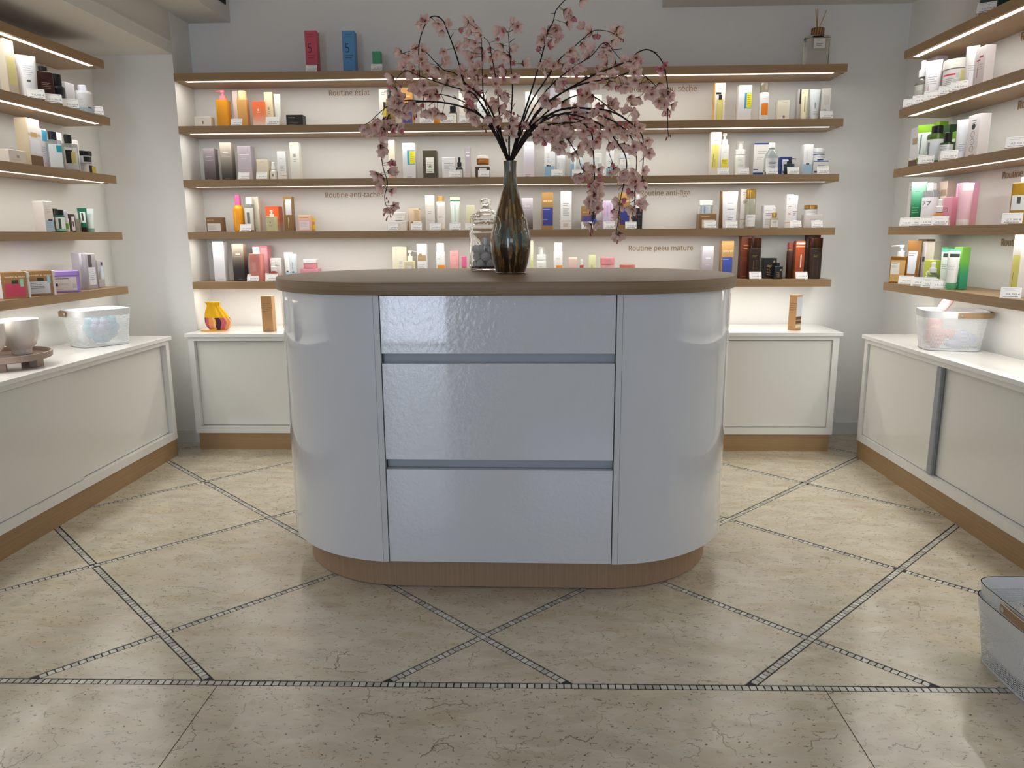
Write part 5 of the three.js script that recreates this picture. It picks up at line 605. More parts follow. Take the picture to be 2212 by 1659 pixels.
["tube","lime green tube with a white wrap on the third shelf of the right wall",1.715,1.385,-3.5108,-0.75,0.062,0.18,0.062,{"b":"#7ab020","cap":"#2b1d18","ch":0.08,"lab":{"c":"#e3ecec","o":[["r",0,0,1,0.2,"#86bb24"],["r",0,0.85,1,0.15,"#6aa01c"],["r",0.25,0.25,0.1,0.5,"#7a8a8a"]]}}],
["box","lime green carton behind a dark bottle on the third shelf of the right wall",1.775,1.385,-3.5141,-1.5708,0.0774,0.1896,0.0391,{"c":"#7fb01e","o":[["r",0.3,0.3,0.6,0.6,"#e6ece6"]]}],
["cyl","dark green bottle with a glossy black cap on the third shelf of the right wall",1.715,1.385,-3.408,-0.75,0.0715,0.1621,0.0715,{"b":"#3f5a10","cap":"#121212","ch":0.2,"cw":0.62,"lab":{"c":"#e3e8f0","o":[["r",0.15,0.12,0.15,0.55,"#7a8a92"],["r",0,0.9,1,0.1,"#4f8a12"]]},"lh":0.8}],
["box","dark forest green carton on the third shelf of the right wall",1.775,1.385,-3.4243,-1.5708,0.0671,0.1655,0.0348,{"c":"#1f4020","o":[["r",0,0.4,0.3,0.6,"#16301a"]]}],
["cyl","green spray bottle with a black pump on the third shelf of the right wall",1.705,1.385,-3.2942,-0.75,0.0585,0.1191,0.0585,{"b":"#2a4a1a","cap":"#15181a","ch":0.32,"cw":0.5,"lab":{"c":"#e6e8ee","o":[["l",0.1,0.1,0.5,4,"#556",0.04]]}}],
["box","lime carton with a white panel on the third shelf of the right wall",1.745,1.385,-3.3063,-1.5708,0.0391,0.1239,0.0206,{"c":"#6f9f1a","o":[["r",0.05,0.22,0.7,0.7,"#e9ede9"],["l",0.1,0.3,0.5,3,"#8a8a8a",0.028]]}],
["tube","pearl white tube on a white cap on the third shelf of the right wall",1.715,1.385,-3.1988,-0.75,0.0548,0.1583,0.0548,{"b":"#e3e5ee","cap":"#f0f0f0","ch":0.06,"lab":{"c":"#e3e5ee","o":[["l",0.3,0.65,0.4,4,"#99a",0.028]]}}],
["box","tall white carton with a column of circles on the third shelf of the right wall",1.725,1.385,-3.1118,-1.5708,0.0778,0.1628,0.0431,{"c":"#e4e0e2","o":[["c",0.5,0.27,0.17,"#1a1a1a",1],["c",0.5,0.45,0.17,"#667",0],["c",0.5,0.62,0.17,"#667",0],["c",0.5,0.79,0.17,"#667",0],["l",0.35,0.12,0.4,2,"#222",0.03],["l",0.3,0.93,0.5,1,"#333",0.03]]}],
["box","white carton behind a green tube on the fourth shelf of the right wall",1.755,1.125,-3.6357,-1.5708,0.0615,0.2043,0.0297,{"c":"#e6e2e0","o":[["l",0.2,0.1,0.4,2,"#778",0.03]]}],
["tube","tube printed fading from mint to dark green on the fourth shelf of the right wall",1.715,1.125,-3.5168,-0.75,0.0644,0.1966,0.0644,{"b":"#3f9a68","cap":"#14452e","ch":0.05,"lab":{"c":"#3f9a68","o":[["g","#cfeadb","#6fc09a","#1f7a4c","#165a36"],["l",0.3,0.22,0.3,1,"#5aa58a",0.028],["l",0.2,0.6,0.5,3,"#a8d8bf",0.028]]}}],
["cyl","clear toner bottle printed 77 on the fourth shelf of the right wall",1.745,1.125,-3.4598,-0.75,0.0748,0.1886,0.0748,{"b":"#e3e4ea","cap":"#eef0f4","ch":0.17,"cw":0.55,"clear":1,"lab":{"c":"#e6e7ee","o":[["t","77",0.1,0.3,0.2,"#222"],["l",0.1,0.38,0.4,1,"#8a8a8a",0.028]]},"lh":0.8}],
["drop","white dropper bottle with a tan label on the fourth shelf of the right wall",1.705,1.125,-3.3024,-0.75,0.0499,0.1139,0.0499,{"b":"#c98f58","cap":"#f0f0f0","ch":0.5,"lab":{"c":"#f0eee8","o":[["r",0,0,1,0.2,"#b5793f"]]}}],
["box","beige carton behind the dropper on the fourth shelf of the right wall",1.785,1.125,-3.4145,-1.5708,0.0707,0.1911,0.0369,{"c":"#d9c3b5","o":[["r",0.3,0.18,0.65,0.14,"#a8907f"],["r",0.3,0.34,0.65,0.02,"#efe6de"]]}],
["box","rose pink carton printed 70 on the fourth shelf of the right wall",1.725,1.125,-3.2541,-1.5708,0.0689,0.1172,0.0299,{"c":"#e39ab0","o":[["t","70",0.05,0.5,0.2,"#3a2a32"],["r",0,0.8,1,0.2,"#eccab8"]]}],
["box","tall pink carton behind a pink tube on the fourth shelf of the right wall",1.755,1.125,-3.198,-1.5708,0.0845,0.1712,0.0464,{"c":"#dba0bd","o":[["g","#e3a5c9","#dfa0b5","#e6a9b5"],["r",0.05,0.45,0.12,0.1,"#a8507f"]]}],
["tube","pale pink tube with a white tip on the fourth shelf of the right wall",1.705,1.125,-3.1181,-0.75,0.0556,0.1645,0.0556,{"b":"#e6bcc9","cap":"#efe9ee","ch":0.14,"lab":{"c":"#e6bcc9","o":[["r",0.3,0.0,0.7,0.2,"#f0eef2"]]}}],
["cyl","mustard bottle with a white label on the fourth shelf of the right wall",1.725,1.125,-2.7853,-0.75,0.0649,0.1632,0.0649,{"b":"#b58a24","cap":"#eef0f0","ch":0.12,"cw":0.4,"sq":1,"lab":{"c":"#b58a24","o":[["r",0,0.2,1,0.45,"#eeeef0"],["r",0.3,0.25,0.2,0.2,"#555"]]}}],
["pump","amber pump bottle with a white head on the lowest shelf of the right wall",1.695,0.868,-3.5786,-0.75,0.0749,0.1744,0.0749,{"b":"#d1a45c","cap":"#f0f0f2","ch":0.3,"cw":0.5,"sq":1,"clear":1,"noz":-1,"lab":{"c":"#d8b070","o":[["r",0.02,0.1,0.6,0.55,"#f0ece6"],["l",0.08,0.16,0.4,1,"#444",0.04],["l",0.08,0.26,0.4,2,"#8a8a8a",0.028]]}}],
["tube","bronze tube with a pale label on the lowest shelf of the right wall",1.715,0.868,-3.5043,-0.75,0.0573,0.1939,0.0573,{"b":"#9a6c35","cap":"#7c5426","ch":0.05,"lab":{"c":"#9a6c35","o":[["r",0.1,0.25,0.7,0.55,"#dfe3f0"],["l",0.15,0.3,0.5,2,"#667",0.028]]}}],
["box","taupe carton behind the bronze tube on the lowest shelf of the right wall",1.785,0.868,-3.5438,-1.5708,0.0782,0.1995,0.0394,{"c":"#8a7658","o":[["r",0.5,0.3,0.3,0.1,"#c9a458"]]}],
["box","white carton with a beige side on the lowest shelf of the right wall",1.765,0.868,-3.4535,-1.5708,0.1036,0.19,0.0285,{"c":"#c9c3b5","o":[["r",0,0,0.35,1,"#e9e6ee"],["r",0.06,0.35,0.2,0.12,"#555"]]}],
["box","lime carton with a big white 8 on the lowest shelf of the right wall",1.725,0.868,-3.3457,-1.5708,0.0946,0.1118,0.0325,{"c":"#bcc94a","o":[["t","8",0.1,0.8,0.55,"#f0f2e0"],["r",0.5,0,0.5,1,"#c3c45a"]]}],
["drop","clear dropper bottle of pale serum on the lowest shelf of the right wall",1.695,0.868,-3.2859,-0.75,0.0454,0.1061,0.0454,{"b":"#b9c2a8","cap":"#f0f2f0","ch":0.42,"clear":1,"lab":{"c":"#e3e8dc","o":[["l",0.2,0.3,0.5,3,"#8a9a7a",0.028]]}}],
["box","narrow green carton between tubes on the lowest shelf of the right wall",1.755,0.868,-3.3014,-1.5708,0.0469,0.168,0.025,{"c":"#58a868","o":[["r",0,0,1,0.15,"#4c9a50"]]}],
["tube","slim white tube with a green foot on the lowest shelf of the right wall",1.72,0.868,-3.238,-0.75,0.0405,0.1635,0.0405,{"b":"#e3ede9","cap":"#3f9a6a","ch":0.18,"lab":{"c":"#e3ede9","o":[["r",0,0,1,0.1,"#5fc0a5"],["r",0.2,0.15,0.65,0.12,"#3a4a44"],["l",0.2,0.5,0.5,3,"#8a8a8a",0.028]]}}],
["tube","white tube with a broad mint green foot on the lowest shelf of the right wall",1.695,0.868,-3.1349,-0.75,0.0476,0.1636,0.0476,{"b":"#eeeeec","cap":"#5aa97a","ch":0.17,"lab":{"c":"#eeeeec","o":[["r",0,0,1,0.06,"#6fc5a8"],["r",0.2,0.14,0.75,0.1,"#3a4a44"],["l",0.2,0.5,0.5,3,"#8a8a8a",0.028]]}}],
["box","green carton printed fading to teal on the lowest shelf of the right wall",1.735,0.868,-3.1502,-1.5708,0.0604,0.1706,0.0332,{"c":"#4fae70","o":[["g","#7fb84a","#78c04e","#3fa67a","#2f9a72"],["r",0.3,0.86,0.5,0.06,"#bfe6d0"]]}],
["box","half yellow carton at the frame edge on the lowest shelf of the right wall",1.715,0.868,-2.7414,-1.5708,0.0468,0.224,0.0293,{"c":"#e3dfd8","o":[["r",0.1,0.33,0.9,0.62,"#e6df78"],["r",0.3,0.6,0.06,0.3,"#8a8238"]]}]],
 tags: [
["the tall coral red carton",-1.1211,1.896,-3.875,0,0.06,1],
["the short green carton",-0.7964,1.896,-3.875,0,0.0597,2],
["the peach bottle with a cream cap",-1.5168,1.646,-3.875,0,0.0613,3],
["the tall cream carton",-1.3344,1.646,-3.875,0,0.0728,4],
["the amber yellow bottle",-0.5562,1.646,-3.875,0,0.0742,5],
["the black capped bottle",-0.4544,1.646,-3.875,0,0.0648,6],
["the pearl white carton",-0.3631,1.646,-3.875,0,0.0624,7],
["the beige bottle with a white cap",-0.0234,1.646,-3.875,0,0.0597,8],
["the silvery white tube",1.4126,1.646,-3.875,0,0.0649,9],
["the wide mauve silver carton",-1.4998,1.385,-3.875,0,0.0621,10],
["the short cream carton",-1.4079,1.385,-3.875,0,0.0596,11],
["the white carton with a grey outline",-0.4219,1.385,-3.875,0,0.0586,12],
["the amber jar",-0.2732,1.385,-3.875,0,0.0608,13],
["the tall white bottle",0.095,1.385,-3.875,0,0.0604,14],
["the slim white bottle",0.1983,1.385,-3.875,0,0.058,15],
["the small clear jar",0.3129,1.385,-3.875,0,0.0555,0],
["the yellow labelled pump bottle",0.924,1.385,-3.875,0,0.0618,1],
["the white foamer bottle",1.0234,1.385,-3.875,0,0.0594,2],
["the round shouldered bottle",1.1638,1.385,-3.875,0,0.0615,3],
["the small navy pump bottle",1.2685,1.385,-3.875,0,0.0614,4],
["the white jar with a navy swoosh",1.4151,1.385,-3.875,0,0.0635,5],
["the clear bottle with white cap",-1.5108,1.125,-3.875,0,0.063,6],
["the wide white jar",-0.7433,1.125,-3.875,0,0.0574,7],
["the stacked beige jar",-0.6228,1.125,-3.875,0,0.0596,8],
["the gold capped white bottle",-0.5263,1.125,-3.875,0,0.0619,9],
["the white and green tube",-0.424,1.125,-3.875,0,0.0618,10],
["the pale yellow carton",-0.3456,1.125,-3.875,0,0.057,11],
["the short brown carton",0.2504,1.125,-3.875,0,0.0634,12],
["the lilac carton",0.363,1.125,-3.875,0,0.0633,13],
["the black carton with red marks",0.4719,1.125,-3.875,0,0.0608,14],
["the silver banded jar",0.8704,1.125,-3.875,0,0.065,15],
["the large white tube",0.9772,1.125,-3.875,0,0.0649,0],
["the slim tube with a tan ring",1.2985,1.125,-3.875,0,0.0599,1],
["the gold lidded jar",1.4044,1.125,-3.875,0,0.0598,2],
["the pink bottle",-1.4918,0.868,-3.875,0,0.0638,3],
["the dark red serum",-1.3938,0.868,-3.875,0,0.0686,4],
["the dark amber bottle",1.1122,0.868,-3.875,0,0.0656,5],
["the burnt orange carton",1.3448,0.868,-3.875,0,0.063,6],
["the white tube with black cap",-2.005,1.646,-3.0758,0.62,0.066,1],
["the dark brown bottle",-2.005,1.646,-3.1848,0.62,0.066,2],
["the pale silver carton",-2.005,1.646,-3.301,0.62,0.066,3],
["the blue based white bottle",-2.005,1.646,-3.4867,0.62,0.066,4],
["the dark green carton",1.66,1.896,-3.0347,-0.62,0.066,5],
["the tall clear dropper",1.66,1.646,-3.5572,-0.62,0.066,6],
["the white tube with red cap",1.66,1.646,-3.4735,-0.62,0.066,7],
["the mauve carton",1.66,1.646,-3.3761,-0.62,0.066,8],
["the large striped tub",1.66,1.646,-3.2566,-0.62,0.066,9],
["the small glass dropper",1.66,1.646,-3.1683,-0.62,0.066,10],
["the lime green tube",1.66,1.385,-3.372,-0.62,0.066,11],
["the green spray bottle",1.66,1.385,-3.1893,-0.62,0.066,12],
["empty shelf beyond the circle carton",1.66,1.385,-2.7581,-0.62,0.066,13],
["the white carton",1.66,1.125,-3.4847,-0.62,0.066,14],
["the mint to dark green tube",1.66,1.125,-3.387,-0.62,0.066,15],
["the clear toner bottle",1.66,1.125,-3.3098,-0.62,0.066,0],
["the white dropper bottle",1.66,1.125,-3.2072,-0.62,0.066,1],
["the mustard bottle",1.66,1.125,-2.728,-0.62,0.066,2],
["the amber pump bottle",1.66,0.868,-3.4448,-0.62,0.066,3],
["the bronze tube",1.66,0.868,-3.3283,-0.62,0.066,4],
["the pale serum dropper",1.66,0.868,-3.2401,-0.62,0.066,5],
["the slim green footed tube",1.66,0.868,-3.1622,-0.62,0.066,6],
["the yellow and white carton",1.66,0.868,-2.6833,-0.62,0.066,7]],
 branches: [
[[[-0.1,1.345,-2.6084],[-0.127,1.4384,-2.6302],[-0.1691,1.5303,-2.6443],[-0.216,1.5797,-2.6527],[-0.2504,1.6091,-2.6577],[-0.2656,1.6633,-2.6634],[-0.2822,1.7157,-2.6679],[-0.3062,1.778,-2.672],[-0.3167,1.803,-2.6732],[-0.3351,1.8179,-2.674],[-0.3569,1.8184,-2.6745],[-0.3763,1.7972,-2.6749],[-0.3964,1.7525,-2.675],[-0.4042,1.7059,-2.675],[-0.404,1.6603,-2.675],[-0.3986,1.6009,-2.675]],0.0035],
[[[-0.1014,1.345,-2.6216],[-0.1469,1.434,-2.5941],[-0.1871,1.4841,-2.5821],[-0.2439,1.5122,-2.572],[-0.3218,1.5275,-2.5624],[-0.3879,1.5317,-2.5573],[-0.4485,1.5321,-2.5552],[-0.4918,1.5168,-2.555],[-0.5281,1.4898,-2.555],[-0.5552,1.4669,-2.555],[-0.5881,1.4527,-2.555]],0.0034],
[[[-0.1022,1.345,-2.6244],[-0.1621,1.4621,-2.6704],[-0.2028,1.511,-2.691],[-0.2644,1.5554,-2.7079],[-0.3322,1.5779,-2.7148],[-0.3967,1.581,-2.715],[-0.4527,1.5953,-2.715]],0.003],
[[[-0.0993,1.345,-2.6209],[-0.1379,1.4264,-2.5704],[-0.1715,1.4945,-2.5377],[-0.2109,1.5465,-2.5156],[-0.2759,1.5643,-2.5012],[-0.3382,1.5834,-2.4952],[-0.3791,1.5978,-2.495],[-0.417,1.6121,-2.495],[-0.4411,1.5986,-2.495],[-0.4537,1.5793,-2.495]],0.003],
[[[-0.1008,1.345,-2.6089],[-0.1492,1.4463,-2.6093],[-0.2041,1.4995,-2.6058],[-0.3113,1.5323,-2.6013],[-0.4191,1.5331,-2.598],[-0.4816,1.5131,-2.5966],[-0.5078,1.4751,-2.5958],[-0.5166,1.4485,-2.5955],[-0.529,1.4115,-2.5951],[-0.5238,1.3275,-2.595],[-0.5109,1.2743,-2.595],[-0.5221,1.2332,-2.595],[-0.5186,1.2009,-2.595],[-0.5018,1.1823,-2.595]],0.0034],
[[[-0.0979,1.345,-2.6177],[-0.1195,1.4192,-2.6331],[-0.1604,1.4967,-2.6496],[-0.1823,1.5505,-2.6578],[-0.1879,1.6287,-2.6642],[-0.1884,1.7064,-2.665],[-0.1892,1.7644,-2.665]],0.003],
[[[-0.0965,1.345,-2.6116],[-0.0955,1.4123,-2.5783],[-0.0819,1.5589,-2.5234],[-0.0871,1.6297,-2.5151],[-0.0911,1.6875,-2.515],[-0.0937,1.7257,-2.515]],0.003],
[[[-0.0937,1.345,-2.6107],[-0.0675,1.4375,-2.6284],[-0.0314,1.5459,-2.6416],[-0.0066,1.6232,-2.6487],[0.012,1.6834,-2.6526],[0.0258,1.7342,-2.6545],[0.0334,1.7643,-2.6549],[0.0486,1.7884,-2.655],[0.0592,1.8252,-2.655],[0.0758,1.8447,-2.655],[0.097,1.8627,-2.655],[0.1243,1.8735,-2.655]],0.0036],
[[[-0.0916,1.345,-2.6187],[-0.0496,1.4164,-2.5919],[-0.0064,1.4904,-2.5705],[0.0373,1.5267,-2.5584],[0.0894,1.5556,-2.5481],[0.141,1.5734,-2.5411],[0.1851,1.5819,-2.5373],[0.2394,1.5905,-2.5351],[0.2906,1.6052,-2.535],[0.3215,1.6048,-2.535],[0.3469,1.5891,-2.535],[0.3786,1.5622,-2.535]],0.0042],
[[[-0.093,1.345,-2.6089],[-0.0634,1.4363,-2.6547],[-0.0273,1.5393,-2.692],[0.0267,1.6229,-2.7176],[0.0728,1.6893,-2.7305],[0.1234,1.7312,-2.7348],[0.1696,1.769,-2.735],[0.1915,1.782,-2.735],[0.2332,1.7799,-2.735],[0.2602,1.7706,-2.735]],0.0032],
[[[-0.0916,1.345,-2.6162],[-0.047,1.4227,-2.6191],[0.0043,1.5057,-2.6233],[0.0737,1.5596,-2.6267],[0.1458,1.5985,-2.6295],[0.1885,1.62,-2.6309],[0.2715,1.651,-2.6329],[0.3025,1.6651,-2.6336],[0.3323,1.6892,-2.6342],[0.358,1.696,-2.6345],[0.385,1.6857,-2.6347],[0.4125,1.6539,-2.6349],[0.4247,1.6105,-2.635],[0.4315,1.5727,-2.635],[0.4332,1.5215,-2.635],[0.4358,1.4463,-2.635],[0.4389,1.4195,-2.635]],0.0036],
[[[-0.0909,1.345,-2.6244],[-0.0349,1.427,-2.6434],[0.0092,1.4785,-2.6609],[0.0676,1.5147,-2.6769],[0.1232,1.5248,-2.6883],[0.1792,1.5227,-2.6978],[0.2354,1.5187,-2.7054],[0.2839,1.5007,-2.7105],[0.3247,1.4732,-2.7136],[0.3494,1.4502,-2.7147],[0.3611,1.4347,-2.715],[0.3672,1.3869,-2.715],[0.3668,1.2871,-2.715],[0.374,1.2603,-2.715]],0.0042],
[[[-0.0916,1.345,-2.6187],[-0.042,1.4138,-2.5956],[0.0119,1.464,-2.5801],[0.08,1.4874,-2.5666],[0.1505,1.4733,-2.5551],[0.2,1.4516,-2.548],[0.2255,1.4336,-2.5445],[0.2543,1.3968,-2.5402],[0.2819,1.3571,-2.5371],[0.2893,1.3293,-2.5359],[0.2864,1.2811,-2.535],[0.2727,1.2193,-2.535],[0.2679,1.1613,-2.535],[0.2606,1.1088,-2.535]],0.0036],
[[[-0.0922,1.345,-2.615],[-0.0494,1.4047,-2.5802],[0.0193,1.4463,-2.5465],[0.1098,1.4522,-2.5145],[0.1478,1.4432,-2.5031],[0.1697,1.4192,-2.495],[0.1756,1.3728,-2.4855],[0.1806,1.2892,-2.4759],[0.1799,1.2331,-2.475],[0.1782,1.1487,-2.475],[0.1713,1.1091,-2.475]],0.0034],
[[[-0.0922,1.345,-2.6107],[-0.0534,1.4174,-2.6243],[-0.0034,1.4655,-2.6314],[0.1041,1.5029,-2.6415],[0.1995,1.4953,-2.6482],[0.2706,1.4653,-2.652],[0.3139,1.4246,-2.6539],[0.3341,1.3747,-2.6549],[0.334,1.2601,-2.655],[0.3324,1.1966,-2.655],[0.3268,1.1685,-2.655]],0.0032],
[[[-0.0922,1.345,-2.6107],[-0.0409,1.4055,-2.5271],[0.0334,1.4255,-2.4667],[0.091,1.3936,-2.4395],[0.1128,1.3623,-2.435],[0.1276,1.337,-2.435],[0.1336,1.3132,-2.435],[0.1455,1.292,-2.435]],0.003],
[[[-0.0986,1.345,-2.6089],[-0.1239,1.4225,-2.6606],[-0.1382,1.5679,-2.719],[-0.15,1.6541,-2.7342],[-0.16,1.7069,-2.735],[-0.1691,1.7488,-2.735],[-0.1864,1.7669,-2.735]],0.003],
[[[-0.1,1.345,-2.6152],[-0.1466,1.4628,-2.677],[-0.196,1.545,-2.7145],[-0.2453,1.6027,-2.7366],[-0.2861,1.6512,-2.7489],[-0.3317,1.6681,-2.7539],[-0.3666,1.7022,-2.755],[-0.3935,1.7267,-2.755],[-0.4387,1.7304,-2.755],[-0.4747,1.7218,-2.755]],0.0032],
[[[-0.093,1.345,-2.6094],[-0.0574,1.4291,-2.5982],[-0.0034,1.5253,-2.5811],[0.0569,1.59,-2.5712],[0.1164,1.6307,-2.5665],[0.1755,1.6674,-2.565],[0.2046,1.6991,-2.565],[0.2194,1.703,-2.565],[0.2421,1.6777,-2.565],[0.2649,1.6522,-2.565]],0.003],
[[[-0.0909,1.345,-2.6111],[-0.0384,1.4382,-2.6716],[0.0447,1.5285,-2.7248],[0.1422,1.5788,-2.758],[0.1856,1.5782,-2.7665],[0.2659,1.5276,-2.775],[0.3122,1.496,-2.775],[0.3442,1.455,-2.775],[0.3649,1.4154,-2.775]],0.003],
[[[-0.0922,1.345,-2.6089],[-0.0468,1.4272,-2.6075],[0.0274,1.4874,-2.6012],[0.15,1.4677,-2.5961],[0.2117,1.4375,-2.5951],[0.2336,1.4123,-2.595],[0.2359,1.3694,-2.595],[0.2489,1.3351,-2.595],[0.254,1.3097,-2.595]],0.003]],
 flowers: [
[0,0,-0.3869,1.8058,-2.6575,0.0123,-0.0068,-0.0174],[0,0,-0.3922,1.7845,-2.6525,0.0105,0.0006,-0.0225],[0,0,-0.3298,1.7884,-2.6518,0.0089,0.018,-0.0216],[0,0,-0.3048,1.7951,-2.6695,-0.0078,-0.0019,-0.0032],
[0,0,-0.3265,1.7758,-2.6867,0.02,0.0029,0.0146],[17,0,-0.4217,1.7347,-2.7412,-0.0031,-0.0055,-0.0138],[17,0,-0.3954,1.7346,-2.7539,-0.001,-0.0076,-0.0011],[17,0,-0.4866,1.7284,-2.7558,0.0119,-0.0066,0.0008],
[17,0,-0.4701,1.7159,-2.7719,0.0001,0.0071,0.0169],[17,0,-0.4474,1.7081,-2.7382,-0.0066,0.0186,-0.0168],[17,0,-0.4665,1.691,-2.7307,-0.0083,0.0308,-0.0243],[0,0,-0.4272,1.6606,-2.6753,0.0232,0.0003,0.0003],
[0,0,-0.395,1.6817,-2.6678,-0.009,0.0014,-0.0072],[17,0,-0.3976,1.7088,-2.7446,0.0096,0.0129,-0.0104],[0,0,-0.3875,1.6731,-2.6886,-0.0166,-0.0032,0.0136],[0,0,-0.3736,1.6513,-2.6842,-0.0292,-0.0047,0.0092],
[3,0,-0.401,1.5946,-2.4742,-0.0001,0.0115,-0.0208],[3,0,-0.4698,1.5904,-2.4974,0.017,-0.0097,0.0024],[3,0,-0.4706,1.5659,-2.5099,0.0169,0.0134,0.0149],[3,0,-0.4615,1.5594,-2.5155,0.0078,0.0199,0.0205],
[3,0,-0.4322,1.5629,-2.47,-0.0215,0.0164,-0.025],[0,0,-0.3195,1.7097,-2.6834,0.0364,0.0082,0.0154],[0,0,-0.2658,1.7155,-2.6451,-0.0165,0.0005,-0.0228],[17,0,-0.3241,1.6961,-2.7637,-0.0173,-0.0185,0.0091],
[5,0,-0.2422,1.7993,-2.6699,0.0417,-0.0274,0.0038],[5,0,-0.2248,1.8011,-2.6876,0.0318,-0.0328,0.0202],[0,0,-0.2599,1.7765,-2.6786,-0.0463,0.0015,0.0066],[5,0,-0.227,1.7597,-2.6435,0.0378,0.0047,-0.0215],
[5,0,-0.2076,1.777,-2.6735,0.0185,-0.0126,0.0085],[5,0,-0.1955,1.754,-2.6527,0.0064,0.0031,-0.0123],[5,0,-0.2391,1.7363,-2.6816,0.0474,-0.0033,0.0156],[5,0,-0.2113,1.7239,-2.6416,0.0225,0.0057,-0.0234],
[5,0,-0.2347,1.6948,-2.6562,0.0463,0.0021,-0.0088],[5,0,-0.2089,1.7009,-2.6738,0.0205,-0.0019,0.0088],[5,0,-0.2287,1.6852,-2.6478,0.0404,0.004,-0.0172],[5,0,-0.1949,1.7106,-2.6723,0.0065,-0.0016,0.0073],
[16,0,-0.1665,1.7319,-2.7449,0.0016,-0.0021,0.0099],[5,0,-0.1818,1.6935,-2.6767,-0.0065,-0.0026,0.0117],[16,0,-0.1618,1.7023,-2.7538,0.0034,-0.0037,0.0188],[6,0,-0.1287,1.73,-2.5107,0.035,-0.0043,-0.0043],
[6,0,-0.1052,1.7287,-2.4971,0.0115,-0.0029,-0.0179],[6,0,-0.0774,1.7509,-2.503,-0.0163,-0.0252,-0.012],[6,0,-0.0726,1.7313,-2.5095,-0.0211,-0.0055,-0.0055],[16,0,-0.1394,1.7525,-2.7127,-0.0297,-0.0037,-0.0223],
[6,0,-0.1197,1.6857,-2.5254,0.0288,-0.0009,0.0104],[6,0,-0.0776,1.6705,-2.4932,-0.0126,0.0044,-0.0218],[16,0,-0.1398,1.7086,-2.7129,-0.0208,0.0013,-0.0221],[6,0,-0.1127,1.664,-2.5366,0.0235,-0.0036,0.0216],
[6,0,-0.0944,1.6527,-2.5303,0.0059,-0.0031,0.0153],[6,0,-0.0781,1.632,-2.5027,-0.0093,0.0021,-0.0123],[16,0,-0.1271,1.6672,-2.7268,-0.025,-0.0024,-0.0079],[16,0,-0.1593,1.6673,-2.7511,0.0072,-0.0023,0.0163],
[16,0,-0.1306,1.6568,-2.7401,-0.0193,-0.0034,0.006],[5,0,-0.1943,1.6579,-2.6532,0.0061,0.0025,-0.0118],[5,0,-0.217,1.6473,-2.6623,0.0289,0.0006,-0.0025],[5,0,-0.2267,1.6671,-2.6828,0.0385,-0.0036,0.0178],
[0,0,-0.2529,1.64,-2.6365,-0.0073,0.0039,-0.025],[17,0,-0.3581,1.6731,-2.7793,0.0153,0.0058,0.0246],[3,0,-0.3276,1.596,-2.4987,-0.0047,-0.0144,0.0033],[17,0,-0.3136,1.6425,-2.736,0.004,0.0175,-0.0159],
[3,0,-0.2988,1.579,-2.5131,-0.0,-0.0077,0.015],[17,0,-0.2902,1.627,-2.7258,0.012,0.0149,-0.0212],[0,0,-0.2551,1.6232,-2.6549,0.0004,0.0011,-0.0045],[0,0,-0.2228,1.6269,-2.6625,-0.0303,-0.0083,0.0037],
[5,0,-0.2112,1.6116,-2.6509,0.0241,0.0039,-0.0126],[5,0,-0.1805,1.6252,-2.6831,-0.0069,-0.0043,0.0193],[16,0,-0.145,1.6362,-2.7421,-0.0023,-0.0022,0.0098],[6,0,-0.1066,1.5863,-2.501,0.0223,0.0047,-0.0169],
[6,0,-0.0732,1.5882,-2.5005,-0.0111,0.0028,-0.0174],[16,0,-0.1434,1.6111,-2.7077,-0.0014,0.0041,-0.0219],[6,0,-0.1098,1.6094,-2.5195,0.0242,0.0007,0.0036],[0,0,-0.388,1.6,-2.6594,-0.0107,0.0021,-0.0156],
[2,0,-0.4139,1.5926,-2.7171,-0.0016,-0.0067,0.0021],[2,0,-0.3962,1.5921,-2.731,0.0017,-0.0113,0.016],[2,0,-0.3571,1.5895,-2.734,0.002,-0.0105,0.019],[2,0,-0.3693,1.5671,-2.6958,-0.002,0.0127,-0.0192],
[2,0,-0.3453,1.5739,-2.7066,-0.0009,0.0046,-0.0084],[0,0,-0.4176,1.5947,-2.6709,0.019,0.0061,-0.0041],[3,0,-0.2385,1.5591,-2.5021,-0.0025,-0.0045,-0.0058],[0,0,-0.2334,1.5913,-2.6511,0.0011,0.0023,-0.0041],
[0,0,-0.2088,1.5858,-2.6507,-0.0072,-0.0062,-0.002],[0,0,-0.199,1.5751,-2.6636,-0.0053,-0.0077,0.0128],[16,0,-0.1412,1.5832,-2.7137,0.0006,0.0019,-0.0097],[6,0,-0.1,1.5409,-2.5198,0.0165,0.0001,-0.0078],
[16,0,-0.1217,1.5698,-2.7138,-0.0166,-0.0009,-0.0055],[1,0,-0.4504,1.5435,-2.5377,0.0019,-0.0113,-0.0174],[1,0,-0.4442,1.5425,-2.5618,0.0008,-0.0104,0.0065],[1,0,-0.4561,1.5231,-2.5501,-0.0026,0.0054,-0.005],
[4,0,-0.4989,1.5166,-2.6173,0.0135,-0.0091,0.0208],[4,0,-0.4761,1.5182,-2.6128,0.0029,-0.0024,0.0161],[4,0,-0.4605,1.4981,-2.5833,-0.0081,0.0192,-0.0135],[4,0,-0.4358,1.5158,-2.5846,-0.0049,0.0103,-0.0129],
[4,0,-0.4438,1.497,-2.6113,-0.007,0.026,0.0141],[4,0,-0.4088,1.5156,-2.6013,0.001,0.0174,0.003],[4,0,-0.4121,1.5239,-2.5736,-0.0038,0.0091,-0.0245],[4,0,-0.3847,1.5262,-2.6055,0.0012,0.0066,0.0065],
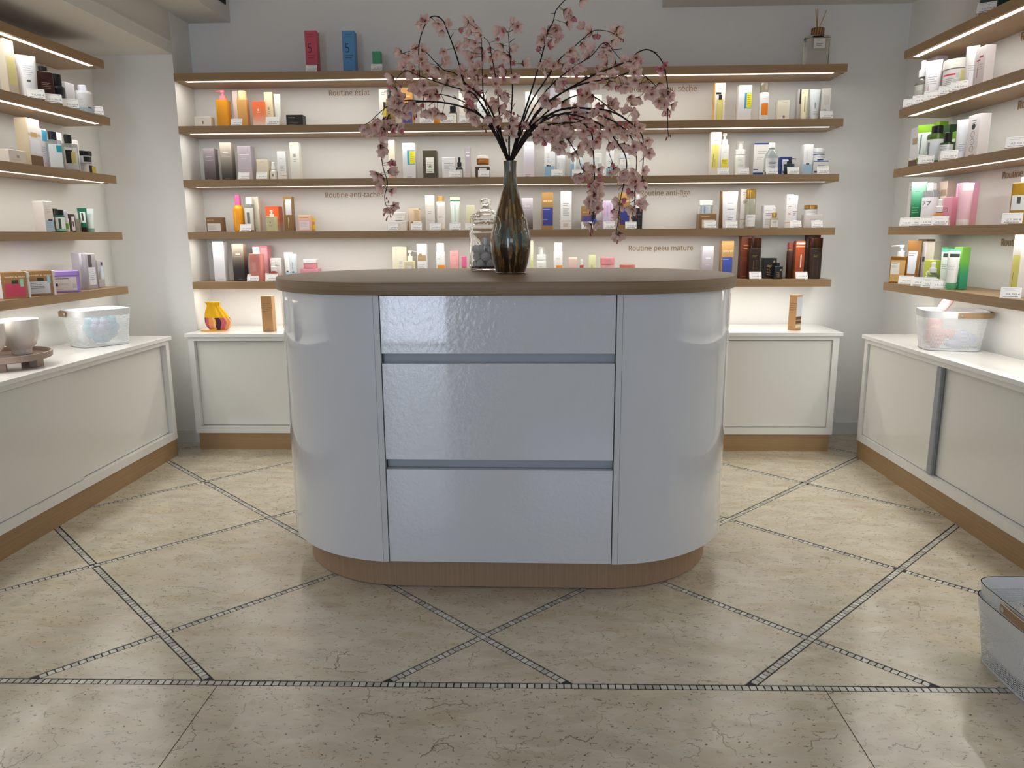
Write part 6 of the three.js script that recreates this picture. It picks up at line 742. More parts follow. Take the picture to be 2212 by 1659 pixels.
[4,0,-0.373,1.4987,-2.5941,0.0002,0.0341,-0.0053],[4,0,-0.3457,1.5118,-2.6145,0.0025,0.0207,0.0143],[4,0,-0.3377,1.496,-2.6129,0.0026,0.0365,0.0123],[1,0,-0.318,1.489,-2.5852,0.0122,0.0353,0.0211],
[4,0,-0.3889,1.496,-2.6089,0.0027,0.0369,0.01],[2,0,-0.2522,1.5659,-2.7286,-0.0122,-0.0106,0.0206],[17,0,-0.2314,1.5746,-2.7183,0.0048,0.0063,-0.0108],[2,0,-0.244,1.5364,-2.695,0.0011,0.0036,-0.0081],
[3,0,-0.2107,1.5121,-2.5011,0.0148,0.0146,-0.022],[4,0,-0.2297,1.504,-2.6232,0.0034,0.0023,0.0183],[16,0,-0.149,1.5488,-2.6973,0.0123,0.0038,-0.0173],[16,0,-0.15,1.5297,-2.7099,0.0153,0.0007,0.0026],
[16,0,-0.1274,1.5289,-2.7071,-0.0071,-0.0006,0.0005],[16,0,-0.1169,1.5425,-2.7258,-0.0185,-0.0039,0.0157],[6,0,-0.1012,1.4872,-2.5396,0.0129,-0.0001,-0.0056],[4,0,-0.2029,1.4729,-2.5887,0.0114,0.0144,-0.0179],
[3,0,-0.1647,1.4707,-2.5414,0.0036,0.0026,-0.0058],[5,0,-0.1511,1.4747,-2.6236,0.0002,0.004,-0.0226],[16,0,-0.1349,1.4881,-2.6818,0.0042,0.0018,-0.0099],[1,0,-0.53,1.4702,-2.5615,-0.0092,0.0102,0.0065],
[1,0,-0.5326,1.4535,-2.5329,-0.018,0.0172,-0.0221],[4,0,-0.5145,1.4835,-2.6203,0.0085,-0.0059,0.0245],[4,0,-0.4967,1.4749,-2.5977,-0.0079,0.0048,0.0018],[4,0,-0.5055,1.4656,-2.5857,-0.0047,0.0022,-0.01],
[4,0,-0.4892,1.4587,-2.6123,-0.0224,0.0048,0.0167],[4,0,-0.461,1.4537,-2.5776,-0.045,0.0139,-0.0167],[1,0,-0.5786,1.4482,-2.5461,-0.0045,0.0066,-0.0089],[1,0,-0.5619,1.4367,-2.5769,-0.0075,0.024,0.0219],
[4,0,-0.5248,1.4422,-2.5824,0.0059,-0.0007,-0.013],[4,0,-0.5191,1.4402,-2.607,-0.0006,-0.0007,0.0116],[4,0,-0.4853,1.4408,-2.5745,-0.0305,0.0101,-0.021],[6,0,-0.0808,1.4667,-2.5549,-0.0094,0.0005,0.0016],
[6,0,-0.0949,1.4414,-2.573,0.0022,-0.0012,0.0079],[7,0,0.0939,1.8161,-2.6405,-0.0238,0.0219,-0.0145],[7,0,0.1022,1.8077,-2.6464,-0.0342,0.0279,-0.0086],[7,0,0.1029,1.7858,-2.6575,-0.0484,0.0122,0.0024],
[7,0,0.0494,1.7771,-2.6595,-0.0064,0.0024,0.0045],[7,0,0.0624,1.7565,-2.6377,-0.0229,0.0174,-0.0173],[7,0,0.0225,1.7552,-2.6504,0.0084,-0.0009,-0.0045],[7,0,0.0444,1.7723,-2.68,-0.0074,-0.0023,0.025],
[7,0,0.0118,1.7317,-2.6455,0.013,-0.0012,-0.0089],[7,0,0.0335,1.7293,-2.6686,-0.0094,-0.001,0.0143],[7,0,0.0519,1.7272,-2.6396,-0.0254,0.0096,-0.0149],[7,0,0.0574,1.7403,-2.6528,-0.0283,0.0072,-0.0019],
[7,0,0.0037,1.7062,-2.6543,0.0134,-0.0036,0.0009],[6,0,-0.0401,1.6352,-2.5198,-0.0471,-0.0035,0.0048],[7,0,0.148,1.8544,-2.6659,-0.0237,0.0191,0.0109],[9,0,0.1509,1.7986,-2.7498,0.0187,-0.0295,0.0148],
[9,0,0.1757,1.7815,-2.745,0.0027,-0.0073,0.01],[9,0,0.1929,1.767,-2.7504,-0.0104,0.0096,0.0154],[9,0,0.1546,1.7399,-2.7543,-0.012,0.0071,0.0193],[9,0,0.1642,1.7203,-2.7263,-0.0222,0.0262,-0.0087],
[18,0,0.1686,1.6871,-2.5814,0.0119,-0.0143,0.0164],[18,0,0.1574,1.6643,-2.5661,0.0039,-0.0057,0.001],[9,0,0.1144,1.7123,-2.7222,-0.0044,0.0079,-0.012],[9,0,0.106,1.701,-2.7172,-0.0061,0.0109,-0.0163],
[18,0,0.1243,1.6602,-2.5789,0.0104,-0.0182,0.0132],[18,0,0.111,1.6493,-2.5731,0.01,-0.0157,0.0068],[18,0,0.1307,1.6259,-2.5445,-0.0039,0.0113,-0.0215],[18,0,0.1165,1.6193,-2.5712,-0.0065,0.007,0.0044],
[18,0,0.1232,1.599,-2.5442,-0.0157,0.0256,-0.0228],[18,0,0.0977,1.6226,-2.562,0.0031,-0.0025,-0.0054],[9,0,0.0931,1.6681,-2.7332,-0.0246,0.015,0.0036],[9,0,0.0708,1.6797,-2.7368,-0.0041,0.0009,0.0075],
[7,0,0.0333,1.6662,-2.6351,-0.0234,0.0105,-0.0171],[7,0,0.0091,1.6499,-2.6283,-0.0055,0.0064,-0.0228],[9,0,0.0401,1.6788,-2.7308,0.0171,-0.0119,0.0038],[9,0,0.0319,1.6407,-2.7365,0.0033,-0.0054,0.0159],
[9,0,0.2645,1.784,-2.7498,-0.0048,-0.0132,0.0148],[9,0,0.276,1.7834,-2.728,-0.0158,-0.0128,-0.007],[9,0,0.2747,1.7682,-2.7388,-0.0146,0.0025,0.0038],[18,0,0.2201,1.6974,-2.5759,0.0035,0.0009,0.0109],
[18,0,0.2467,1.7061,-2.5837,-0.0273,-0.0031,0.0187],[18,0,0.2091,1.6754,-2.5646,-0.0149,0.0123,-0.0004],[18,0,0.2187,1.6673,-2.5838,0.0207,0.0133,0.0188],[10,0,0.2197,1.656,-2.6229,0.0106,-0.0203,-0.0091],
[10,0,0.283,1.6618,-2.6193,0.0049,-0.0033,-0.014],[10,0,0.2997,1.6474,-2.6231,-0.0052,0.0141,-0.0103],[10,0,0.2916,1.6445,-2.6447,-0.0088,0.0117,0.0115],[10,0,0.316,1.6712,-2.653,-0.0061,0.0,0.0193],
[10,0,0.3377,1.6589,-2.6325,-0.018,0.0202,-0.0014],[10,0,0.2645,1.6494,-2.6426,-0.0012,-0.0015,0.0098],[8,0,0.3085,1.6009,-2.5169,0.0022,0.004,-0.0181],[8,0,0.2388,1.6006,-2.5355,0.0032,-0.0093,0.0004],
[10,0,0.2049,1.617,-2.628,-0.003,0.008,-0.0033],[10,0,0.1965,1.6397,-2.6279,0.0068,-0.0142,-0.0034],[10,0,0.4029,1.6327,-2.6194,0.014,0.0056,-0.0156],[10,0,0.4145,1.6294,-2.6411,0.0048,-0.0,0.0061],
[10,0,0.396,1.6378,-2.6436,0.0203,0.0028,0.0086],[10,0,0.16,1.6091,-2.6368,0.0006,-0.0031,0.0068],[10,0,0.1819,1.6151,-2.6427,-0.0024,0.0004,0.0121],[8,0,0.18,1.5722,-2.5357,-0.0019,0.0084,-0.0021],
[8,0,0.2333,1.5747,-2.553,-0.0054,0.014,0.0176],[8,0,0.2219,1.5625,-2.5393,-0.0057,0.0243,0.0036],[8,0,0.2544,1.5673,-2.5542,-0.0116,0.0242,0.0191],[8,0,0.2747,1.587,-2.5305,-0.0036,0.0125,-0.0045],
[8,0,0.2691,1.5629,-2.545,-0.0131,0.0323,0.01],[8,0,0.2818,1.5582,-2.5198,-0.0119,0.0411,-0.0152],[8,0,0.3063,1.5738,-2.5142,0.0018,0.0312,-0.0208],[8,0,0.3223,1.5668,-2.5566,0.0175,0.0267,0.0216],
[8,0,0.3315,1.564,-2.5285,0.0198,0.0214,-0.0065],[8,0,0.3449,1.5535,-2.5123,0.019,0.0211,-0.0227],[8,0,0.3648,1.5438,-2.5409,0.0138,0.0184,0.0059],[8,0,0.3569,1.5392,-2.5567,0.0217,0.023,0.0217],
[8,0,0.3911,1.5669,-2.5485,-0.0125,-0.0047,0.0135],[10,0,0.4199,1.5563,-2.6594,0.0122,-0.0044,0.0244],[10,0,0.4088,1.5534,-2.6568,0.0235,-0.004,0.0218],[10,0,0.4315,1.5591,-2.6328,0.0004,0.0004,-0.0022],
[10,0,0.4382,1.5444,-2.6217,-0.0058,0.0024,-0.0133],[10,0,0.4,1.5282,-2.6133,0.0329,0.0032,-0.0217],[10,0,0.418,1.5195,-2.6236,0.0152,0.0017,-0.0114],[10,0,0.4532,1.5194,-2.6416,-0.0199,-0.0008,0.0066],
[10,0,0.4319,1.5038,-2.6555,0.002,-0.0032,0.0205],[18,0,0.0844,1.58,-2.5447,-0.0119,0.0207,-0.0249],[18,0,0.0647,1.5833,-2.5873,-0.0097,0.0046,0.0159],[18,0,0.0751,1.5924,-2.5833,-0.0067,0.0055,0.0132],
[8,0,0.1319,1.5537,-2.5526,-0.0073,0.014,0.0095],[19,0,0.1531,1.5713,-2.7421,0.0012,0.0074,-0.0186],[19,0,0.167,1.5816,-2.7411,0.0012,-0.0031,-0.0223],[19,0,0.1751,1.5688,-2.7765,-0.0004,0.0095,0.0118],
[19,0,0.1605,1.5597,-2.7691,0.0001,0.0189,0.0071],[18,0,0.0196,1.5409,-2.5711,-0.0041,0.0045,-0.0065],[8,0,0.0221,1.5277,-2.5526,0.0081,-0.007,-0.0077],[10,0,0.044,1.523,-2.6017,-0.0048,0.0098,-0.0234],
[10,0,0.0584,1.5411,-2.6504,-0.0059,0.0021,0.0247],[19,0,0.1035,1.5428,-2.7608,-0.0084,0.012,0.0168],[11,0,0.1296,1.5321,-2.7129,-0.0013,-0.0075,0.0237],[19,0,0.2132,1.5512,-2.7877,0.0052,0.0066,0.0159],
[19,0,0.2291,1.543,-2.7712,0.0039,0.0057,-0.0021],[11,0,0.2166,1.5269,-2.7201,-0.0017,-0.0068,0.0173],[14,0,0.1964,1.5005,-2.633,0.0006,-0.005,-0.0151],[19,0,0.2554,1.5608,-2.7827,-0.0126,-0.0183,0.0086],
[19,0,0.2708,1.5409,-2.7618,-0.0081,-0.0113,-0.0131],[19,0,0.2684,1.553,-2.7693,-0.0131,-0.0186,-0.0054],[19,0,0.3275,1.5726,-2.7936,-0.0286,-0.0391,0.0125],[8,0,0.3202,1.5205,-2.5312,0.034,0.0365,-0.0027],
[19,0,0.3366,1.5563,-2.7947,-0.0282,-0.0386,0.0148],[19,0,0.3211,1.5351,-2.78,-0.0221,-0.0302,0.005],[19,0,0.3026,1.5221,-2.7647,-0.0096,-0.0131,-0.0103],[19,0,0.3362,1.5296,-2.763,-0.0243,-0.0334,-0.012],
[11,0,0.3358,1.4995,-2.6885,-0.0163,-0.0227,-0.0248],[11,0,0.2412,1.5065,-2.7101,0.0034,0.0088,0.0036],[14,0,0.2266,1.4896,-2.6666,-0.0024,-0.0047,0.0169],[12,0,0.1558,1.4644,-2.5401,0.0024,0.0056,-0.0138],
[12,0,0.1697,1.4607,-2.5509,0.0015,0.0035,-0.001],[14,0,0.1498,1.4987,-2.6691,-0.001,0.0006,0.0242],[14,0,0.1263,1.4995,-2.638,0.0003,0.0016,-0.0053],[12,0,0.1131,1.4837,-2.583,-0.0009,-0.0028,0.0219],
[12,0,0.0917,1.4811,-2.5808,0.0005,0.0038,0.0163],[20,0,0.0656,1.4764,-2.5989,0.0007,0.0046,-0.0003],[13,0,0.0796,1.4589,-2.5309,0.0009,-0.0087,0.0068],[14,0,0.0552,1.4763,-2.6153,-0.0018,0.009,-0.0217],
[10,0,-0.0124,1.4756,-2.6227,-0.0014,0.0007,0.0008],[12,0,0.0038,1.4536,-2.5961,-0.0025,0.0005,0.013],[18,0,-0.0416,1.4569,-2.5791,0.0007,0.0014,-0.0135],[13,0,0.0298,1.438,-2.5203,-0.0005,0.0088,-0.0224],
[15,0,0.0465,1.4168,-2.4352,-0.0004,0.0014,-0.0235],[13,0,0.0636,1.4318,-2.5137,-0.0017,0.0172,-0.017],[13,0,0.0895,1.4309,-2.5087,-0.0021,0.0198,-0.0131],[13,0,0.106,1.4363,-2.532,-0.0032,0.0155,0.0153],
[13,0,0.1306,1.4449,-2.5058,0.0005,0.0022,-0.002],[13,0,0.1512,1.4394,-2.5035,0.0001,-0.0001,0.0018],[13,0,0.1658,1.4273,-2.4878,-0.0023,-0.0014,-0.0093],[20,0,0.1909,1.4475,-2.5852,0.0001,0.0001,-0.0101],
[14,0,0.2173,1.4798,-2.6521,0.003,0.0068,0.0027],[14,0,0.2429,1.4784,-2.663,-0.0008,-0.0011,0.0123],[14,0,0.2545,1.4485,-2.6358,0.0094,0.0197,-0.016],[14,0,0.2772,1.4656,-2.6489,-0.0035,-0.0033,-0.0033],
[14,0,0.2704,1.4541,-2.6595,0.0061,0.0057,0.0072],[19,0,0.313,1.4832,-2.798,0.0066,0.0032,0.023],[19,0,0.3264,1.4701,-2.7635,0.0035,0.0031,-0.0115],[11,0,0.3364,1.4706,-2.7087,-0.0044,-0.0042,-0.0054],
[11,0,0.3436,1.4558,-2.718,-0.0001,-0.0001,0.0035],[11,0,0.3518,1.4582,-2.6967,-0.0054,-0.0052,-0.0179],[14,0,0.2925,1.4432,-2.6587,0.0009,0.0007,0.0056],[1,0,-0.5667,1.4412,-2.5787,-0.0047,0.0187,0.0237],
[4,0,-0.523,1.4385,-2.584,0.003,-0.0,-0.0113],[4,0,-0.5197,1.4226,-2.5943,-0.005,0.0015,-0.001],[4,0,-0.4823,1.4428,-2.5764,-0.0326,0.0106,-0.0191],[4,0,-0.5242,1.3941,-2.596,-0.0036,-0.0004,0.0009],
[4,0,-0.514,1.3849,-2.6186,-0.013,-0.004,0.0236],[4,0,-0.5253,1.3741,-2.5971,-0.0013,-0.0004,0.0021],[4,0,-0.4961,1.3404,-2.5807,-0.0284,-0.0008,-0.0143],[4,0,-0.4852,1.335,-2.5855,-0.0389,-0.0023,-0.0095],
[4,0,-0.4982,1.3131,-2.6013,-0.0207,-0.006,0.0063],[4,0,-0.4881,1.314,-2.6129,-0.03,-0.0098,0.0179],[4,0,-0.5517,1.3013,-2.5927,0.0323,0.0083,-0.0023],[4,0,-0.534,1.2983,-2.5945,0.0163,0.0041,-0.0005],
[4,0,-0.5347,1.2877,-2.6105,0.0198,0.003,0.0155],[4,0,-0.5316,1.259,-2.5753,0.0157,-0.0032,-0.0197],[4,0,-0.4976,1.2494,-2.6176,-0.019,0.0039,0.0226],[4,0,-0.4887,1.2007,-2.5932,-0.0299,0.0002,-0.0018],
[4,0,-0.5125,1.1858,-2.5866,0.0034,0.0046,-0.0084],[4,0,-0.5045,1.1865,-2.6089,0.0008,-0.002,0.0139],[6,0,-0.0828,1.4302,-2.5565,-0.0107,0.0023,-0.0122],[15,0,-0.0007,1.4133,-2.4741,-0.0002,0.0027,-0.0177],
[15,0,-0.0064,1.4015,-2.4879,-0.0044,0.0119,-0.0121],[15,0,0.0108,1.397,-2.4981,-0.0087,0.0197,0.0086],[15,0,0.0551,1.4157,-2.4347,-0.0017,-0.0016,-0.02],[15,0,0.0776,1.4139,-2.4433,-0.0054,-0.0103,-0.0024],
[15,0,0.0663,1.3995,-2.4339,0.0026,0.006,-0.0132],[15,0,0.0444,1.3944,-2.4564,0.01,0.0191,0.0023],[13,0,0.105,1.4235,-2.4988,-0.003,0.0282,-0.0181],[15,0,0.1005,1.396,-2.4522,-0.0071,-0.0059,0.0137],
[15,0,0.0756,1.3813,-2.4626,0.0088,0.0158,0.0212],[15,0,0.0553,1.3623,-2.4354,0.0202,0.0395,-0.009],[15,0,0.0665,1.3729,-2.4356,0.0135,0.0265,-0.0073],[15,0,0.1032,1.3407,-2.4399,0.0171,0.0087,0.0049],
[15,0,0.1231,1.3493,-2.4469,-0.0017,-0.0018,0.0119],[13,0,0.1409,1.4204,-2.4781,0.0143,0.0146,-0.0221],[13,0,0.1567,1.3871,-2.497,0.0169,0.0009,0.0087],[13,0,0.1543,1.3767,-2.502,0.0207,0.0006,0.0157],
[13,0,0.1686,1.3624,-2.4982,0.0077,-0.0012,0.0146],[15,0,0.1333,1.3665,-2.4319,-0.0205,-0.0042,-0.0031],[20,0,0.2023,1.4256,-2.6112,0.0123,0.0086,0.0161],[20,0,0.2043,1.4153,-2.5974,0.0159,0.0124,0.0024],
[20,0,0.2233,1.4242,-2.5793,-0.0005,0.0005,-0.0157],[13,0,0.1838,1.3845,-2.4769,-0.0097,0.0001,-0.0107],[20,0,0.2435,1.3895,-2.5996,-0.0087,-0.0007,0.0046],[12,0,0.2525,1.3914,-2.5425,0.0039,0.0024,0.0026],
[14,0,0.3037,1.4404,-2.6686,-0.0031,-0.0033,0.0151],[14,0,0.2976,1.4225,-2.6644,0.0092,0.0088,0.0107],[19,0,0.3362,1.452,-2.7607,0.0064,0.0051,-0.0143],[19,0,0.3532,1.4469,-2.7699,-0.004,-0.0015,-0.0051],
[12,0,0.2799,1.381,-2.5522,-0.0099,-0.0069,0.0139],[14,0,0.3031,1.389,-2.6525,0.0221,0.0077,-0.0021],[14,0,0.3258,1.3904,-2.6409,0.0014,0.0014,-0.0137],[19,0,0.3609,1.4105,-2.7969,0.004,0.005,0.0219],
[11,0,0.3688,1.392,-2.7125,-0.0022,0.0001,-0.0025],[11,0,0.3794,1.4148,-2.7054,-0.0158,-0.0003,-0.0096],[14,0,0.322,1.3716,-2.6554,0.0121,-0.0005,0.0006],[15,0,0.1504,1.3038,-2.425,-0.0092,-0.0042,-0.01],
[13,0,0.1756,1.307,-2.4657,0.0038,0.0011,-0.0115],[13,0,0.2,1.3001,-2.4846,-0.02,-0.0014,0.0081],[13,0,0.1662,1.2898,-2.4906,0.0144,-0.0016,0.0148],[15,0,0.1315,1.2774,-2.4304,0.0141,0.0146,-0.0046],
[15,0,0.1448,1.2709,-2.418,0.0007,0.0211,-0.017],[13,0,0.1966,1.28,-2.4743,-0.0162,0.0006,-0.0012],[13,0,0.1682,1.2551,-2.4701,0.012,-0.0001,-0.0049],[13,0,0.1967,1.2632,-2.4719,-0.0165,0.0008,-0.0032],
[13,0,0.1904,1.2516,-2.462,-0.0103,0.0012,-0.013],[13,0,0.1785,1.2254,-2.4885,0.0012,-0.0008,0.0135],[13,0,0.1935,1.2266,-2.4601,-0.0137,0.0014,-0.0149],[13,0,0.1649,1.1987,-2.4519,0.0143,0.0004,-0.0231],
[13,0,0.1902,1.197,-2.485,-0.011,0.0,0.01],[13,0,0.1761,1.1859,-2.4871,0.0028,-0.0006,0.0121],[13,0,0.1915,1.1821,-2.4619,-0.0126,0.001,-0.0131],[20,0,0.2432,1.3016,-2.5787,0.0108,0.0081,-0.0163],
[20,0,0.2599,1.3118,-2.599,-0.006,-0.0012,0.004],[12,0,0.2852,1.2966,-2.5561,0.002,-0.002,0.021],[12,0,0.2876,1.2799,-2.5227,-0.0012,0.0011,-0.0123],[12,0,0.2748,1.2754,-2.537,0.0098,-0.0025,0.002],
[11,0,0.3696,1.3163,-2.7032,-0.0027,0.0011,-0.0118],[14,0,0.3314,1.2989,-2.6671,0.0026,-0.001,0.0121],[11,0,0.3563,1.2871,-2.7134,0.0105,0.0001,-0.0016],[14,0,0.3206,1.274,-2.6489,0.0133,-0.0,-0.0061],
[11,0,0.3703,1.2785,-2.7228,-0.001,-0.0005,0.0078],[14,0,0.3434,1.2564,-2.6566,-0.0095,0.0004,0.0016],[14,0,0.3112,1.2439,-2.6401,0.0224,-0.0003,-0.0149],[12,0,0.2814,1.2096,-2.5308,-0.0094,0.0012,-0.0042],
[12,0,0.2639,1.2022,-2.5578,0.0072,-0.0019,0.0228],[12,0,0.2518,1.176,-2.5501,0.0171,-0.0024,0.0151],[12,0,0.2595,1.1611,-2.5356,0.0081,-0.0013,0.0006],[14,0,0.3638,1.2147,-2.663,-0.0309,0.0013,0.008],
[14,0,0.3453,1.2048,-2.6371,-0.0126,0.0015,-0.0179],[14,0,0.3232,1.1815,-2.6507,0.006,-0.0011,-0.0043],[13,0,0.1659,1.1266,-2.4947,0.0081,-0.002,0.0197],[13,0,0.1893,1.1288,-2.4594,-0.0141,0.0031,-0.0156],
[12,0,0.2692,1.1002,-2.5591,-0.0086,0.0086,0.0241],[12,0,0.2746,1.0942,-2.5524,-0.014,0.0145,0.0174],[0,1,-0.4179,1.6519,-2.6843,0.0147,-0.0007,0.0093],[3,1,-0.3801,1.602,-2.4887,-0.0028,-0.0028,-0.0063],
[1,1,-0.3715,1.535,-2.5376,-0.0038,-0.0041,-0.0204],[2,1,-0.4067,1.5797,-2.7047,-0.0008,0.0041,-0.0103],[4,1,-0.4139,1.4861,-2.6099,-0.0136,0.0443,0.012],[4,1,-0.4058,1.4914,-2.5945,0.0007,0.0415,-0.0039],
[5,1,-0.178,1.5503,-2.6724,-0.0027,-0.0039,0.0151],[0,1,-0.1699,1.5329,-2.6308,-0.0026,0.0009,-0.0142],[1,1,-0.1867,1.4542,-2.6032,0.0166,0.0088,0.0162],[1,1,-0.175,1.4418,-2.6082,0.0155,0.0079,0.018],
[6,1,-0.0939,1.492,-2.5553,0.0058,-0.0021,0.0111],[6,1,-0.0799,1.4855,-2.53,-0.0083,0.0028,-0.0148],[9,1,0.2815,1.7483,-2.7211,-0.0214,0.0223,-0.0139],[9,1,0.2889,1.7438,-2.7132,-0.0288,0.0269,-0.0218],
[10,1,0.2241,1.6456,-2.6096,0.0081,-0.0092,-0.0224],[10,1,0.4281,1.4948,-2.647,0.0061,-0.0019,0.012],[10,1,0.4397,1.4876,-2.6346,-0.0053,0.0001,-0.0004],[6,1,-0.0782,1.4897,-2.5578,-0.01,-0.0012,0.0131],
[7,1,-0.0681,1.4919,-2.624,0.0174,-0.004,-0.0109],[16,1,-0.1296,1.4111,-2.6528,0.0057,0.0115,-0.0077],[6,1,-0.106,1.4101,-2.598,0.0105,0.0022,0.0197],[4,1,-0.5321,1.172,-2.6199,0.025,0.0162,0.0249],
[4,1,-0.5144,1.1559,-2.5751,0.0126,0.0264,-0.0199],[4,1,-0.5069,1.1655,-2.609,0.0051,0.0168,0.014],[4,1,-0.5162,1.2248,-2.5978,-0.0048,-0.0008,0.0028],[4,1,-0.5051,1.2117,-2.5702,-0.0146,-0.0002,-0.0248],
[4,1,-0.5067,1.2485,-2.6008,-0.0106,0.0023,0.0058],[4,1,-0.4944,1.2446,-2.584,-0.0231,0.0053,-0.011],[14,1,0.3235,1.1544,-2.6475,0.0033,0.0142,-0.0075],[14,1,0.3443,1.1579,-2.6785,-0.0175,0.0106,0.0235],
[13,1,0.1715,1.1007,-2.4871,-0.0003,0.0084,0.0121],[13,1,0.1748,1.1091,-2.4527,-0.0033,0.001,-0.0223],[12,1,0.2531,1.0856,-2.544,0.0075,0.0232,0.009],[12,1,0.2617,1.0742,-2.5106,-0.0011,0.0346,-0.0244],
[10,1,0.4353,1.4169,-2.6543,0.0036,0.0025,0.0193],[10,1,0.4461,1.4237,-2.6398,-0.0075,-0.001,0.0048],[11,1,0.38,1.26,-2.7215,-0.006,0.0003,0.0065],[14,1,0.3301,1.2314,-2.6308,0.0032,0.0012,-0.0242],
[12,1,0.2768,1.1375,-2.5142,-0.0119,0.0026,-0.0208],[12,1,0.2716,1.1495,-2.5363,-0.0053,0.0008,0.0013],[13,1,0.1665,1.1685,-2.4691,0.0121,-0.0003,-0.0059],[13,1,0.1883,1.1662,-2.4909,-0.0097,-0.0001,0.0159],
[13,1,0.1696,1.4209,-2.4846,-0.0012,-0.0003,-0.0108],[13,1,0.1756,1.4243,-2.49,-0.006,-0.005,-0.005],[0,0,-0.3772,1.8047,-2.6558,0.0062,-0.0018,-0.019],[17,0,-0.4322,1.7358,-2.7551,-0.0006,-0.0059,0.0001],
[17,0,-0.462,1.7029,-2.7778,-0.003,0.0213,0.0228],[3,0,-0.4262,1.6242,-2.4833,0.0077,-0.013,-0.0117],[3,0,-0.3979,1.6118,-2.5095,0.0005,-0.0071,0.0145],[0,0,-0.3924,1.666,-2.6582,-0.0117,0.0034,-0.0168],
[0,0,-0.3898,1.6884,-2.6943,-0.0143,-0.0045,0.0193],[3,0,-0.4048,1.6001,-2.4956,0.0029,0.0062,0.0006],[17,0,-0.3225,1.6921,-2.736,-0.0208,-0.0127,-0.0187],[5,0,-0.2305,1.7356,-2.6791,0.0418,-0.003,0.0141],
[5,0,-0.21,1.7055,-2.6844,0.0216,-0.0043,0.0194],[6,0,-0.1113,1.7244,-2.4973,0.0176,0.0014,-0.0177],[6,0,-0.0625,1.7355,-2.4959,-0.0313,-0.0097,-0.0191],[6,0,-0.084,1.6717,-2.5026,-0.0062,0.0025,-0.0124],
[6,0,-0.0989,1.6521,-2.5157,0.0102,0.0004,0.0007],[16,0,-0.1315,1.6728,-2.7572,-0.0205,-0.0082,0.0225],[3,0,-0.287,1.5834,-2.5173,-0.0023,-0.0151,0.018],[5,0,-0.2059,1.6222,-2.6553,0.0182,0.0028,-0.0088],
[2,0,-0.4129,1.5868,-2.6919,-0.0049,-0.0004,-0.0231],[2,0,-0.3933,1.5847,-2.7198,0.0005,-0.0039,0.0048],[2,0,-0.3566,1.5693,-2.7187,0.0012,0.0097,0.0037],[2,0,-0.4323,1.5962,-2.7021,-0.0043,-0.005,-0.0129],
[3,0,-0.2308,1.5499,-2.5158,0.0013,0.0016,0.0052],[17,0,-0.2419,1.6003,-2.7585,0.0023,-0.0042,0.0241],[17,0,-0.2142,1.57,-2.7076,-0.004,0.001,-0.0178],[6,0,-0.102,1.5331,-2.5205,0.0179,0.0002,-0.0093],
[1,0,-0.4514,1.5389,-2.5726,0.0029,-0.0068,0.0174],[1,0,-0.4693,1.5251,-2.538,-0.0017,-0.001,-0.017],[4,0,-0.4864,1.5145,-2.578,0.0045,-0.0018,-0.0186],[4,0,-0.4714,1.5087,-2.5803,-0.0042,0.0062,-0.0164],
[4,0,-0.4241,1.5255,-2.6114,-0.0005,0.0058,0.0135],[4,0,-0.3581,1.4954,-2.5811,-0.0016,0.0373,-0.0186],[2,0,-0.234,1.5463,-2.6827,-0.0092,-0.0061,-0.0204],[2,0,-0.222,1.5275,-2.7037,-0.0005,-0.0023,0.0063],
[0,0,-0.1518,1.5212,-2.6554,-0.0101,-0.0066,0.0133],[16,0,-0.1272,1.5274,-2.7182,-0.0069,-0.0026,0.0128],[1,0,-0.2122,1.473,-2.5759,0.0101,0.0185,-0.0033],[0,0,-0.1385,1.4674,-2.6551,-0.0002,-0.0034,0.0208],
[16,0,-0.1391,1.4928,-2.6769,0.0079,0.0032,-0.0175],[4,0,-0.5457,1.4478,-2.5925,0.0265,-0.0072,-0.0029],[4,0,-0.4553,1.4405,-2.589,-0.0478,0.0137,-0.0053],[7,0,-0.0671,1.4627,-2.6337,0.0071,-0.0026,0.0023],
[7,0,0.1184,1.795,-2.6397,-0.0374,0.0311,-0.0115],[7,0,0.0559,1.7612,-2.6374,-0.0159,0.0136,-0.0176],[7,0,0.0578,1.7708,-2.6792,-0.018,0.0038,0.0242],[7,0,0.0395,1.7126,-2.6442,-0.0177,0.0068,-0.0099],
[7,0,0.0671,1.7481,-2.6548,-0.0357,0.0085,-0.0],[9,0,0.2054,1.7682,-2.7558,-0.0011,0.0132,0.0208],[18,0,0.1716,1.684,-2.5551,0.0124,-0.0074,-0.0099],[18,0,0.1123,1.6488,-2.5594,0.0112,-0.0137,-0.0067],
[18,0,0.1403,1.627,-2.569,-0.0097,0.0125,0.0032],[9,0,0.0545,1.6645,-2.7055,0.0029,0.0029,-0.0216],[18,0,0.2091,1.6751,-2.5412,-0.0115,0.0164,-0.0238],[18,0,0.2033,1.6644,-2.5716,-0.0184,0.0132,0.0066],
[18,0,0.2255,1.6692,-2.5585,0.0137,0.0117,-0.0065],[10,0,0.3127,1.6467,-2.6125,-0.0103,0.0184,-0.021],[10,0,0.3232,1.6645,-2.6232,-0.0072,0.0116,-0.0107],[10,0,0.2492,1.6599,-2.6426,0.0223,-0.0089,0.0097],
[10,0,0.2493,1.6307,-2.6453,-0.0067,0.0096,0.013],[8,0,0.2065,1.5851,-2.5364,-0.0001,0.0001,0.0003],[10,0,0.4195,1.643,-2.621,-0.0043,0.0015,-0.014],[8,0,0.2789,1.5623,-2.552,-0.0153,0.0351,0.017],
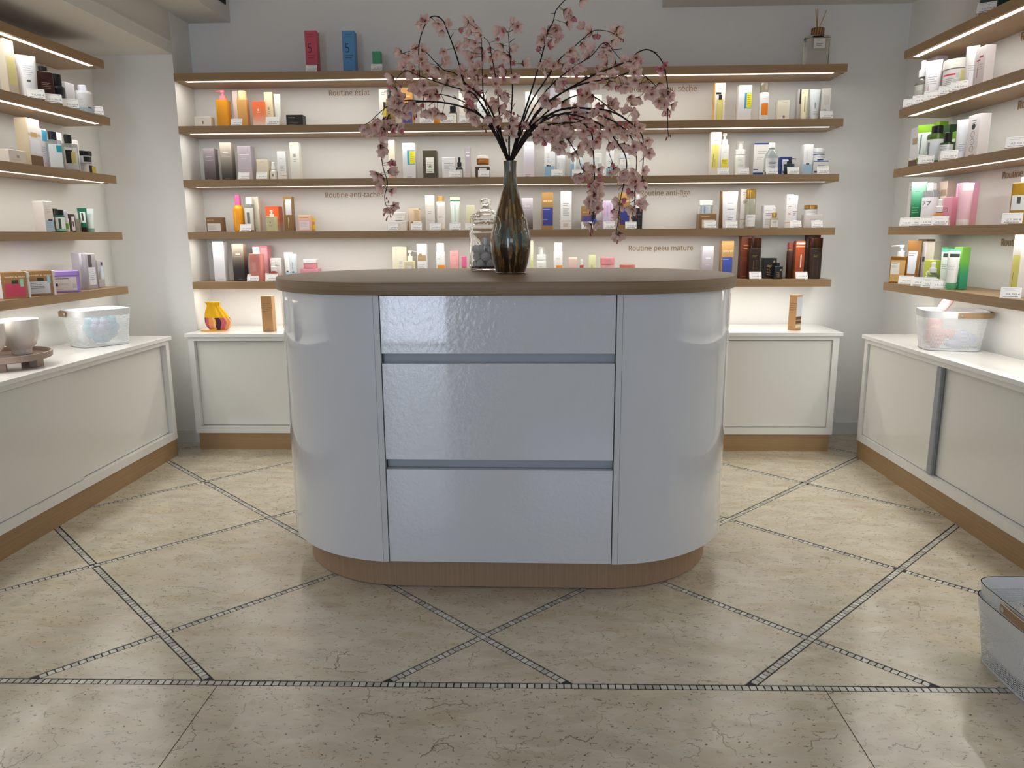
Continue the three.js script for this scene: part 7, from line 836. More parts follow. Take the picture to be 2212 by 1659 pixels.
[8,0,0.3357,1.5637,-2.5204,0.0179,0.0197,-0.0146],[8,0,0.3648,1.5535,-2.5478,0.0108,0.0113,0.0128],[8,0,0.3654,1.5351,-2.5177,0.0132,0.0271,-0.0173],[10,0,0.4184,1.5636,-2.6567,0.0135,-0.004,0.0217],
[10,0,0.4483,1.556,-2.6487,-0.0162,-0.0022,0.0137],[8,0,0.0749,1.5626,-2.5482,0.0145,-0.007,0.0001],[18,0,0.0761,1.5929,-2.5665,-0.0049,0.0069,-0.0033],[19,0,0.155,1.5642,-2.7645,0.0002,0.0144,0.0036],
[19,0,0.1868,1.5738,-2.7752,0.0021,0.0023,0.0081],[8,0,0.03,1.519,-2.5635,-0.0012,0.0007,0.0029],[19,0,0.0937,1.5495,-2.7523,-0.0028,0.0031,0.0098],[14,0,0.1791,1.4983,-2.6264,0.0011,-0.0014,-0.0206],
[19,0,0.2527,1.5438,-2.7703,-0.0038,-0.0053,-0.0041],[19,0,0.2784,1.5384,-2.7876,-0.0125,-0.0108,0.0127],[14,0,0.1411,1.4965,-2.6413,0.0004,0.0035,-0.0031],[20,0,0.1127,1.4761,-2.6208,-0.0009,-0.0023,0.0235],
[15,0,0.0162,1.4259,-2.4789,0.0019,-0.0048,0.0017],[18,0,-0.0468,1.4536,-2.5841,0.003,-0.0003,-0.0095],[13,0,0.1058,1.4332,-2.5366,-0.0039,0.0185,0.0196],[13,0,0.1556,1.4247,-2.4944,0.0048,0.0046,-0.0039],
[14,0,0.2705,1.4551,-2.6546,0.0055,0.0052,0.0023],[1,0,-0.5715,1.4404,-2.5621,-0.0064,0.0167,0.0071],[4,0,-0.5264,1.4479,-2.6132,0.0084,-0.0037,0.0178],[4,0,-0.5166,1.3811,-2.5805,-0.0105,0.0009,-0.0145],
[4,0,-0.4956,1.3438,-2.6137,-0.0289,-0.0045,0.0187],[15,0,-0.0005,1.4174,-2.495,0.0003,-0.0013,0.0037],[15,0,-0.0098,1.4114,-2.493,-0.0005,0.002,-0.0067],[15,0,0.0204,1.3873,-2.4766,-0.0125,0.0311,-0.0082],
[13,0,0.0698,1.4391,-2.5528,-0.0026,0.0103,0.0241],[15,0,0.0545,1.3898,-2.4714,0.0102,0.0179,0.0224],[15,0,0.0949,1.402,-2.4418,-0.0042,-0.0083,0.0023],[15,0,0.069,1.3642,-2.4294,0.0289,0.0194,-0.0077],
[13,0,0.1467,1.4099,-2.5165,0.0242,-0.0001,0.0237],[13,0,0.1545,1.3777,-2.463,0.0199,0.0047,-0.0242],[12,0,0.2301,1.4247,-2.521,0.0008,0.002,-0.0226],[14,0,0.2956,1.4403,-2.6526,0.0008,0.0008,-0.0007],
[19,0,0.3624,1.4114,-2.7793,0.0025,0.004,0.0043],[11,0,0.383,1.3735,-2.6903,-0.0159,0.0033,-0.0247],[15,0,0.1227,1.2739,-2.4194,0.0228,0.0181,-0.0156],[15,0,0.1296,1.2722,-2.4143,0.0159,0.0198,-0.0207],
[13,0,0.1795,1.2468,-2.4625,0.0005,0.0008,-0.0125],[13,0,0.1661,1.2106,-2.4591,0.0133,0.0002,-0.0159],[13,0,0.1739,1.2099,-2.4562,0.0055,0.0007,-0.0188],[13,0,0.1753,1.1995,-2.4565,0.0039,0.0006,-0.0185],
[20,0,0.2509,1.3227,-2.5886,0.0004,0.0005,-0.0064],[12,0,0.2786,1.2911,-2.5165,0.0085,0.0009,-0.0186],[12,0,0.2864,1.2907,-2.5487,0.0006,-0.0012,0.0137],[14,0,0.3291,1.3038,-2.6501,0.005,0.0002,-0.0049],
[14,0,0.3287,1.2771,-2.6358,0.0053,0.0012,-0.0192],[14,0,0.3212,1.2358,-2.6626,0.0121,-0.0011,0.0076],[12,0,0.2731,1.1893,-2.5494,-0.0029,-0.0004,0.0144],[14,0,0.3599,1.197,-2.648,-0.0274,0.0018,-0.007],
[12,0,0.258,1.0914,-2.5103,0.0026,0.0174,-0.0247]] };
seed = 9; DATA.rows.forEach(product);
// price cards in clear holders
const PRICES = ['19,90 €', '24,50 €', '27,90 €', '39,00 €', '29,90 €', '15,90 €', '21,00 €', '34,90 €', '52,00 €', '23,90 €', '18,50 €', '26,90 €', '31,00 €', '42,00 €', '14,90 €', '36,50 €'];
const priceCells = PRICES.map((p, k) => cell({ c: '#ffffff', o: [['l', 0.1, 0.1, 0.8, 1, '#8088a0', 0.05], ['l', 0.2, 0.24, 0.5, k % 2, '#8088a0', 0.04], ['t', p, 0.24, 0.72, 0.22, '#55586a'], ['l', 0.14, 0.86, 0.72, 1, '#2a2c38', 0.09]] }));
const holderM = phys(0xffffff, 0.04, { transmission: 0.95, thickness: 0, ior: 1.45 });
DATA.tags.forEach(([what, x, y, z, rot, w, v]) => {
  const t = thing('price_card', 'small white price card standing before ' + what, 'price tag', [x, y + 0.0004, z], rot, 'price cards on the shelves');
  const c = priceCells[v % 16], h = w * 0.62;
  const card = mesh('card', flatLabel(w * 0.94, 0.003, h, 0, c), labelMat(), t); card.rotation.x = -0.32;
  const holder = mesh('holder', merge([bx(-w / 2, w / 2, 0.001, h + 0.002, -0.0018, -0.0008).rotateX(-0.32), bx(-w / 2, w / 2, 0, 0.001, -0.02, 0.004)]), holderM, t);
});

// ───────────────────────────── vase and blossom branches
const vaseCanvas = (() => {
  seed = 61; const W = 1024, H = 1024, [c, g] = canvas(W, H); g.fillStyle = '#5a3f1f'; g.fillRect(0, 0, W, H);
  const blob = (cols, n, y0, y1, wmin, wmax, lmin, lmax) => { for (let i = 0; i < n; i++) { const x = rnd() * W, y = rr(y0, y1) * H, w = rr(wmin, wmax), l = rr(lmin, lmax); g.globalAlpha = rr(0.25, 0.8); g.fillStyle = cols[(rnd() * cols.length) | 0]; for (const dx of [-W, 0, W]) { g.beginPath(); g.moveTo(x + dx - w, y); g.bezierCurveTo(x + dx - w, y + l * 0.5, x + dx - w * 0.3, y + l, x + dx, y + l); g.bezierCurveTo(x + dx + w * 0.3, y + l, x + dx + w, y + l * 0.5, x + dx + w, y); g.ellipse(x + dx, y, w, w * 1.2, 0, 0, Math.PI, true); g.fill(); } } };
  blob(['#8a6224', '#6a4416', '#4a3018', '#a07a34'], 260, -0.1, 1, 6, 26, 60, 240);
  blob(['#4c7478', '#3a5f66', '#6a9296', '#2b4a50'], 60, -0.05, 0.28, 8, 30, 60, 220);
  blob(['#3d6f7a', '#2c5862', '#5a8f99', '#76a5ac'], 80, 0.52, 0.68, 8, 30, 60, 240);
  blob(['#b39a6c', '#9a855c', '#7c5a24', '#5a3f1f'], 130, 0.3, 0.55, 4, 14, 60, 260);
  blob(['#a07c3c', '#b8935a', '#6a4a1c', '#3c2814'], 230, 0.5, 0.9, 3, 9, 60, 240);
  blob(['#1c130b', '#2a1c0e', '#120c08'], 190, 0.75, 1.0, 5, 20, 60, 200);
  for (let i = 0; i < 90; i++) { g.globalAlpha = rr(0.5, 0.9); g.strokeStyle = '#120c08'; g.lineWidth = rr(1, 3); let x = rnd() * W, y = rnd() * H, a = 1.57; g.beginPath(); g.moveTo(x, y); for (let k = 0; k < 20; k++) { a += rr(-0.7, 0.7); a = 1.57 + (a - 1.57) * 0.9; x += Math.cos(a) * 7; y += Math.sin(a) * 9; g.lineTo(x, y); } g.stroke(); }
  g.globalAlpha = 1; return c;
})();
{
  const V = [[0, 0.0], [0.0485, 0.0], [0.0505, 0.006], [0.0555, 0.02], [0.0625, 0.048], [0.0675, 0.078], [0.0695, 0.104], [0.068, 0.128], [0.063, 0.15], [0.0545, 0.19], [0.0405, 0.233], [0.0295, 0.275], [0.0235, 0.305], [0.021, 0.335], [0.021, 0.352], [0.0225, 0.374], [0.0215, 0.3755], [0.018, 0.372], [0.0165, 0.335], [0.018, 0.3], [0.024, 0.272], [0.034, 0.235], [0.05, 0.185], [0.062, 0.12], [0.05, 0.03], [0, 0.012]];
  const sp = new THREE.SplineCurve(V.map(([a, b]) => new THREE.Vector2(a, b))), g = new THREE.LatheGeometry(sp.getPoints(110).map((p) => new THREE.Vector2(Math.max(p.x, 0), Math.max(p.y, 0))), 64), uv = g.attributes.uv, p = g.attributes.position;
  for (let i = 0; i < uv.count; i++) uv.setY(i, p.getY(i) / 0.376);
  const m = mesh('vase', g, phys(0xffffff, 0.12, { map: tex(vaseCanvas), clearcoat: 0.8, clearcoatRoughness: 0.05 }), scene); m.position.set(-0.0945, YT + 0.0004, -2.615);
  tag(m, 'slim glazed vase streaked brown and teal on the oak counter', 'vase');
}
const bark = std(0x1c1310, 0.8), petalM = phys(0xffffff, 0.85, { vertexColors: true, transmission: 0.42, thickness: 0, side: THREE.DoubleSide }), calyxM = std(0x5c5426, 0.8), budM = std(0xb3354a, 0.6), stalkM = std(0x6a7034, 0.8);
seed = 515;
function petals(open, deep) {                                      // five notched petals round +y, unit radius
  const parts = [];
  for (let k = 0; k < 5; k++) {
    const nU = 4, nV = 4, pos = [], col = [], idx = [], yaw = (k / 5 + rr(-0.02, 0.02)) * Math.PI * 2, op = open + rr(-0.18, 0.18), curl = rr(0.1, 0.5);
    for (let j = 0; j <= nV; j++) for (let i = 0; i <= nU; i++) {
      const s = j / nV, q = i / nU * 2 - 1, wdt = 0.62 * Math.sin(Math.min(1, s * 0.85 + 0.12) * Math.PI * 0.72) , notch = j === nV ? -0.08 * (1 - Math.abs(q)) : 0, len = s + notch;
      const ang = op - curl * s * s, rad = 0.06 + len * Math.sin(ang), up = len * Math.cos(ang) + 0.12 * q * q * s, lat = q * wdt;
      const x = rad, z = lat, cy = Math.cos(yaw), sy = Math.sin(yaw); pos.push(x * cy - z * sy, up, x * sy + z * cy);
      const f = Math.max(0, 1 - s * 1.5), e = Math.abs(q) * s; const c = deep ? [0.8 - 0.1 * f, 0.2 + 0.16 * s, 0.28 + 0.12 * s] : [0.97 - 0.1 * f, 0.85 - 0.42 * f - 0.2 * e * rnd(), 0.79 - 0.34 * f - 0.12 * e]; col.push(...c);
    }
    for (let j = 0; j < nV; j++) for (let i = 0; i < nU; i++) { const a = j * (nU + 1) + i; idx.push(a, a + nU + 1, a + 1, a + 1, a + nU + 1, a + nU + 2); }
    const g = new THREE.BufferGeometry(); g.setAttribute('position', new THREE.Float32BufferAttribute(pos, 3)); g.setAttribute('color', new THREE.Float32BufferAttribute(col, 3)); g.setIndex(idx); g.computeVertexNormals(); parts.push(g);
  }
  return mergeGeometries(parts);
}
const bloomGeos = [petals(1.25, 0), petals(1.05, 0), petals(0.85, 0), petals(1.15, 0), petals(0.65, 0), petals(0.95, 0)], deepGeos = [petals(0.9, 1), petals(0.6, 1)];
const calyxGeo = merge([new THREE.ConeGeometry(0.2, 0.42, 6).rotateX(Math.PI).translate(0, -0.12, 0), ...[0, 1, 2, 3, 4].map((k) => new THREE.ConeGeometry(0.15, 0.68, 4).scale(1, 1, 0.35).rotateZ(-1.25).translate(0.26, 0.02, 0).rotateY(k * 1.257 + 0.6))]);
const heartGeo = merge([0, 1, 2, 3, 4, 5].map((k) => new THREE.CylinderGeometry(0.018, 0.018, 0.4, 4).translate(0, 0.2, 0).rotateZ(0.35).rotateY(k * 1.05)));
const heartM = std(0xd9a85c, 0.7);
const budGeo = lathe([[0, -0.9], [0.2, -0.6], [0.3, -0.1], [0.24, 0.35], [0.1, 0.6], [0, 0.66]], 8), budCap = merge([new THREE.ConeGeometry(0.24, 0.6, 6).translate(0, 0.55, 0)]);
const stalkGeo = new THREE.CylinderGeometry(0.0007, 0.0009, 1, 5).translate(0, 0.5, 0);
const BL = ['branch looping high and falling back beside the green carton', 'longest low branch stretching past the lettering Routine éclat', 'short low branch pointing toward the black low carton', 'branch arching over the topmost shelf edge beside Routine éclat', 'branch hanging down before the lettering Routine anti-taches', 'upright branch just beside the vase axis with a bare tip', 'straight upright branch rising directly above the vase', 'tallest branch leaving the picture at the top', 'thick branch arching toward Routine peau sèche', 'straight branch rising steeply below the dark ceiling edge', 'widest loop hanging alone before Routine peau sèche', 'thick low branch hanging farthest before Routine anti-âge', 'long hanging branch ending below the fourth shelf', 'hanging branch beside the lilac carton', 'hanging branch before the black carton with red marks', 'shortest drooping branch before the blue based carton', 'upright branch with dense blossoms beside the bare tip', 'branch reaching toward the short green carton', 'arching branch under the steep straight one', 'branch running through the densest blossoms', 'thin hanging twig before the white jar with pale band'];
const stemObjs = DATA.branches.map(([pts, r], bi) => {
  const t = thing('blossom_branch', 'artificial ' + BL[bi], 'branch', [0, 0, 0], 0, 'blossom branches in the vase');
  const curve = new THREE.CatmullRomCurve3(pts.map((p) => new THREE.Vector3(...p)), false, 'centripetal'), N = 90, g = new THREE.TubeGeometry(curve, N, 1, 6, false), p = g.attributes.position;
  for (let i = 0; i <= N; i++) { const c = curve.getPointAt(i / N), rad = r * 1.15 * (1 - 0.72 * i / N) * (1 + 0.12 * Math.sin(i * 2.3 + bi)); for (let j = 0; j <= 6; j++) { const k = i * 7 + j; p.setXYZ(k, c.x + (p.getX(k) - c.x) * rad, c.y + (p.getY(k) - c.y) * rad, c.z + (p.getZ(k) - c.z) * rad); } }
  mesh('stem', g, bark, t);
  for (let k = 0; k < 7; k++) { const u = rr(0.35, 0.97), c = curve.getPointAt(u), tn = curve.getTangentAt(u), d = tn.clone().multiplyScalar(0.6).add(new THREE.Vector3(rr(-1, 1), rr(-1, 0.8), rr(-1, 1)).multiplyScalar(0.8)).normalize(), L = rr(0.012, 0.035); const m = mesh('twig', new THREE.CylinderGeometry(0.0007, 0.0013, L, 5).translate(0, L / 2, 0), bark, t); m.position.copy(c); m.quaternion.setFromUnitVectors(new THREE.Vector3(0, 1, 0), d); }
  return t;
});
DATA.flowers.forEach(([bi, bud, x, y, z, vx, vy, vz]) => {
  const t = stemObjs[bi], P = new THREE.Vector3(x, y, z), v = new THREE.Vector3(vx, vy, vz), L = Math.max(v.length(), 0.008);
  const back = v.length() > 0.004 ? v.clone().normalize() : new THREE.Vector3(rr(-1, 1), 1, rr(-1, 1)).normalize();
  const ax = back.clone().multiplyScalar(-0.75).add(new THREE.Vector3(rr(-0.7, 0.7), rr(-0.9, 0.25), rr(-0.35, 0.95))).normalize();
  const deep = rnd() < 0.15, s = bud ? rr(0.007, 0.0095) : deep ? rr(0.011, 0.015) : rr(0.0185, 0.0245);
  const m = bud ? mesh('bud', budGeo, budM, t) : mesh('blossom', deep ? deepGeos[(rnd() * 2) | 0] : bloomGeos[(rnd() * 6) | 0], petalM, t);
  m.position.copy(P).addScaledVector(ax, bud ? 0 : -s * 0.35); m.scale.setScalar(s);
  m.quaternion.setFromUnitVectors(new THREE.Vector3(0, 1, 0), bud ? new THREE.Vector3(rr(-0.3, 0.3), 1, rr(-0.3, 0.3)).normalize() : ax); m.rotateY(rr(0, 6.28));
  if (bud) mesh('calyx', budCap, calyxM, m); else { mesh('calyx', calyxGeo, calyxM, m); mesh('stamens', heartGeo, heartM, m); }
  const q = mesh('stalk', stalkGeo, stalkM, t), from = m.position.clone(), to = P.clone().add(v), dv = to.sub(from), len = Math.max(dv.length(), 0.006); q.position.copy(from); q.scale.set(1, len, 1); q.quaternion.setFromUnitVectors(new THREE.Vector3(0, 1, 0), dv.normalize());
});

// ───────────────────────────── glass jar of cotton
{
  const t = thing('glass_jar', 'clear lidded glass jar of cotton balls behind the vase', 'jar', [-0.196, YT + 0.0004, -2.86], 0);
  const gl = phys(0xffffff, 0.02, { transmission: 1, thickness: 0.004, ior: 1.47 });
  const R = 0.064;
  mesh('body', lathe([[0, 0], [0.058, 0], [R, 0.012], [R, 0.14], [0.060, 0.155], [0.051, 0.166], [0.050, 0.186], [0.054, 0.189], [0.054, 0.192], [0.047, 0.192], [0.046, 0.168], [0.055, 0.153], [R - 0.005, 0.138], [R - 0.005, 0.016], [0.05, 0.010], [0, 0.010]], 40), gl, t);
  mesh('lid', lathe([[0, 0.194], [0.057, 0.194], [0.058, 0.199], [0.056, 0.204], [0.042, 0.211], [0.026, 0.222], [0.014, 0.232], [0.012, 0.236], [0.019, 0.242], [0.023, 0.25], [0.021, 0.259], [0.012, 0.265], [0, 0.266]], 40), gl, t);
  seed = 88;
  const cot = std(0xe4e4e6, 0.95);
  for (let i = 0; i < 22; i++) { const g = new THREE.IcosahedronGeometry(0.0165, 2), p = g.attributes.position; for (let k = 0; k < p.count; k++) { const f = 1 + 0.1 * Math.sin(p.getX(k) * 400 + i) * Math.sin(p.getY(k) * 370 + i * 2) * Math.sin(p.getZ(k) * 390); p.setXYZ(k, p.getX(k) * f, p.getY(k) * f, p.getZ(k) * f); } g.computeVertexNormals();
    const lay = (i / 7) | 0, a = (i % 7) / 6 * 6.283 + lay * 0.5, r = i % 7 === 6 ? 0 : 0.037; const m = mesh('cotton_ball', g, cot, scene); m.position.set(-0.196 + Math.cos(a) * r, YT + 0.0275 + lay * 0.027, -2.86 + Math.sin(a) * r); tag(m, 'soft white cotton ball heaped inside the lidded glass jar', 'cotton ball', 'cotton balls in the jar'); }
}

// ───────────────────────────── perforated steel baskets
const holes = (() => { const S = 256, [c, g] = canvas(S, S); g.fillStyle = '#fff'; g.fillRect(0, 0, S, S); g.fillStyle = '#000'; for (let j = 0; j < 17; j++) for (let i = -1; i < 17; i++) { g.beginPath(); g.ellipse(i * 16 + (j % 2) * 8 + 4, j * 16, 5.6, 5.6, 0, 0, 7); g.fill(); } const t = tex(c, 1, 1, false); return t; })();
const basketWhite = std(0xdfe1e3, 0.4), basketMesh = new THREE.MeshStandardMaterial({ color: 0xdfe1e3, roughness: 0.4, alphaMap: holes, alphaTest: 0.5, side: THREE.DoubleSide }), birch = std(0xffffff, 0.5, { map: tex(oakCanvas, 1, 4) }), steel = std(0xbfc2c4, 0.25, { metalness: 0.9 });
function basket(label, pos, turn, handleSide, w = 0.25, d = 0.19, h = 0.165) {   // handleSide 0: its handle is hidden in the stack
  const t = thing('wire_basket', label, 'basket', pos, turn, 'white perforated baskets');
  const N = 64, ring = (s) => { const k = 0.84 + 0.16 * s, a = w / 2 * k, b = d / 2 * k, out = []; for (let i = 0; i <= N; i++) { const q = i / N * Math.PI * 2, c = Math.cos(q), sn = Math.sin(q), e = 0.36; out.push([Math.sign(c) * Math.pow(Math.abs(c), e) * a, Math.sign(sn) * Math.pow(Math.abs(sn), e) * b]); } return out; };
  const wall = (y0, y1, M, off, rep) => { const pos = [], uv = [], idx = []; for (let j = 0; j <= M; j++) { const y = y0 + (y1 - y0) * j / M, R = ring(y / h); let L = 0; for (let i = 0; i <= N; i++) { if (i) L += Math.hypot(R[i][0] - R[i - 1][0], R[i][1] - R[i - 1][1]); const l = Math.hypot(...R[i]) || 1; pos.push(R[i][0] * (1 + off / l), y, R[i][1] * (1 + off / l)); uv.push(L * rep, y * rep); } } for (let j = 0; j < M; j++) for (let i = 0; i < N; i++) { const a = j * (N + 1) + i; idx.push(a, a + N + 1, a + 1, a + 1, a + N + 1, a + N + 2); } const g = new THREE.BufferGeometry(); g.setAttribute('position', new THREE.Float32BufferAttribute(pos, 3)); g.setAttribute('uv', new THREE.Float32BufferAttribute(uv, 2)); g.setIndex(idx); g.computeVertexNormals(); return g; };
  mesh('perforated_wall', wall(0.006, h - 0.028, 6, 0, 11.6), basketMesh, t);
  mesh('rim', merge([wall(h - 0.029, h, 2, 0.0012, 1), wall(h - 0.029, h, 2, -0.0014, 1), (() => { const a = ring(1), p = [], n = [], u = []; for (let i = 0; i < N; i++) for (const [k, o] of [[i, 0.0012], [i + 1, 0.0012], [i + 1, -0.0014], [i, 0.0012], [i + 1, -0.0014], [i, -0.0014]]) { const l = Math.hypot(...a[k]); p.push(a[k][0] * (1 + o / l), h, a[k][1] * (1 + o / l)); n.push(0, 1, 0); u.push(0, 0); } const g = new THREE.BufferGeometry(); g.setAttribute('position', new THREE.Float32BufferAttribute(p, 3)); g.setAttribute('normal', new THREE.Float32BufferAttribute(n, 3)); g.setAttribute('uv', new THREE.Float32BufferAttribute(u, 2)); return g; })()]), basketWhite, t);
  const s = new THREE.Shape(); ring(0.03).forEach(([x, y], i) => (i ? s.lineTo(x, -y) : s.moveTo(x, -y))); mesh('base', merge([new THREE.ExtrudeGeometry(s, { depth: 0.004, bevelEnabled: false }).rotateX(-Math.PI / 2).translate(0, 0.001, 0), wall(0.001, 0.01, 1, 0.0006, 1)]), basketWhite, t);
  if (!handleSide) return t;
  // folded-down bentwood handle: a U of birch round one end of the rim
  const hs = handleSide, pts = [[0, d / 2 + 0.005], [w * 0.36 * hs, d / 2 + 0.006], [w * 0.56 * hs, d * 0.3], [w * 0.6 * hs, 0], [w * 0.56 * hs, -d * 0.3], [w * 0.36 * hs, -d / 2 - 0.006], [0, -d / 2 - 0.005]];
  const cv = new THREE.CatmullRomCurve3(pts.map(([x, z]) => new THREE.Vector3(x, 0, z)), false, 'catmullrom', 0.25), M = 48, P = cv.getSpacedPoints(M), pos_ = [], uv_ = [], ix = [];
  for (let i = 0; i <= M; i++) { const tn = cv.getTangentAt(i / M), nx = tn.z, nz = -tn.x; for (const [o, y] of [[0.003, -0.011], [0.003, 0.011], [0, 0.011], [0, -0.011], [0.003, -0.011]]) { pos_.push(P[i].x + nx * o, h - 0.016 + y, P[i].z + nz * o); uv_.push(i / M * 0.6, y); } }
  for (let i = 0; i < M; i++) for (let j = 0; j < 4; j++) { const a = i * 5 + j; ix.push(a, a + 5, a + 1, a + 1, a + 5, a + 6); }
  const hg = new THREE.BufferGeometry(); hg.setAttribute('position', new THREE.Float32BufferAttribute(pos_, 3)); hg.setAttribute('uv', new THREE.Float32BufferAttribute(uv_, 2)); hg.setIndex(ix); const hn = hg.toNonIndexed(); hn.computeVertexNormals();
  const hd = mesh('handle', hn, birch, t);
  for (const f of [1, -1]) mesh('rivet', new THREE.CylinderGeometry(0.006, 0.0065, 0.003, 16).rotateX(Math.PI / 2).translate(0.012 * hs, h - 0.016, f * (d / 2 + 0.0085)), steel, hd);
  return t;
}
basket('white perforated basket holding blue plush beside the mugs', [-2.02, 0.6165, -3.335], -0.59, -1, 0.19, 0.25);
basket('white perforated basket holding pink plush on the right worktop', [1.735, 0.6165, -3.18], -0.24, 1);
basket('empty white basket nested on top by the frame edge', [1.262, 0.036, -1.715], 1.5708, -1, 0.27, 0.25, 0.18);
basket('outer white basket standing on the stone floor', [1.262, 0.0, -1.715], 1.5708, 0, 0.275, 0.256, 0.18);

// soft plush toys: lobes joined into one body
function plush(name, label, pos, lobes, mat, bump = 0.0012) {
  const t = thing(name, label, 'plush toy', pos, 0);
  const gs = lobes.map(([x, y, z, rx, ry, rz, rot = 0]) => { const g = new THREE.SphereGeometry(1, 22, 16), p = g.attributes.position; for (let k = 0; k < p.count; k++) { const f = 1 + bump / 0.03 * (Math.sin(p.getX(k) * 19 + x * 90) * Math.sin(p.getY(k) * 17) * Math.sin(p.getZ(k) * 21)); p.setXYZ(k, p.getX(k) * rx * f, p.getY(k) * ry * f, p.getZ(k) * rz * f); } g.rotateZ(rot); g.translate(x, y, z); g.computeVertexNormals(); return g; });
  mesh('body', merge(gs), mat, t); return t;
}
const softBlue = std(0xa9c3e6, 0.95), softAqua = std(0xa8d6e8, 0.95), softWhite = std(0xe6e8ec, 0.95), softPink = std(0xeab3ae, 0.95), softLilac = std(0xc9d2ee, 0.95);
const facing = (list, yaw) => list.map(([u, v, w, r, s = 1, q = 1]) => [u * Math.cos(yaw) + w * Math.sin(yaw), v, -u * Math.sin(yaw) + w * Math.cos(yaw), r, r * s, r * q]);
plush('plush_toy', 'pale aqua puffy plush ring in the basket beside the mugs', [-2.0, 0.6225, -3.325], facing([...Array(10).keys()].map((k) => [Math.cos(k * 0.628) * 0.052, 0.078 + Math.sin(k * 0.628) * 0.048, 0.02, 0.0235]), 0.55), softAqua, 0.003);
plush('plush_toy', 'lilac blue braided plush within the aqua ring', [-2.0, 0.6225, -3.325], facing([[-0.018, 0.104, 0.035, 0.019], [0.012, 0.103, 0.037, 0.019], [-0.024, 0.082, 0.037, 0.02], [0.004, 0.081, 0.04, 0.02], [0.028, 0.083, 0.036, 0.018], [-0.01, 0.06, 0.036, 0.019], [0.017, 0.06, 0.037, 0.018]], 0.55), softLilac, 0.004);
plush('plush_toy', 'white plush at the bottom of the basket beside the mugs', [-2.03, 0.6225, -3.34], facing([[-0.055, 0.03, 0.03, 0.026], [-0.02, 0.022, 0.035, 0.02], [0.02, 0.02, 0.035, 0.018], [-0.06, 0.06, 0.0, 0.028]], 0.55), softWhite, 0.003);
{
  const t = plush('plush_toy', 'pink and white plush with one ear above the basket rim', [1.69, 0.622, -3.18], [[-0.025, 0.05, 0.02, 0.035, 0.05, 0.032], [0.03, 0.06, 0.03, 0.045, 0.018, 0.02, -0.1], [-0.02, 0.1, 0.0, 0.03, 0.035, 0.028]], softPink, 0.003);
  const ear = new THREE.SphereGeometry(1, 20, 14).scale(0.02, 0.062, 0.014).rotateZ(-0.62).translate(0.018, 0.185, 0.0); mesh('ear', ear, softWhite, t);
  mesh('ear_lining', new THREE.SphereGeometry(1, 16, 12).scale(0.013, 0.05, 0.014).rotateZ(-0.62).translate(0.022, 0.181, 0.003), softPink, t);
}
plush('plush_toy', 'lilac white plush lying low in the right basket', [1.765, 0.622, -3.17], [[0.0, 0.045, 0.03, 0.04, 0.032, 0.03, -0.4], [0.035, 0.035, 0.0, 0.04, 0.028, 0.035], [-0.03, 0.022, 0.03, 0.04, 0.018, 0.03]], softLilac, 0.003);

// ───────────────────────────── tray and cups
{
  const t = thing('round_tray', 'round taupe tray on feet carrying white cups', 'tray', [-2.045, 0.6164, -2.74], 0);
  const tau = std(0xa08c80, 0.5);
  mesh('dish', lathe([[0, 0.03], [0.155, 0.03], [0.165, 0.034], [0.167, 0.056], [0.161, 0.056], [0.158, 0.040], [0.15, 0.0375], [0, 0.0375]], 72), tau, t);
  for (const a of [0.5, 1.7, 3.0, 4.6]) mesh('foot', new RoundedBoxGeometry(0.05, 0.03, 0.03, 2, 0.002).translate(0, 0.0152, 0.12).rotateY(a), tau, t);
  const cupG = lathe([[0, 0], [0.034, 0], [0.0355, 0.004], [0.0345, 0.014], [0.038, 0.022], [0.054, 0.036], [0.064, 0.056], [0.068, 0.08], [0.0685, 0.135], [0.0665, 0.1365], [0.0645, 0.134], [0.063, 0.08], [0.055, 0.05], [0.03, 0.03], [0, 0.028]], 48);
  const cer = phys(0xe7e3dd, 0.22, { clearcoat: 0.4 });
  for (const [x, z, l] of [[-2.03, -2.83, 'whole white footed ceramic cup standing on the round tray'], [-2.055, -2.672, 'white ceramic cup cut by the frame edge on the tray']]) { const m = mesh('ceramic_cup', cupG, cer, scene); m.position.set(x, 0.6545, z); tag(m, l, 'cup', 'white cups on the tray'); }
}

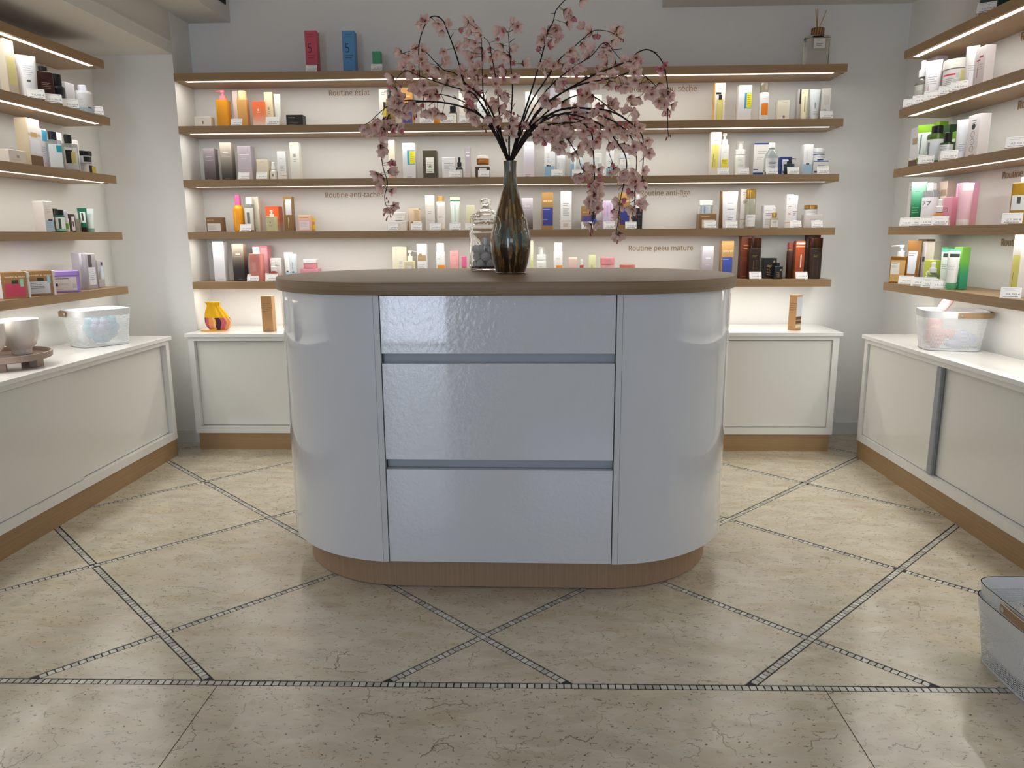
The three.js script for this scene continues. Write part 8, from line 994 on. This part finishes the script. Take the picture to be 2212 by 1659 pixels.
// ───────────────────────────── drawstring pouch
{
  seed = 71; const [c, g] = canvas(512, 256); g.fillStyle = '#f0b70c'; g.fillRect(0, 0, 512, 256);
  const P = ['#4a1f3c', '#c9606a', '#e8975a', '#f2c49a', '#8c2038', '#d9a06a']; for (let i = 0; i < 16; i++) { g.fillStyle = P[i % 6]; const x = i * 33; g.beginPath(); g.moveTo(x, 256); g.bezierCurveTo(x - 10, 220, x + 24, 190, x + 4, 140); g.lineTo(x + 37, 140); g.bezierCurveTo(x + 57, 190, x + 23, 220, x + 33, 256); g.fill(); }
  const prof = [[0.0, 0], [0.045, 0.003], [0.062, 0.022], [0.066, 0.045], [0.058, 0.075], [0.047, 0.1], [0.037, 0.118], [0.031, 0.128], [0.033, 0.138], [0.036, 0.146], [0.03, 0.147], [0, 0.13]], geo = new THREE.LatheGeometry(new THREE.SplineCurve(prof.map(([a, b]) => new THREE.Vector2(a, b))).getPoints(48).map((p) => new THREE.Vector2(Math.max(0, p.x), p.y)), 72), p = geo.attributes.position, uv = geo.attributes.uv;
  for (let i = 0; i < p.count; i++) { const a = Math.atan2(p.getZ(i), p.getX(i)), y = p.getY(i), f = 1 + Math.max(0, (y - 0.03) / 0.117) * 0.13 * Math.sin(a * 11) + 0.03 * Math.sin(a * 3 + y * 40); p.setX(i, p.getX(i) * (f + 0.1 * Math.max(0, Math.cos(a)) * Math.max(0, 1 - Math.abs(y - 0.05) / 0.06)) - y * 0.16 + 0.006); p.setZ(i, p.getZ(i) * f * 0.55); uv.setXY(i, uv.getX(i), y / 0.15); }
  geo.computeVertexNormals();
  const t = thing('drawstring_pouch', 'yellow drawstring pouch with a wavy coloured lower half', 'pouch', [-1.69, 0.6164, -3.86], 0);
  mesh('bag', geo, std(0xffffff, 0.8, { map: tex(c) }), t);
  const cord = new THREE.TubeGeometry(new THREE.CatmullRomCurve3([[0.0, 0.006, 0.04], [-0.03, 0.004, 0.05], [-0.07, 0.004, 0.055], [-0.03, 0.004, 0.06], [0.02, 0.004, 0.056], [0.06, 0.004, 0.05]].map((q) => new THREE.Vector3(...q))), 40, 0.003, 6); mesh('cord', cord, std(0xf0b010, 0.8), t);
}

// ───────────────────────────── reed diffuser
{
  const t = thing('reed_diffuser', 'glass reed diffuser with wooden collar on the topmost shelf', 'diffuser', [1.372, SH[0] + 0.0003, -3.97], 0);
  mesh('bottle', sqPrism(0.116, 0.075, 0, 0.148, 0.02), phys(0xfbfaf2, 0.02, { transmission: 1, thickness: 0.02, ior: 1.42 }), t);
  const [c, g] = canvas(128, 64); g.fillStyle = '#a87c4c'; g.fillRect(0, 0, 128, 64); g.strokeStyle = '#5c3c22'; g.lineWidth = 7; for (let i = -4; i < 12; i++) { g.beginPath(); g.moveTo(i * 16, 64); g.lineTo(i * 16 + 26, 0); g.stroke(); }
  mesh('collar', lathe([[0, 0.148], [0.028, 0.148], [0.031, 0.152], [0.031, 0.184], [0.029, 0.187], [0, 0.187]], 28), std(0xffffff, 0.6, { map: tex(c, 2, 1) }), t);
  for (const [x, z, dx, dz] of [[-0.006, 0.004, -0.012, 0.0], [-0.003, 0, -0.007, 0.01], [0.004, 0.002, 0.034, 0.0], [0.0, -0.006, -0.010, -0.012]]) { const m = mesh('reed', new THREE.CylinderGeometry(0.0018, 0.0018, 0.09, 6).translate(0, 0.045, 0), std(0xc48d3c, 0.7), t); m.position.set(x, 0.186, z); m.quaternion.setFromUnitVectors(new THREE.Vector3(0, 1, 0), new THREE.Vector3(dx, 0.09, dz).normalize()); }
  const cl = cell({ c: '#e9e8e2', o: [['r', 0, 0, 1, 0.03, '#555'], ['r', 0, 0.97, 1, 0.03, '#555'], ['r', 0, 0, 0.03, 1, '#555'], ['r', 0.97, 0, 0.03, 1, '#555'], ['l', 0.3, 0.2, 0.4, 1, '#777', 0.07], ['l', 0.25, 0.5, 0.5, 2, '#333', 0.08]] });
  mesh('hang_tag', flatLabel(0.062, 0.085, 0.135, 0.0385, cl), labelMat(), t);
}

renderer.render(scene, camera);
